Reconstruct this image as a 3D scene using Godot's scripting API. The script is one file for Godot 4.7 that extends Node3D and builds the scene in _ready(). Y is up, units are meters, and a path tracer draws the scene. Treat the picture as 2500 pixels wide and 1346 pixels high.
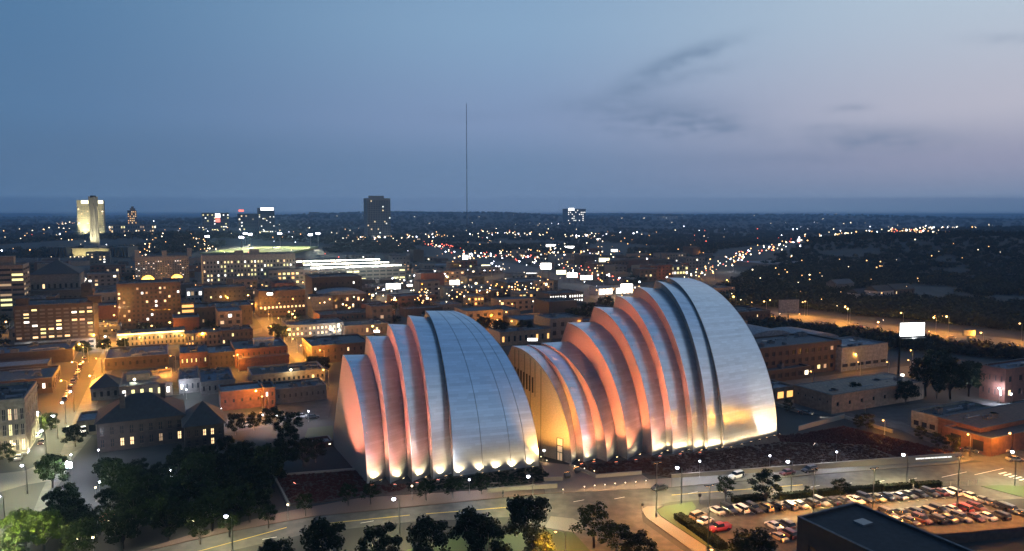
extends Node3D
# An evening view over a city: a steel-shelled performing arts centre, its gardens and car park, the low brick district behind it and the far hills.

var M := {}
var used := {}
var rng := RandomNumberGenerator.new()
var unit_box := BoxMesh.new()
var T := {}
const YAW := 0.4468    # the street grid's turn about y
const SOUTH := Vector3(-0.43209, 0, -0.90183)
const WEST := Vector3(0.90183, 0, -0.43209)
const SODIUM := Color(1.0, 0.38, 0.04)
const WARM := Color(1.0, 0.68, 0.33)
const COOL := Color(0.86, 0.88, 1.0)
const GREENISH := Color(1.0, 0.95, 0.52)

func _ready() -> void:
	rng.seed = 20240611
	camera_and_sky()
	materials()
	ground()
	arts_centre()
	foreground()
	near_district()
	landmarks()
	west_side()
	far_city()
	trees_and_woods()
	cars()

# ------------------------------------------------------------ camera, sky, light
func camera_and_sky() -> void:
	var c := Camera3D.new()
	c.name = "camera"
	add_child(c)
	c.position = Vector3(0, 70, 0)
	c.rotation_degrees.x = -4.899
	c.fov = 41.32
	c.near = 0.5
	c.far = 60000.0
	c.current = true
	var e := Environment.new()
	e.background_mode = Environment.BG_SKY
	e.tonemap_mode = Environment.TONE_MAPPER_LINEAR
	e.tonemap_exposure = 1.0
	e.sdfgi_enabled = true
	e.ssao_enabled = true
	e.ssil_enabled = true
	e.fog_enabled = true
	e.fog_density = 0.00011
	e.fog_light_color = Color(0.66, 0.85, 1.0)
	var sm := PanoramaSkyMaterial.new()
	sm.panorama = sky_picture()
	var sky := Sky.new()
	sky.sky_material = sm
	e.sky = sky
	e.background_energy_multiplier = 1.0
	var w := WorldEnvironment.new()
	w.name = "dusk_environment"
	w.environment = e
	add_child(w)
	# the afterglow of the sun that has just set, out to the west behind the camera
	var sun := DirectionalLight3D.new()
	sun.name = "afterglow"
	sun.light_color = Color(1.0, 0.86, 0.82)
	sun.light_energy = 0.015
	sun.light_angular_distance = 25.0
	sun.shadow_enabled = true
	sun.sky_mode = DirectionalLight3D.SKY_MODE_LIGHT_ONLY
	add_child(sun)
	sun.look_at_from_position(Vector3(900, 180, 250), Vector3(0, 0, 0))

func lin(r: float, g: float, b: float) -> Color:
	return Color(r / 255.0, g / 255.0, b / 255.0).srgb_to_linear()

func sky_picture() -> ImageTexture:
	var az := [-170.0, -90.0, -35.0, 0.0, 35.0, 65.0, 100.0, 140.0, 190.0]
	var el := [0.0, 3.5, 7.0, 14.0, 26.0, 50.0, 90.0]
	var tab := [
		[lin(86, 106, 132), lin(88, 116, 152), lin(90, 126, 172), lin(92, 134, 184), lin(94, 136, 186), lin(88, 130, 180), lin(82, 124, 174)],
		[lin(86, 107, 134), lin(84, 112, 148), lin(82, 118, 160), lin(84, 126, 174), lin(88, 130, 178), lin(86, 128, 178), lin(82, 124, 174)],
		[lin(74, 98, 124), lin(80, 109, 143), lin(83, 118, 156), lin(82, 121, 160), lin(84, 126, 172), lin(84, 126, 176), lin(82, 124, 174)],
		[lin(98, 120, 150), lin(106, 132, 166), lin(128, 150, 186), lin(134, 166, 198), lin(118, 154, 192), lin(92, 134, 182), lin(82, 124, 174)],
		[lin(102, 125, 150), lin(150, 153, 176), lin(186, 187, 202), lin(184, 200, 216), lin(158, 182, 208), lin(102, 140, 184), lin(82, 124, 174)],
		[lin(128, 138, 160), lin(186, 172, 186), lin(202, 194, 206), lin(198, 206, 218), lin(172, 190, 212), lin(108, 144, 186), lin(82, 124, 174)],
		[lin(142, 142, 160), lin(208, 184, 182), lin(214, 200, 204), lin(206, 208, 216), lin(174, 190, 210), lin(108, 144, 186), lin(82, 124, 174)],
		[lin(116, 128, 152), lin(160, 160, 180), lin(168, 174, 196), lin(166, 184, 206), lin(140, 168, 200), lin(100, 138, 184), lin(82, 124, 174)],
		[lin(86, 106, 132), lin(88, 116, 152), lin(90, 126, 172), lin(92, 134, 184), lin(94, 136, 186), lin(88, 130, 180), lin(82, 124, 174)]]
	# soft streaks of cloud: azimuth, elevation, half width, half height, tilt, strength
	var streaks := [[10.8, 10.6, 3.0, 0.62, 0.30, 0.34], [13.8, 11.8, 3.4, 0.60, 0.24, 0.38], [9.4, 9.3, 2.4, 0.6, 0.14, 0.26], [13.6, 10.2, 3.4, 0.5, 0.16, 0.2], [11.5, 7.4, 6.8, 1.5, -0.05, 0.40], [15.5, 6.5, 3.0, 0.7, -0.14, 0.25], [6.0, 8.3, 4.5, 0.6, 0.02, 0.12],
		[24.5, 7.3, 1.4, 0.28, 0.0, 0.30], [26.5, 5.2, 5.0, 0.85, -0.05, 0.36], [23.0, 6.1, 1.6, 0.2, 0.0, 0.18], [33.5, 11.0, 2.6, 0.35, -0.10, 0.18], [-3.0, 7.4, 5.0, 0.5, 0.0, 0.10], [-24.0, 5.0, 9.0, 1.2, 0.04, 0.10], [20.0, 4.0, 9.0, 0.5, 0.0, 0.12], [48.0, 6.0, 8.0, 0.8, 0.0, 0.2], [-60.0, 9.0, 10.0, 1.0, 0.0, 0.15], [80.0, 10.0, 9.0, 1.0, 0.05, 0.2]]
	var n1 := FastNoiseLite.new()
	n1.seed = 7
	n1.frequency = 0.11
	n1.fractal_octaves = 4
	var im := Image.create_empty(2048, 1024, false, Image.FORMAT_RGBF)
	for y in range(0, 1024):
		var e := 90.0 - (y + 0.5) / 1024.0 * 180.0
		if e < -0.4:
			break
		e = maxf(e, 0.0)
		var k := 0
		while k < el.size() - 2 and e > el[k + 1]:
			k += 1
		var te: float = smoothstep(0.0, 1.0, (e - el[k]) / (el[k + 1] - el[k]))
		te = lerpf((e - el[k]) / (el[k + 1] - el[k]), te, 0.5)
		# the low air is built as haze, which dims the sky behind it: the sky itself is as bright as the view through that haze calls for
		var clear := exp(-0.00011 * minf(17500.0, 345.0 / sin(deg_to_rad(maxf(e, 0.2)))))
		var lift := (Vector3.ONE - Vector3(0.30, 0.42, 0.54) * (1.0 - clear)) / clear
		for x in 2048:
			var a := (x + 0.5) / 2048.0 * 360.0
			if a > 190.0:
				a -= 360.0
			var j := 0
			while j < az.size() - 2 and a > az[j + 1]:
				j += 1
			var ta: float = (a - az[j]) / (az[j + 1] - az[j])
			ta = lerpf(ta, smoothstep(0.0, 1.0, ta), 0.5)
			var c: Color = tab[j][k].lerp(tab[j][k + 1], te).lerp(tab[j + 1][k].lerp(tab[j + 1][k + 1], te), ta)
			c = Color(c.r * lift.x, c.g * lift.y, c.b * lift.z)
			if e < 20.0 and e > 1.0:
				var cover := 0.0
				for s in streaks:
					var dx: float = a - s[0]
					if absf(dx) > s[2] * 2.2:
						continue
					var wob := n1.get_noise_2d(a * 4.0, e * 14.0)
					var dy: float = e - s[1] - dx * s[4] + wob * 0.55 * s[3]
					var q: float = (dx / s[2]) ** 2 + (dy / s[3]) ** 2
					cover += s[5] * exp(-q * 1.3) * (0.75 + 0.6 * wob)
				cover = clampf(cover * 1.5, 0.0, 0.6)
				c = c.lerp(Color(0.135, 0.215, 0.345), cover)
			im.set_pixel(x, y, c)
	return ImageTexture.create_from_image(im)

# ------------------------------------------------------------ helpers
class MB:
	var v := PackedVector3Array()
	var n := PackedVector3Array()
	var uv := PackedVector2Array()
	var ix := PackedInt32Array()
	func quad(a: Vector3, b: Vector3, c: Vector3, d: Vector3, s := 1.0) -> void:
		var k := v.size()
		var nn := (b - a).cross(c - a).normalized()
		v.append_array([a, b, c, d])
		n.append_array([nn, nn, nn, nn])
		var w := (b - a).length() * s
		var h := (d - a).length() * s
		uv.append_array([Vector2(0, h), Vector2(w, h), Vector2(w, 0), Vector2(0, 0)])
		ix.append_array([k, k + 2, k + 1, k, k + 3, k + 2])
	func tri(a: Vector3, b: Vector3, c: Vector3) -> void:
		var k := v.size()
		var nn := (b - a).cross(c - a).normalized()
		v.append_array([a, b, c])
		n.append_array([nn, nn, nn])
		uv.append_array([Vector2(a.x, a.z), Vector2(b.x, b.z), Vector2(c.x, c.z)])
		ix.append_array([k, k + 2, k + 1])
	func box(lo: Vector3, hi: Vector3, bas := Basis(), o := Vector3.ZERO) -> void:
		var p := []
		for i in 8:
			p.append(o + bas * Vector3(hi.x if i & 1 else lo.x, hi.y if i & 2 else lo.y, hi.z if i & 4 else lo.z))
		quad(p[4], p[5], p[7], p[6])
		quad(p[1], p[0], p[2], p[3])
		quad(p[0], p[4], p[6], p[2])
		quad(p[5], p[1], p[3], p[7])
		quad(p[6], p[7], p[3], p[2])
		quad(p[0], p[1], p[5], p[4])
	func rod(a: Vector3, b: Vector3, r0: float, r1: float, sides := 8, caps := true) -> void:
		var d := (b - a).normalized()
		var x := d.cross(Vector3.UP if absf(d.y) < 0.9 else Vector3.RIGHT).normalized()
		var y := d.cross(x)
		var k := v.size()
		for i in sides + 1:
			var t := TAU * i / sides
			var q := x * cos(t) + y * sin(t)
			v.append_array([a + q * r0, b + q * r1])
			n.append_array([q, q])
			uv.append_array([Vector2(float(i) / sides, 0), Vector2(float(i) / sides, 1)])
		for i in sides:
			var j := k + i * 2
			ix.append_array([j, j + 3, j + 1, j, j + 2, j + 3])
		if caps:
			for e in [[a, -d, r0], [b, d, r1]]:
				if e[2] <= 0.001:
					continue
				var m := v.size()
				v.append(e[0])
				n.append(e[1])
				uv.append(Vector2.ZERO)
				for i in sides + 1:
					var t := TAU * i / sides
					v.append(e[0] + (x * cos(t) + y * sin(t)) * e[2])
					n.append(e[1])
					uv.append(Vector2.ZERO)
				for i in sides:
					if e[1] == d:
						ix.append_array([m, m + 1 + i, m + 2 + i])
					else:
						ix.append_array([m, m + 2 + i, m + 1 + i])
	func grid(rows: Array, uvs := [], flip := false) -> void:
		var k := v.size()
		var R := rows.size()
		var C: int = rows[0].size()
		for i in R:
			for j in C:
				var du: Vector3 = rows[i][mini(j + 1, C - 1)] - rows[i][maxi(j - 1, 0)]
				var dv: Vector3 = rows[mini(i + 1, R - 1)][j] - rows[maxi(i - 1, 0)][j]
				var nn := du.cross(dv).normalized()
				v.append(rows[i][j])
				n.append(-nn if flip else nn)
				uv.append(uvs[i][j] if uvs else Vector2(j, i))
		for i in R - 1:
			for j in C - 1:
				var a := k + i * C + j
				if flip:
					ix.append_array([a, a + 1, a + C, a + 1, a + C + 1, a + C])
				else:
					ix.append_array([a, a + C, a + 1, a + 1, a + C, a + C + 1])
	func ball(c: Vector3, r: Vector3, rings := 6, sides := 10) -> void:
		var k := v.size()
		for i in rings + 1:
			var f := PI * i / rings
			for j in sides + 1:
				var t := TAU * j / sides
				var q := Vector3(sin(f) * cos(t), cos(f), sin(f) * sin(t))
				v.append(c + q * r)
				n.append((q / r).normalized())
				uv.append(Vector2(float(j) / sides, float(i) / rings))
		for i in rings:
			for j in sides:
				var a := k + i * (sides + 1) + j
				var b := a + sides + 1
				ix.append_array([a, b, a + 1, a + 1, b, b + 1])
	func mesh() -> ArrayMesh:
		var arr := []
		arr.resize(Mesh.ARRAY_MAX)
		arr[Mesh.ARRAY_VERTEX] = v
		arr[Mesh.ARRAY_NORMAL] = n
		arr[Mesh.ARRAY_TEX_UV] = uv
		arr[Mesh.ARRAY_INDEX] = ix
		var m := ArrayMesh.new()
		m.add_surface_from_arrays(Mesh.PRIMITIVE_TRIANGLES, arr)
		return m

func numbered(called: String) -> String:
	var k: int = used.get(called, 0)
	used[called] = k + 1
	return called if k == 0 else "%s_%03d" % [called, k]

func tag(o: Node, label: String, category := "", group := "", kind := "") -> void:
	if label:
		o.set_meta("label", label)
	if category:
		o.set_meta("category", category)
	if group:
		o.set_meta("group", group)
	if kind:
		o.set_meta("kind", kind)

func thing(called: String, label: String, category: String, at := Vector3.ZERO, turn := 0.0, group := "") -> Node3D:
	var o := Node3D.new()
	o.name = numbered(called)
	add_child(o)
	o.position = at
	o.rotation.y = turn
	tag(o, label, category, group)
	return o

func part(parent: Node, called: String, mesh: Mesh, m: Material, at := Vector3.ZERO, size := Vector3.ONE) -> MeshInstance3D:
	var o := MeshInstance3D.new()
	o.name = called
	o.mesh = mesh
	o.material_override = m
	o.position = at
	o.scale = size
	parent.add_child(o, true)
	return o

func solo(called: String, mesh: Mesh, m: Material, label: String, category: String, group := "", kind := "") -> MeshInstance3D:
	var o := MeshInstance3D.new()
	o.name = numbered(called)
	o.mesh = mesh
	o.material_override = m
	add_child(o)
	tag(o, label, category, group, kind)
	return o

func copy(o: Node3D, at: Vector3, turn := 0.0, label := "", group := "") -> Node3D:
	var base: String = o.name
	var r := RegEx.create_from_string("_\\d{3}$")
	base = r.sub(base, "")
	var c: Node3D = o.duplicate()
	c.name = numbered(base)
	add_child(c)
	c.position = at
	c.rotation.y = turn
	if label:
		c.set_meta("label", label)
	if group:
		c.set_meta("group", group)
	return c

func noise_tex(key: String, freq: float, lo: float, hi: float, oct := 4, sd := 1, size := 512, kind := FastNoiseLite.TYPE_SIMPLEX_SMOOTH) -> NoiseTexture2D:
	if T.has(key):
		return T[key]
	var n := FastNoiseLite.new()
	n.noise_type = kind
	n.seed = sd
	n.frequency = freq
	n.fractal_octaves = oct
	var t := NoiseTexture2D.new()
	t.width = size
	t.height = size
	t.seamless = true
	t.noise = n
	var g := Gradient.new()
	g.set_color(0, Color(lo, lo, lo))
	g.set_color(1, Color(hi, hi, hi))
	t.color_ramp = g
	T[key] = t
	return t

func mat(key: String, c := Color.BLACK, rough := 0.8, metal := 0.0) -> StandardMaterial3D:
	if M.has(key):
		return M[key]
	var m := StandardMaterial3D.new()
	m.resource_name = key
	m.albedo_color = c.linear_to_srgb()
	m.roughness = rough
	m.metallic = metal
	M[key] = m
	return m

func grainy(key: String, c: Color, rough: float, tex: String, size: float, metal := 0.0) -> StandardMaterial3D:
	var m := mat(key, c, rough, metal)
	m.albedo_texture = T[tex]
	m.uv1_triplanar = true
	m.uv1_world_triplanar = true
	m.uv1_scale = Vector3.ONE / size
	return m

func glow(key: String, c: Color, energy: float) -> StandardMaterial3D:
	var m := mat(key, Color(0.3, 0.3, 0.3), 0.5)
	m.emission_enabled = true
	m.emission = c.linear_to_srgb()
	m.emission_energy_multiplier = energy
	return m

func lamp(parent: Node, at: Vector3, c: Color, energy: float, size := 0.25, called := "lamp") -> OmniLight3D:
	var l := OmniLight3D.new()
	l.name = called + "_glow"
	l.light_color = c.linear_to_srgb()
	l.light_energy = energy
	l.light_size = size
	l.omni_range = 120.0
	l.omni_attenuation = 2.0
	l.shadow_enabled = true
	l.position = at
	parent.add_child(l, true)
	return l

func spot(parent: Node3D, at: Vector3, to: Vector3, c: Color, energy: float, angle: float, size := 0.15, soft := 0.6) -> SpotLight3D:
	var l := SpotLight3D.new()
	l.name = "beam"
	l.light_color = c.linear_to_srgb()
	l.light_energy = energy
	l.spot_angle = angle
	l.spot_angle_attenuation = soft
	l.spot_range = 200.0
	l.spot_attenuation = 2.0
	l.light_size = size
	l.shadow_enabled = true
	parent.add_child(l, true)
	var d := (to - at).normalized()
	l.transform = Transform3D(Basis.looking_at(d, Vector3.UP if absf(d.y) < 0.98 else Vector3.RIGHT), at)
	return l

func sheet(called: String, pts: Array, y: float, m: Material, thick := 0.0) -> MeshInstance3D:
	# a flat polygon on the ground; with a thickness it is a slab with sides
	var p := PackedVector2Array()
	for q in pts:
		p.append(Vector2(q[0], q[1]))
	var ids := Geometry2D.triangulate_polygon(p)
	var mb := MB.new()
	for i in range(0, ids.size(), 3):
		var a := Vector3(p[ids[i]].x, y, p[ids[i]].y)
		var b := Vector3(p[ids[i + 1]].x, y, p[ids[i + 1]].y)
		var c := Vector3(p[ids[i + 2]].x, y, p[ids[i + 2]].y)
		if (b - a).cross(c - a).y > 0:
			mb.tri(a, b, c)
		else:
			mb.tri(a, c, b)
	if thick > 0.0:
		for i in p.size():
			var a := p[i]
			var b := p[(i + 1) % p.size()]
			if Geometry2D.is_polygon_clockwise(p):
				mb.quad(Vector3(b.x, y - thick, b.y), Vector3(a.x, y - thick, a.y), Vector3(a.x, y, a.y), Vector3(b.x, y, b.y))
			else:
				mb.quad(Vector3(a.x, y - thick, a.y), Vector3(b.x, y - thick, b.y), Vector3(b.x, y, b.y), Vector3(a.x, y, a.y))
	var o := MeshInstance3D.new()
	o.name = numbered(called)
	o.mesh = mb.mesh()
	o.material_override = m
	o.set_meta("kind", "structure")
	add_child(o)
	return o

# ------------------------------------------------------------ materials
func materials() -> void:
	noise_tex("coarse", 0.012, 0.62, 1.0, 5, 3)
	noise_tex("fine", 0.06, 0.72, 1.0, 4, 5)
	noise_tex("blotch", 0.008, 0.35, 1.0, 5, 11)
	noise_tex("leafy", 0.05, 0.4, 1.0, 4, 21)
	T["panels"] = panel_tex()
	grainy("asphalt", Color(0.045, 0.046, 0.046), 0.85, "coarse", 30.0)
	grainy("road", Color(0.080, 0.080, 0.075), 0.8, "coarse", 24.0)
	grainy("car_park", Color(0.085, 0.078, 0.068), 0.82, "coarse", 18.0)
	grainy("pavement", Color(0.17, 0.16, 0.14), 0.85, "fine", 9.0)
	grainy("brick_paving", Color(0.15, 0.10, 0.078), 0.85, "fine", 6.0)
	grainy("plaza", Color(0.17, 0.135, 0.115), 0.8, "fine", 8.0)
	grainy("grass", Color(0.045, 0.075, 0.022), 0.95, "fine", 7.0)
	grainy("bed_soil", Color(0.058, 0.036, 0.028), 0.95, "leafy", 9.0)
	grainy("concrete", Color(0.27, 0.25, 0.21), 0.8, "fine", 6.0)
	grainy("precast", Color(0.20, 0.187, 0.172), 0.7, "fine", 14.0)
	grainy("city_ground", Color(0.030, 0.033, 0.032), 0.9, "blotch", 160.0)
	mat("paint_white", Color(0.7, 0.7, 0.68), 0.7)
	mat("paint_yellow", Color(0.6, 0.42, 0.05), 0.7)
	var st := mat("steel", Color(0.57, 0.65, 0.73), 0.28, 0.9)
	st.albedo_texture = T["panels"]
	st.uv1_scale = Vector3(1.0 / 24.0, 1.0 / 24.0, 1)
	mat("steel_seam", Color(0.30, 0.31, 0.33), 0.45, 0.8)
	for w in [["brick_red", 0.109, 0.041, 0.029], ["brick_brown", 0.071, 0.045, 0.035], ["brick_dark", 0.041, 0.029, 0.027], ["brick_orange", 0.163, 0.068, 0.037], ["stone_grey", 0.136, 0.136, 0.136], ["stone_pale", 0.272, 0.252, 0.218], ["stone_dark", 0.058, 0.061, 0.068],
			["plaster_cream", 0.286, 0.252, 0.184], ["plaster_white", 0.408, 0.408, 0.394], ["plaster_tan", 0.231, 0.170, 0.122], ["metal_grey", 0.102, 0.112, 0.129], ["roof_dark", 0.031, 0.034, 0.039], ["roof_grey", 0.088, 0.095, 0.105], ["roof_pale", 0.204, 0.224, 0.252], ["roof_blue", 0.075, 0.109, 0.156], ["slate", 0.020, 0.024, 0.031]]:
		grainy(w[0], Color(w[1], w[2], w[3]), 0.85, "coarse", 11.0)
	mat("glass_dark", Color(0.018, 0.020, 0.024), 0.12)
	mat("glass_grey", Color(0.10, 0.105, 0.11), 0.2)
	glow("lit_warm_window", Color(1.0, 0.70, 0.34), 1.7)
	glow("lit_dim_window", Color(1.0, 0.62, 0.28), 0.45)
	glow("lit_soft_window", Color(1.0, 0.74, 0.42), 0.9)
	glow("lit_bright_window", Color(1.0, 0.86, 0.60), 3.2)
	glow("lit_yellow_window", Color(0.95, 0.86, 0.36), 1.5)
	glow("lit_white_window", Color(1.0, 0.95, 0.86), 2.4)
	glow("lit_orange_window", Color(1.0, 0.50, 0.12), 1.6)
	glow("lamp_sodium", Color(1.0, 0.52, 0.17), 4.5)
	glow("lamp_warm", Color(1.0, 0.80, 0.52), 6.0)
	glow("lamp_cool", Color(0.84, 0.86, 1.0), 14.0)
	glow("lamp_red", Color(1.0, 0.12, 0.06), 5.0)
	glow("lamp_blue", Color(0.45, 0.62, 1.0), 7.0)
	glow("sign_white", Color(1.0, 0.98, 0.94), 5.0)
	glow("sign_yellow", Color(1.0, 0.92, 0.55), 3.0)
	glow("sign_orange", Color(1.0, 0.42, 0.05), 0.9)
	glow("lit_letters", Color(1.0, 0.98, 0.94), 1.5)
	glow("sign_red", Color(1.0, 0.16, 0.10), 3.0)
	glow("strip_light", Color(1.0, 0.97, 0.80), 6.0)
	mat("black_metal", Color(0.02, 0.02, 0.022), 0.5, 0.3)
	mat("grey_metal", Color(0.25, 0.25, 0.25), 0.5, 0.5)
	mat("dark_fitting", Color(0.04, 0.04, 0.04), 0.6)

func panel_tex() -> ImageTexture:
	# stainless sheets: courses of long panels, each a little lighter or darker, with a thin joint
	var r := RandomNumberGenerator.new()
	r.seed = 5
	var im := Image.create_empty(1024, 1024, false, Image.FORMAT_RGB8)
	for row in 32:
		var shift := r.randi_range(0, 120)
		var tone0 := r.randf_range(0.93, 1.0)
		for k in range(-1, 9):
			var t := clampf(tone0 + r.randf_range(-0.035, 0.03), 0.0, 1.0)
			im.fill_rect(Rect2i(k * 128 + shift, row * 32, 128, 32), Color(t, t, t))
			im.fill_rect(Rect2i(k * 128 + shift, row * 32, 1, 32), Color(t * 0.86, t * 0.86, t * 0.86))
		im.fill_rect(Rect2i(0, row * 32, 1024, 1), Color(tone0 * 0.84, tone0 * 0.84, tone0 * 0.84))
	return ImageTexture.create_from_image(im)

# ------------------------------------------------------------ the land
func land(x: float, z: float) -> float:
	var d := -z
	var y := 0.0
	y += 24.0 * exp(-((x + 690.0) / 330.0) ** 2 - ((d - 1470.0) / 330.0) ** 2)      # the memorial's hill
	y += 30.0 * exp(-((x - 760.0) / 240.0) ** 2 - ((d - 960.0) / 240.0) ** 2)       # the wooded bluff to the west
	y += 22.0 * exp(-((x - 560.0) / 200.0) ** 2 - ((d - 1150.0) / 260.0) ** 2)
	y += 30.0 * exp(-((x - 1500.0) / 500.0) ** 2 - ((d - 1900.0) / 500.0) ** 2)
	var far := smoothstep(2600.0, 7000.0, d)
	y += far * (26.0 + 22.0 * sin(x * 0.00061 + 1.3) + 13.0 * sin(x * 0.0017 + d * 0.0004) + 8.0 * sin(x * 0.0041 + 2.0))
	y += 26.0 * smoothstep(1500.0, 3200.0, d) * exp(-((x + 1300.0) / 900.0) ** 2)
	return y

func ground() -> void:
	var rows := []
	var rad := []
	var r := 14.0
	while r < 17000.0:
		rad.append(r)
		r *= 1.035 if r > 300.0 else 1.12
	for q in rad:
		var row := []
		for j in range(0, 145):
			var a := deg_to_rad(-72.0 + j)
			var x: float = sin(a) * q
			var z: float = -cos(a) * q
			row.append(Vector3(x, land(x, z) if q > 320.0 else 0.0, z))
		rows.append(row)
	var mb := MB.new()
	mb.grid(rows, [], false)
	# the land behind and beside the viewpoint
	mb.quad(Vector3(-9000, -0.02, 9000), Vector3(9000, -0.02, 9000), Vector3(9000, -0.02, -150), Vector3(-9000, -0.02, -150))
	var o := solo("ground", mb.mesh(), M.city_ground, "", "", "", "structure")

# ------------------------------------------------------------ the arts centre
func arc_point(b: Vector3, t: Vector3, f: float, lift := 0.0) -> Vector3:
	# a quarter of a rounded arch from the foot b up and back to the crest t
	var n := 2.0 / 1.92
	var k := 1.0 - pow(cos(f), n)
	var h := pow(sin(f), n)
	return Vector3(lerpf(b.x, t.x, k), t.y * h + lift, lerpf(b.z, t.z, k))

func shell(root: Node3D, b0: Vector3, t0: Vector3, b1: Vector3, t1: Vector3, seams := []) -> void:
	var steps := 40
	var across := 6
	var rows := []
	var uvs := []
	var s := 0.0
	var prev := arc_point(b0, t0, 0.0)
	for i in steps + 1:
		var f := PI / 2 * i / steps
		var a := arc_point(b0, t0, f)
		var c := arc_point(b1, t1, f)
		s += a.distance_to(prev)
		prev = a
		var row := []
		var ur := []
		for j in across + 1:
			row.append(a.lerp(c, float(j) / across))
			ur.append(Vector2(a.distance_to(c) * j / across, s))
		rows.append(row)
		uvs.append(ur)
	var mb := MB.new()
	mb.grid(rows, uvs, false)
	# behind the crest the back slopes down to the lobby side
	var back := (t0 - b0).normalized() * Vector3(1, 0, 1)
	back = back.normalized() * 0.5
	var o := part(root, "shell", mb.mesh(), M.steel)
	var eb := MB.new()
	for side in [[b0, t0, false], [b1, t1, true]]:
		var fl: Vector3 = side[0]
		var tp: Vector3 = side[1]
		for i in steps:
			var p := arc_point(fl, tp, PI / 2 * i / steps)
			var q := arc_point(fl, tp, PI / 2 * (i + 1) / steps)
			var e0 := Vector3(tp.x, p.y, tp.z) + back * (tp.y - p.y)
			var e1 := Vector3(tp.x, q.y, tp.z) + back * (tp.y - q.y)
			if side[2]:
				eb.quad(p, e0, e1, q)
			else:
				eb.quad(e0, p, q, e1)
	var g0 := t0 * Vector3(1, 0, 1) + back * t0.y
	var g1 := t1 * Vector3(1, 0, 1) + back * t1.y
	eb.quad(g1, g0, t0, t1)
	part(o, "end_wall", eb.mesh(), M.precast)
	for q in seams:
		var sb := MB.new()
		for i in steps:
			var fa := PI / 2 * i / steps
			var fb := PI / 2 * (i + 1) / steps
			sb.rod(arc_point(b0, t0, fa).lerp(arc_point(b1, t1, fa), q), arc_point(b0, t0, fb).lerp(arc_point(b1, t1, fb), q), 0.06, 0.06, 4, false)
		part(o, "seam", sb.mesh(), M.steel_seam)

func uplight(at: Vector3, to: Vector3, c: Color, energy: float, angle: float, label: String, group: String, size := 0.2, k := 1.0) -> void:
	var o := thing("ground_uplight", label, "floodlight", at, 0.0, group)
	var d := (to - at).normalized()
	var bs := Basis.looking_at(d, Vector3.RIGHT if absf(d.y) > 0.98 else Vector3.UP)
	var mb := MB.new()
	mb.box(Vector3(-0.28, -0.22, -0.1) * k, Vector3(0.28, 0.22, 0.35) * k, bs, Vector3(0, 0.45 * k, 0))
	mb.rod(Vector3.ZERO, Vector3(0, 0.4 * k, 0), 0.06 * k, 0.06 * k, 6)
	part(o, "housing", mb.mesh(), M.dark_fitting)
	var lb := MB.new()
	lb.box(Vector3(-0.24, -0.18, -0.13) * k, Vector3(0.24, 0.18, -0.105) * k, bs, Vector3(0, 0.45 * k, 0))
	var key := "uplight_lamp_%d" % (int(c.g * 100) * 100 + int(c.b * 100))
	part(o, "lamp_lens", lb.mesh(), glow(key, c, 9.0))
	spot(o, Vector3(0, 0.45 * k, 0) + d * 0.3 * k, to - at, c, energy, angle, size)

func rim_floodlight(at: Vector3, to: Vector3, c: Color, energy: float) -> void:
	# a hand-sized lamp on a thin stem
	var o := thing("rim_floodlight", "tiny rose floodlight on a shell's rim beside a taller end wall", "floodlight", at, 0.0, "rim floodlights on the shells")
	var d := (to - at).normalized()
	var bs := Basis.looking_at(d, Vector3.UP)
	var mb := MB.new()
	mb.rod(Vector3(0, -0.3, 0), Vector3(0, 0.5, 0), 0.025, 0.025, 5)
	mb.box(Vector3(-0.09, -0.06, -0.02), Vector3(0.09, 0.06, 0.12), bs, Vector3(0, 0.55, 0))
	part(o, "housing", mb.mesh(), M.grey_metal)
	var lb := MB.new()
	lb.box(Vector3(-0.08, -0.05, -0.035), Vector3(0.08, 0.05, -0.022), bs, Vector3(0, 0.55, 0))
	part(o, "lamp_lens", lb.mesh(), glow("rim_lamp_%d" % int(c.b * 100), c, 9.0))
	spot(o, Vector3(0, 0.55, 0) + d * 0.12, to - at, c, energy, 42.0, 0.4)

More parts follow.
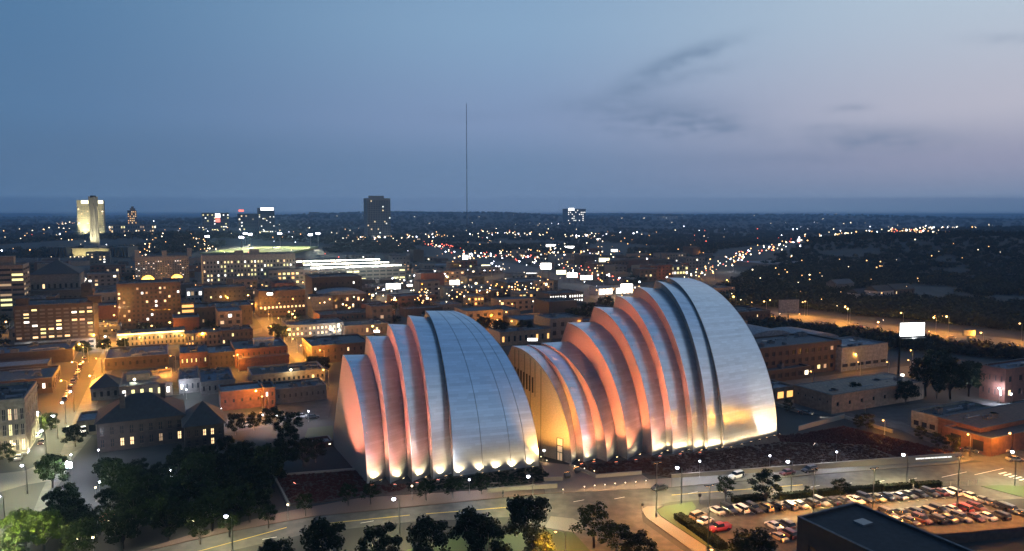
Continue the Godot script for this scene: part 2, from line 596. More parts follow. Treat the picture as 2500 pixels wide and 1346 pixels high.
func arts_centre() -> void:
	var root := thing("performing_arts_center", "performing arts center of two clusters of nested steel shells", "concert hall")
	var in_l := [0, 5.0, 5.5, 4.0, 2.2, 0]
	var in_r := [0, 3.2, 4.0, 5.0, 4.8, 3.6, 3.0, 2.4, 1.6, 0]
	var L := [[Vector3(-37.51, 0.00, -183.85), Vector3(-47.90, 30.00, -203.85)],
		[Vector3(-31.67, 0.00, -184.42), Vector3(-41.82, 34.77, -207.42)],
		[Vector3(-26.09, 0.00, -185.58), Vector3(-36.37, 37.69, -211.58)],
		[Vector3(-20.86, 0.00, -187.64), Vector3(-31.06, 39.66, -215.64)],
		[Vector3(-15.62, 0.00, -189.75), Vector3(-26.30, 40.45, -219.75)],
		[Vector3(7.50, 0.00, -197.67), Vector3(-18.46, 39.26, -228.67)]]
	var R := [[Vector3(16.62, 0.00, -199.33), Vector3(0.00, 30.83, -213.33)],
		[Vector3(20.22, 0.00, -201.02), Vector3(4.57, 30.35, -218.02)],
		[Vector3(26.81, 0.00, -201.02), Vector3(9.02, 30.31, -221.02)],
		[Vector3(32.91, 0.00, -203.08), Vector3(17.33, 35.72, -227.08)],
		[Vector3(40.52, 0.00, -206.26), Vector3(26.44, 39.84, -234.26)],
		[Vector3(46.84, 0.00, -208.06), Vector3(34.36, 42.88, -239.06)],
		[Vector3(53.17, 0.00, -209.53), Vector3(41.40, 45.55, -243.53)],
		[Vector3(57.90, 0.00, -211.01), Vector3(48.64, 47.15, -247.01)],
		[Vector3(63.05, 0.00, -212.90), Vector3(53.34, 47.79, -250.90)],
		[Vector3(84.18, 0.00, -227.09), Vector3(65.08, 46.02, -269.09)]]
	for A in [L, R]:
		for i in A.size() - 1:
			var b0: Vector3 = A[i][0]
			var t0: Vector3 = A[i][1]
			var b1: Vector3 = A[i + 1][0]
			var t1: Vector3 = A[i + 1][1]
			var seams := []
			if i < A.size() - 2:
				# the band keeps its own profile as far as the next, taller band's end wall
				var dir := t1 - b1
				dir.y = 0
				var run0 := Vector2(t0.x - b0.x, t0.z - b0.z).length()
				var h := t0.y
				var inset: float = (in_l if A == L else in_r)[i + 1]
				b1 = b1 + dir.normalized() * inset + WEST * 0.5
				t1 = b1 + dir.normalized() * run0 * 0.92
				t1.y = h * 0.975
			else:
				seams = [0.0, 0.33, 0.66, 0.84, 1.0] if A == L else [0.0, 1.0]
			shell(root, b0, t0, b1, t1, seams)
	# the entrance wall between the clusters
	var eb: Vector3 = R[0][0]
	var et: Vector3 = R[0][1]
	var along := (et - eb) * Vector3(1, 0, 1)
	var len0 := along.length()
	along = along.normalized()
	var out := Vector3(along.z, 0, -along.x)
	if out.z < 0:
		out = -out
	var wall := Node3D.new()
	wall.name = "entrance_wall"
	root.add_child(wall)
	var bas := Basis(along, Vector3.UP, -out)
	for g in [[0.50, 2.0, 30.0], [0.60, 17.0, 29.5], [0.68, 10.0, 30.0], [0.78, 4.0, 30.2], [0.88, 16.0, 30.4], [0.95, 2.0, 30.4]]:
		var top := 0.0
		for i in 60:
			var p := arc_point(eb, et, PI / 2 * i / 60)
			if (p - eb).dot(along) / len0 < g[0]:
				top = p.y
		var mb := MB.new()
		mb.box(Vector3(g[0] * len0 - 0.14, g[1], -0.05), Vector3(g[0] * len0 + 0.14, top - 0.6, 0.02), bas, eb)
		part(wall, "groove", mb.mesh(), M.dark_fitting)
	for i in 7:
		var mb := MB.new()
		var x := len0 * (0.64 + 0.05 * i)
		mb.box(Vector3(x - 0.3, 18.0 + 0.35 * i, -0.09), Vector3(x + 0.3, 22.6 + 0.35 * i, 0.03), bas, eb)
		part(wall, "slot_window", mb.mesh(), M.glass_dark)
	var db := MB.new()
	for x in [2.9, 4.9]:
		db.box(Vector3(x - 0.12, 0, -0.25), Vector3(x + 0.12, 6.6, 0.1), bas, eb)
	for y in [0.0, 2.4, 4.3, 6.4]:
		db.box(Vector3(2.9, y, -0.25), Vector3(4.9, y + 0.2, 0.1), bas, eb)
	db.box(Vector3(3.82, 0.2, -0.2), Vector3(3.98, 2.4, 0.1), bas, eb)
	var dr := part(root, "glass_door", db.mesh(), M.black_metal)
	for y in [[0.2, 2.4], [2.6, 4.3], [4.5, 6.4]]:
		var pb := MB.new()
		pb.box(Vector3(3.02, y[0], -0.12), Vector3(4.78, y[1], -0.06), bas, eb)
		part(dr, "lit_window_pane", pb.mesh(), M.lit_dim_window)
	# floodlights: warm ones against the feet of the bands, rose ones in the beds aimed at the end walls
	for A in [L, R]:
		for i in A.size() - 1:
			var b0: Vector3 = A[i][0]
			var b1: Vector3 = A[i + 1][0]
			b1 += ((A[i + 1][1] - b1) * Vector3(1, 0, 1)).normalized() * (in_l if A == L else in_r)[i + 1]
			var bl := b1 - b0
			var o2 := Vector3(-bl.z, 0, bl.x).normalized()
			if o2.z < 0:
				o2 = -o2
			var spots := [0.5]
			var en := 200.0
			if i == A.size() - 2:
				spots = [0.07, 0.31, 0.5, 0.69, 0.9] if A == L else [0.06, 0.25, 0.42, 0.58, 0.72, 0.86, 0.96]
				en = 150.0 if A == L else 105.0
			elif A == R and i < 4:
				spots = [0.5]
				en = 60.0
			elif A == R and i >= 4:
				spots = [0.35, 0.8]
			for q in spots:
				var p: Vector3 = b0 + bl * q + o2 * 1.7
				var lab := "small warm uplight at the foot of the low shells beside the entrance" if en < 70.0 else ("warm uplight in the bed along the foot of the tall western shells" if A == R else "warm uplight in the bed along the foot of the eastern shells")
				uplight(p, p - o2 * 1.7 + Vector3(0, 3.4, 0), WARM, en, 52.0, lab, "uplights along the feet of the shells")
	var rose := Color(1.0, 0.27, 0.17)
	var amber := Color(1.0, 0.24, 0.08)
	# [cluster, band, energy, colour]
	for f in [[L, 0, 2800.0, rose], [L, 1, 2400.0, rose], [L, 2, 2200.0, rose], [L, 3, 1200.0, rose], [L, 4, 200.0, rose], [R, 1, 1200.0, amber], [R, 2, 1700.0, amber], [R, 3, 3000.0, amber], [R, 4, 3000.0, amber], [R, 5, 2500.0, rose], [R, 6, 800.0, amber], [R, 7, 250.0, amber]]:
		var A: Array = f[0]
		var i: int = f[1]
		var b: Vector3 = A[i][0]
		var t: Vector3 = A[i][1]
		var ax := ((t - b) * Vector3(1, 0, 1)).normalized()
		var p := (A[maxi(i - 1, 0)][0] as Vector3) - ax * 3.2 + WEST * 0.6
		if i == 0:
			p = b + ax * 7.0 - WEST * 17.0
		p.y = 0.0
		var aim := b.lerp(t, 0.46)
		aim.y = t.y * (0.66 if i == 0 else 0.8)
		uplight(p, aim, f[3], f[2] * (1.7 if i == 0 else 1.0), 34.0 if i == 0 else 36.0, "rose floodlight in the bed turned up at a shell's end wall", "floodlights aimed at the end walls", 0.4, 1.4)
	# small floodlights along the rim of each lower band light the end wall that rises beside it
	for f in [[L, 1, 90.0, rose], [L, 2, 90.0, rose], [L, 3, 55.0, rose], [R, 1, 34.0, amber], [R, 2, 60.0, amber], [R, 3, 125.0, amber], [R, 4, 125.0, amber], [R, 5, 105.0, amber], [R, 6, 42.0, amber]]:
		var A: Array = f[0]
		var i: int = f[1]
		for q in [1.42, 1.28, 1.14, 1.0, 0.86, 0.72, 0.58, 0.44]:
			var p := arc_point(A[i - 1][0], A[i - 1][1], q) + WEST * 0.7
			var to := arc_point(A[i][0], A[i][1], q) + Vector3(0, -1.6, 0)
			rim_floodlight(p, to, f[3], f[2] * 0.85)
	# amber light on the entrance wall, from the edges of the path
	for q in [[Vector3(14.5, 0, -188.0), 620.0], [Vector3(17.5, 0, -192.0), 340.0]]:
		uplight(q[0], eb.lerp(et, 0.58) * Vector3(1, 0, 1) + Vector3(0, 17, 0), Color(1.0, 0.43, 0.07), q[1] * 4.0, 34.0, "amber floodlight on a stem beside the path aimed at the entrance wall", "entrance floodlights", 0.4, 2.6)
	# the strong light on the western end
	uplight(Vector3(91, 0, -214), Vector3(79, 9, -228), Color(1.0, 0.86, 0.66), 2400.0, 28.0, "strong white floodlight in the bed by the western end of the shells", "", 0.5, 1.8)

# ------------------------------------------------------------ builders shared by the districts
func facade(mb: MB, org: Vector3, xd: Vector3, out: Vector3, w: float, h: float, t: float, g: Array) -> Array:
	# piers and spandrels standing t proud of the core, so that every window sits in a reveal; g = [columns, rows, window width share, window height share, clear base, clear top]
	var found := []
	var bas := Basis(xd, Vector3.UP, out)
	if g.is_empty():
		mb.box(Vector3(0, 0, -t), Vector3(w, h, 0), bas, org)
		return found
	var nc: int = g[0]
	var nr: int = g[1]
	var base: float = g[4]
	var top: float = g[5]
	var cw := w / nc
	var rh := (h - base - top) / nr
	var ww: float = cw * g[2]
	var wh: float = rh * g[3]
	if base > 0.0:
		mb.box(Vector3(0, 0, -t), Vector3(w, base, 0), bas, org)
	if top > 0.0:
		mb.box(Vector3(0, h - top, -t), Vector3(w, h, 0), bas, org)
	for c in nc + 1:
		var x0 := 0.0 if c == 0 else c * cw - (cw - ww) / 2
		var x1 := w if c == nc else c * cw + (cw - ww) / 2
		mb.box(Vector3(x0, base, -t), Vector3(x1, h - top, 0), bas, org)
	for r in nr:
		for c in nc:
			var x0 := c * cw + (cw - ww) / 2
			var y0 := base + r * rh
			var sill := (rh - wh) * 0.5
			mb.box(Vector3(x0, y0, -t), Vector3(x0 + ww, y0 + sill, -0.06), bas, org)
			mb.box(Vector3(x0, y0 + sill + wh, -t), Vector3(x0 + ww, y0 + rh, -0.06), bas, org)
			found.append([org + bas * Vector3(x0 + ww / 2, y0 + sill + wh / 2, -t + 0.035), ww, wh, bas, r, c])
	return found

func building(called: String, label: String, at: Vector3, w: float, h: float, d: float, o: Dictionary, group := "") -> Node3D:
	var root := thing(called, label, o.get("cat", "building"), at, o.get("yaw", YAW), group)
	var mb := MB.new()
	var t: float = o.get("t", 0.35)
	var par: float = o.get("par", 0.7)
	var wins := []
	mb.box(Vector3(t, 0, -d + t), Vector3(w - t, h - par - 0.3, -t))
	wins.append_array(facade(mb, Vector3.ZERO, Vector3.RIGHT, Vector3.BACK, w, h, t, o.get("f", [])))
	facade(mb, Vector3(w, 0, -d), Vector3.LEFT, Vector3.FORWARD, w, h, t, [])
	wins.append_array(facade(mb, Vector3(0, 0, -d + t), Vector3.BACK, Vector3.LEFT, d - 2 * t, h, t, o.get("l", [])))
	wins.append_array(facade(mb, Vector3(w, 0, -t), Vector3.FORWARD, Vector3.RIGHT, d - 2 * t, h, t, o.get("r", [])))
	if o.get("band", 0.0) > 0.0:
		var y: float = h - o.band
		mb.box(Vector3(-0.25, y, -d - 0.25), Vector3(w + 0.25, y + 0.45, 0.25))
	part(root, "wall", mb.mesh(), M[o.get("wall", "brick_brown")])
	var rb := MB.new()
	if o.has("hip"):
		var e := 0.7
		var y := h + 0.02
		var rise: float = o.hip
		var run := minf(d, w) / 2
		var a := [Vector3(-e, y, e), Vector3(w + e, y, e), Vector3(w + e, y, -d - e), Vector3(-e, y, -d - e)]
		var p := Vector3(run, y + rise, -d / 2)
		var q := Vector3(w - run, y + rise, -d / 2)
		rb.quad(a[0], a[1], q, p)
		rb.quad(a[2], a[3], p, q)
		rb.tri(a[1], a[2], q)
		rb.tri(a[3], a[0], p)
		rb.quad(a[3], a[2], a[1], a[0])
	elif o.has("gable"):
		var y := h + 0.02
		var rise: float = o.gable
		var p := Vector3(-0.4, y + rise, -d / 2)
		var q := Vector3(w + 0.4, y + rise, -d / 2)
		rb.quad(Vector3(-0.4, y, 0.5), Vector3(w + 0.4, y, 0.5), q, p)
		rb.quad(Vector3(w + 0.4, y, -d - 0.5), Vector3(-0.4, y, -d - 0.5), p, q)
		rb.tri(Vector3(w + 0.4, y, 0.5), Vector3(w + 0.4, y, -d - 0.5), q)
		rb.tri(Vector3(-0.4, y, -d - 0.5), Vector3(-0.4, y, 0.5), p)
		rb.quad(Vector3(-0.4, y, -d - 0.5), Vector3(w + 0.4, y, -d - 0.5), Vector3(w + 0.4, y, 0.5), Vector3(-0.4, y, 0.5))
	elif o.has("barrel"):
		var rise: float = o.barrel
		var rows := []
		for i in 13:
			var f := PI * i / 12
			rows.append([Vector3(w / 2 - cos(f) * w / 2, h - 0.1 + sin(f) * rise, 0.1), Vector3(w / 2 - cos(f) * w / 2, h - 0.1 + sin(f) * rise, -d - 0.1)])
		rb.grid(rows, [], true)
		for i in 12:
			rb.tri(Vector3(w / 2, h - 0.1, 0.05), rows[i + 1][0], rows[i][0])
	else:
		rb.box(Vector3(t + 0.02, h - par - 0.28, -d + t + 0.02), Vector3(w - t - 0.02, h - par, -t - 0.02))
	var roof := part(root, "roof", rb.mesh(), M[o.get("roof", "roof_grey")])
	if not (o.has("hip") or o.has("gable") or o.has("barrel")):
		var want: int = o.get("units", 2)
		for k in (want * 2 + 2 if want > 0 else 0):
			var ub := MB.new()
			var sx := rng.randf_range(0.9, 3.4)
			var sz := rng.randf_range(0.9, 3.0)
			if w < sx + 3.0 or d < sz + 3.0:
				continue
			var x := rng.randf_range(1.2, w - sx - 1.2)
			var z := -rng.randf_range(1.2, d - sz - 1.2)
			var hh := rng.randf_range(0.5, 1.9)
			var y := h - par
			match k % 4:
				0, 3:      # an air handler with its fan
					ub.box(Vector3(x, y, z - sz), Vector3(x + sx, y + hh, z))
					ub.rod(Vector3(x + sx / 2, y + hh, z - sz / 2), Vector3(x + sx / 2, y + hh + 0.2, z - sz / 2), sx * 0.3, sx * 0.3, 10)
					part(roof, "rooftop_unit", ub.mesh(), M.metal_grey)
				1:         # a duct that runs along the roof
					var run := minf(rng.randf_range(3.0, 9.0), w - x - 1.0)
					ub.box(Vector3(x, y + 0.3, z - 0.5), Vector3(x + run, y + 0.85, z))
					ub.box(Vector3(x, y, z - 0.45), Vector3(x + 0.3, y + 0.3, z - 0.05))
					ub.box(Vector3(x + run - 0.3, y, z - 0.45), Vector3(x + run, y + 0.3, z - 0.05))
					part(roof, "duct", ub.mesh(), M.roof_pale)
				2:         # a skylight
					ub.box(Vector3(x, y, z - sz), Vector3(x + sx, y + 0.35, z))
					part(roof, "skylight", ub.mesh(), M.glass_grey)
			if k % 2:
				var vb := MB.new()
				var vx := rng.randf_range(1.0, w - 1.0)
				var vz := -rng.randf_range(1.0, d - 1.0)
				vb.rod(Vector3(vx, y, vz), Vector3(vx, y + 0.9, vz), 0.14, 0.14, 6)
				part(roof, "vent", vb.mesh(), M.metal_grey)
		if par > 0.2:      # the capping of the parapet
			var kb := MB.new()
			var c := t + 0.08
			kb.box(Vector3(-0.08, h, -c), Vector3(w + 0.08, h + 0.12, 0.08))
			kb.box(Vector3(-0.08, h, -d - 0.08), Vector3(w + 0.08, h + 0.12, -d + c))
			kb.box(Vector3(-0.08, h, -d + c), Vector3(c, h + 0.12, -c))
			kb.box(Vector3(w - c, h, -d + c), Vector3(w + 0.08, h + 0.12, -c))
			part(root, "coping", kb.mesh(), M[["roof_pale", "stone_grey", "roof_grey"][rng.randi() % 3]])
	for p in o.get("house", []):      # penthouses and stair heads: x, depth behind the front, width, depth, height
		var hb := MB.new()
		hb.box(Vector3(p[0], h - par, -p[1] - p[3]), Vector3(p[0] + p[2], h - par + p[4], -p[1]))
		hb.box(Vector3(p[0] - 0.2, h - par + p[4], -p[1] - p[3] - 0.2), Vector3(p[0] + p[2] + 0.2, h - par + p[4] + 0.3, -p[1] + 0.2))
		part(root, "penthouse", hb.mesh(), M[o.get("house_wall", o.get("wall", "brick_brown"))])
	var lit: float = o.get("lit", 0.2)
	var kinds: Array = o.get("glow", ["lit_warm_window", "lit_dim_window", "lit_soft_window", "lit_yellow_window", "lit_bright_window", "lit_dim_window", "lit_white_window"])
	var detail: bool = o.get("detail", false)
	for q in wins:
		var on := rng.randf() < lit
		if o.has("lit_rows") and q[4] in o.lit_rows:
			on = rng.randf() < 0.9
		var m: Material = M[kinds[rng.randi() % kinds.size()]] if on else M[o.get("pane", "glass_dark")]
		var wn := part(root, "window", unit_box, m)
		wn.transform = Transform3D(q[3] * Basis.from_scale(Vector3(q[1], q[2], 0.05)), q[0])
		if detail:
			var fb := MB.new()
			fb.box(Vector3(-0.07, -q[2] / 2, 0.03), Vector3(0.07, q[2] / 2, 0.09), q[3], q[0])
			fb.box(Vector3(-q[1] / 2, -0.06, 0.03), Vector3(q[1] / 2, 0.06, 0.085), q[3], q[0])
			fb.box(Vector3(-q[1] / 2 - 0.12, -q[2] / 2 - 0.18, 0.0), Vector3(q[1] / 2 + 0.12, -q[2] / 2, 0.45), q[3], q[0])
			part(root, "window_frame", fb.mesh(), M[o.get("frame", "stone_pale")])
	return root

func street_lamp(at: Vector3, turn: float, height: float, c: Color, glow_key: String, energy: float, label: String, group: String, reach := 1.8, bulb := 0.28, called := "street_lamp") -> Node3D:
	var o := thing(called, label, "street lamp", at, turn, group)
	var mb := MB.new()
	mb.rod(Vector3.ZERO, Vector3(0, 0.6, 0), 0.2, 0.16, 8)
	mb.rod(Vector3(0, 0.6, 0), Vector3(0, height - 0.5, 0), 0.12, 0.075, 8)
	part(o, "pole", mb.mesh(), M.grey_metal if called == "street_lamp" else M.black_metal)
	var ab := MB.new()
	if reach > 0.0:
		ab.rod(Vector3(0, height - 0.55, 0), Vector3(-reach * 0.5, height - 0.12, 0), 0.06, 0.05, 6)
		ab.rod(Vector3(-reach * 0.5, height - 0.12, 0), Vector3(-reach, height, 0), 0.05, 0.05, 6)
	ab.box(Vector3(-reach - 0.45, height - 0.02, -0.2), Vector3(-reach + 0.25, height + 0.14, 0.2))
	part(o, "arm", ab.mesh(), M.grey_metal if called == "street_lamp" else M.black_metal)
	var gb := MB.new()
	gb.ball(Vector3.ZERO, Vector3(bulb, bulb * 0.8, bulb), 6, 8)
	part(o, "lamp_globe", gb.mesh(), M[glow_key], Vector3(-reach - 0.1, height - bulb * 0.75, 0))
	if called == "tall_street_lamp":      # a cut-off head: its light goes down to the street
		spot(o, Vector3(-reach - 0.1, height - bulb * 1.75 - 0.06, 0), Vector3(-reach - 0.1, 0, 0), c, energy, 76.0, 0.2, 0.5)
	else:
		lamp(o, Vector3(-reach - 0.1, height - bulb * 1.75 - 0.06, 0), c, energy, 0.2)
	return o

func post_lamp(at: Vector3, height: float, c: Color, glow_key: String, energy: float, label: String, group: String, bulb := 0.24) -> Node3D:
	var o := thing("post_lamp", label, "post lamp", at, 0.0, group)
	var mb := MB.new()
	mb.rod(Vector3.ZERO, Vector3(0, 0.4, 0), 0.12, 0.09, 8)
	mb.rod(Vector3(0, 0.4, 0), Vector3(0, height - bulb, 0), 0.06, 0.05, 6)
	part(o, "pole", mb.mesh(), M.black_metal)
	var gb := MB.new()
	gb.ball(Vector3.ZERO, Vector3(bulb, bulb, bulb), 6, 8)
	part(o, "lamp_globe", gb.mesh(), M[glow_key], Vector3(0, height, 0))
	var cb := MB.new()
	cb.rod(Vector3(0, height + bulb, 0), Vector3(0, height + bulb + 0.1, 0), bulb * 0.9, 0.05, 8)
	part(o, "cap", cb.mesh(), M.black_metal)
	lamp(o, Vector3(0, height, 0), c, energy, 0.2)
	return o

func wall_along(called: String, label: String, a: Vector3, b: Vector3, h0: float, h1: float, thick: float, m: Material, category := "wall", group := "") -> Node3D:
	var d := (b - a) * Vector3(1, 0, 1)
	var len0 := d.length()
	var o := thing(called, label, category, a, atan2(-d.z, d.x), group)
	var mb := MB.new()
	var k := thick / 2
	var p := [Vector3(0, 0, k), Vector3(len0, 0, k), Vector3(len0, h1, k), Vector3(0, h0, k), Vector3(0, 0, -k), Vector3(len0, 0, -k), Vector3(len0, h1, -k), Vector3(0, h0, -k)]
	mb.quad(p[0], p[1], p[2], p[3])
	mb.quad(p[5], p[4], p[7], p[6])
	mb.quad(p[3], p[2], p[6], p[7])
	mb.quad(p[1], p[5], p[6], p[2])
	mb.quad(p[4], p[0], p[3], p[7])
	part(o, "wall_face", mb.mesh(), m)
	var cb := MB.new()
	var e := 0.06
	cb.quad(p[3] + Vector3(-e, 0, e), p[2] + Vector3(e, 0, e), p[2] + Vector3(e, 0.12, e), p[3] + Vector3(-e, 0.12, e))
	cb.quad(p[6] + Vector3(e, 0, -e), p[7] + Vector3(-e, 0, -e), p[7] + Vector3(-e, 0.12, -e), p[6] + Vector3(e, 0.12, -e))
	cb.quad(p[3] + Vector3(-e, 0.12, e), p[2] + Vector3(e, 0.12, e), p[6] + Vector3(e, 0.12, -e), p[7] + Vector3(-e, 0.12, -e))
	cb.quad(p[2] + Vector3(e, 0, e), p[6] + Vector3(e, 0, -e), p[6] + Vector3(e, 0.12, -e), p[2] + Vector3(e, 0.12, e))
	cb.quad(p[7] + Vector3(-e, 0, -e), p[3] + Vector3(-e, 0, e), p[3] + Vector3(-e, 0.12, e), p[7] + Vector3(-e, 0.12, -e))
	part(o, "coping", cb.mesh(), m)
	return o

func scatter_shrubs(called: String, label: String, poly: Array, count: int, size: float, m: Material, category: String, sd: int) -> void:
	# low planting: many small leaf clumps over a bed
	var p := PackedVector2Array()
	var lo := Vector2(1e9, 1e9)
	var hi := -lo
	for q in poly:
		var w := Vector2(q[0], q[1])
		p.append(w)
		lo = lo.min(w)
		hi = hi.max(w)
	var r := RandomNumberGenerator.new()
	r.seed = sd
	var mm := MultiMesh.new()
	mm.transform_format = MultiMesh.TRANSFORM_3D
	mm.mesh = clump_mesh(3)
	var spots := []
	var tries := 0
	while spots.size() < count and tries < count * 30:
		tries += 1
		var q := Vector2(r.randf_range(lo.x, hi.x), r.randf_range(lo.y, hi.y))
		if Geometry2D.is_point_in_polygon(q, p):
			spots.append(q)
	mm.instance_count = spots.size()
	for i in spots.size():
		var s := size * r.randf_range(0.5, 1.25)
		mm.set_instance_transform(i, Transform3D(Basis(Vector3.UP, r.randf() * TAU) * Basis.from_scale(Vector3(s, s * r.randf_range(0.6, 1.0), s)), Vector3(spots[i].x, 0.05, spots[i].y)))
	var o := MultiMeshInstance3D.new()
	o.name = numbered(called)
	o.multimesh = mm
	o.material_override = m
	add_child(o)
	tag(o, label, category, "", "stuff")

func clump_mesh(sd: int) -> ArrayMesh:
	if T.has("clump%d" % sd):
		return T["clump%d" % sd]
	var r := RandomNumberGenerator.new()
	r.seed = sd
	var mb := MB.new()
	for i in 60:
		var d := Vector3(r.randf_range(-1, 1), r.randf_range(0.05, 1), r.randf_range(-1, 1))
		d = d.normalized() * r.randf_range(0.45, 1.0)
		leaf(mb, d, d.normalized(), 0.3, r)
	T["clump%d" % sd] = mb.mesh()
	return T["clump%d" % sd]

func leaf(mb: MB, at: Vector3, n: Vector3, s: float, r: RandomNumberGenerator) -> void:
	n = (n + Vector3(r.randf_range(-0.8, 0.8), r.randf_range(-0.4, 0.9), r.randf_range(-0.8, 0.8))).normalized()
	var x := n.cross(Vector3(r.randf_range(-1, 1), r.randf_range(-1, 1), r.randf_range(-1, 1)).normalized()).normalized() * s
	var y := n.cross(x).normalized() * s * 0.62
	mb.quad(at - x, at - y, at + x, at + y)

func hedge(at_a: Vector3, at_b: Vector3, w: float, h: float, label: String, group := "", sd := 1) -> void:
	var d := (at_b - at_a) * Vector3(1, 0, 1)
	var len0 := d.length()
	var o := thing("hedge", label, "hedge", at_a, atan2(-d.z, d.x), group)
	var r := RandomNumberGenerator.new()
	r.seed = sd
	var mb := MB.new()
	mb.box(Vector3(0.25, 0, -w / 2 + 0.2), Vector3(len0 - 0.25, h - 0.2, w / 2 - 0.2))
	for i in int(len0 * (h * 2 + w) * 26):
		var u := r.randf() * (h * 2 + w)
		var x := r.randf() * len0
		if u < h:
			leaf(mb, Vector3(x, u, w / 2 - 0.12 * r.randf()), Vector3.BACK, 0.2, r)
		elif u < h * 2:
			leaf(mb, Vector3(x, u - h, -w / 2 + 0.12 * r.randf()), Vector3.FORWARD, 0.2, r)
		else:
			leaf(mb, Vector3(x, h - 0.1 * r.randf(), u - h * 2 - w / 2), Vector3.UP, 0.2, r)
	for i in int(w * h * 60):
		leaf(mb, Vector3(0.1 * r.randf(), r.randf() * h, r.randf_range(-w / 2, w / 2)), Vector3.LEFT, 0.2, r)
		leaf(mb, Vector3(len0 - 0.1 * r.randf(), r.randf() * h, r.randf_range(-w / 2, w / 2)), Vector3.RIGHT, 0.2, r)
	part(o, "foliage", mb.mesh(), M.leaf_dark)

# ------------------------------------------------------------ the street, plaza, gardens and car park in front
func foreground() -> void:
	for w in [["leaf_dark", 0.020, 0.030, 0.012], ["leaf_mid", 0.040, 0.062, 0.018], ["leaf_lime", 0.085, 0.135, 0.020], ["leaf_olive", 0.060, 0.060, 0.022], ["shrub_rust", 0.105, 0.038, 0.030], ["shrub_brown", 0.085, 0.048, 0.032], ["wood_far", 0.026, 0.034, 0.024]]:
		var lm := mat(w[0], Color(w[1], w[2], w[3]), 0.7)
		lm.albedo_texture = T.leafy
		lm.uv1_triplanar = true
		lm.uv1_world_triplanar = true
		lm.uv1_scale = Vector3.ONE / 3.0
		lm.metallic_specular = 0.15
		lm.backlight_enabled = true
		lm.backlight = Color(0.25, 0.25, 0.15)
	grainy("wall_black", Color(0.022, 0.018, 0.015), 0.9, "coarse", 11.0)
	grainy("roof_black", Color(0.017, 0.019, 0.022), 0.9, "coarse", 11.0)
	mat("bark", Color(0.05, 0.038, 0.028), 0.95)
	# paving
	sheet("road", [[-99.6, -122.4], [-82.5, -141.7], [-62.2, -155.4], [-45.4, -163.6], [-24.4, -168.8], [8.2, -177.2], [40.8, -181.3], [82.3, -190.7], [125.5, -199.3], [175.0, -210.3], [219.6, -218.8], [195.2, -193.8], [160.7, -184.7], [132.4, -175.1], [117.1, -173.3], [113.9, -183.0], [77.0, -178.0], [38.8, -172.3], [30.6, -167.9], [29.8, -160.7], [42.0, -130.8], [13.0, -130.8], [0.9, -163.6], [-23.3, -160.7], [-44.0, -155.0], [-58.7, -146.4], [-76.4, -130.8], [-77.7, -115.0]], 0.02, M.road)
	sheet("footway", [[-82.5, -141.7], [-69.7, -154.1], [-52.9, -166.4], [-37.3, -174.6], [-5.2, -180.2], [8.0, -184.7], [8.2, -177.5], [-24.4, -169.1], [-45.5, -163.9], [-62.2, -155.6]], 0.14, M.brick_paving, 0.14)
	sheet("plaza", [[7.6, -201.0], [16.9, -198.0], [22.8, -188.8], [34.7, -191.3], [36.1, -187.0], [42.3, -188.2], [40.8, -181.6], [8.3, -177.5], [8.1, -184.7], [5.4, -189.1], [8.9, -193.8]], 0.10, M.plaza, 0.1)
	sheet("footway", [[42.4, -188.2], [84.6, -196.0], [127.4, -202.4], [131.4, -202.4], [125.9, -200.0], [82.5, -191.0], [40.9, -181.6]], 0.13, M.pavement, 0.13)
	sheet("kerb_path", [[30.6, -167.4], [32.3, -169.3], [36.3, -169.8], [33.9, -167.4], [34.3, -163.6], [41.9, -145.6], [43.9, -137.0], [39.1, -137.0], [37.4, -146.4], [30.9, -162.7]], 0.14, M.pavement, 0.14)
	sheet("lawn", [[36.5, -169.5], [43.8, -172.3], [43.9, -168.8], [41.9, -164.6], [38.8, -163.6], [46.8, -146.6], [50.3, -137.0], [44.3, -137.0], [42.3, -145.6], [34.5, -163.6], [34.2, -166.9]], 0.10, M.grass, 0.1)
	sheet("lawn", [[-22.1, -146.4], [-10.8, -155.4], [2.7, -157.9], [13.5, -155.0], [16.2, -146.4], [17.6, -137.0], [-23.2, -137.0]], 0.10, M.grass, 0.1)
	sheet("footway", [[9.0, -163.6], [14.1, -162.3], [17.3, -157.5], [13.9, -154.8], [7.3, -157.5]], 0.12, M.pavement, 0.12)
	sheet("lawn", [[120.4, -182.4], [125.5, -183.0], [137.4, -181.9], [133.6, -171.3], [126.2, -174.8]], 0.10, M.grass, 0.1)
	sheet("car_park_ground", [[40.7, -163.6], [45.9, -168.8], [64.7, -172.3], [86.3, -175.9], [112.9, -180.5], [117.1, -173.3], [124.0, -163.6], [123.4, -155.4], [90.2, -149.4], [59.9, -137.0], [49.0, -140.4]], 0.05, M.car_park)
	sheet("street", [[-95.9, -125.1], [-107.2, -155.4], [-118.8, -179.1], [-133.2, -211.0], [-150.3, -245.7], [-205.4, -362.0], [-210.3, -375.4], [-202.3, -375.4], [-192.7, -353.6], [-152.4, -262.9], [-133.0, -227.1], [-125.3, -203.8], [-116.4, -181.9], [-105.8, -157.5], [-90.7, -125.1]], 0.02, M.road)
	sheet("street", [[-154.4, -184.7], [-132.7, -193.8], [-131.1, -203.8], [-128.4, -211.0], [-118.9, -187.6], [-125.7, -183.3], [-137.7, -164.1]], 0.045, M.pavement)
	sheet("bed", [[-63.6, -189.8], [-41.0, -194.7], [-37.0, -183.3], [-30.7, -183.6], [-15.2, -188.8], [6.8, -196.7], [9.9, -190.7], [8.5, -185.3], [-5.2, -180.5], [-37.3, -174.8], [-53.4, -169.8]], 0.16, M.bed_soil, 0.16)
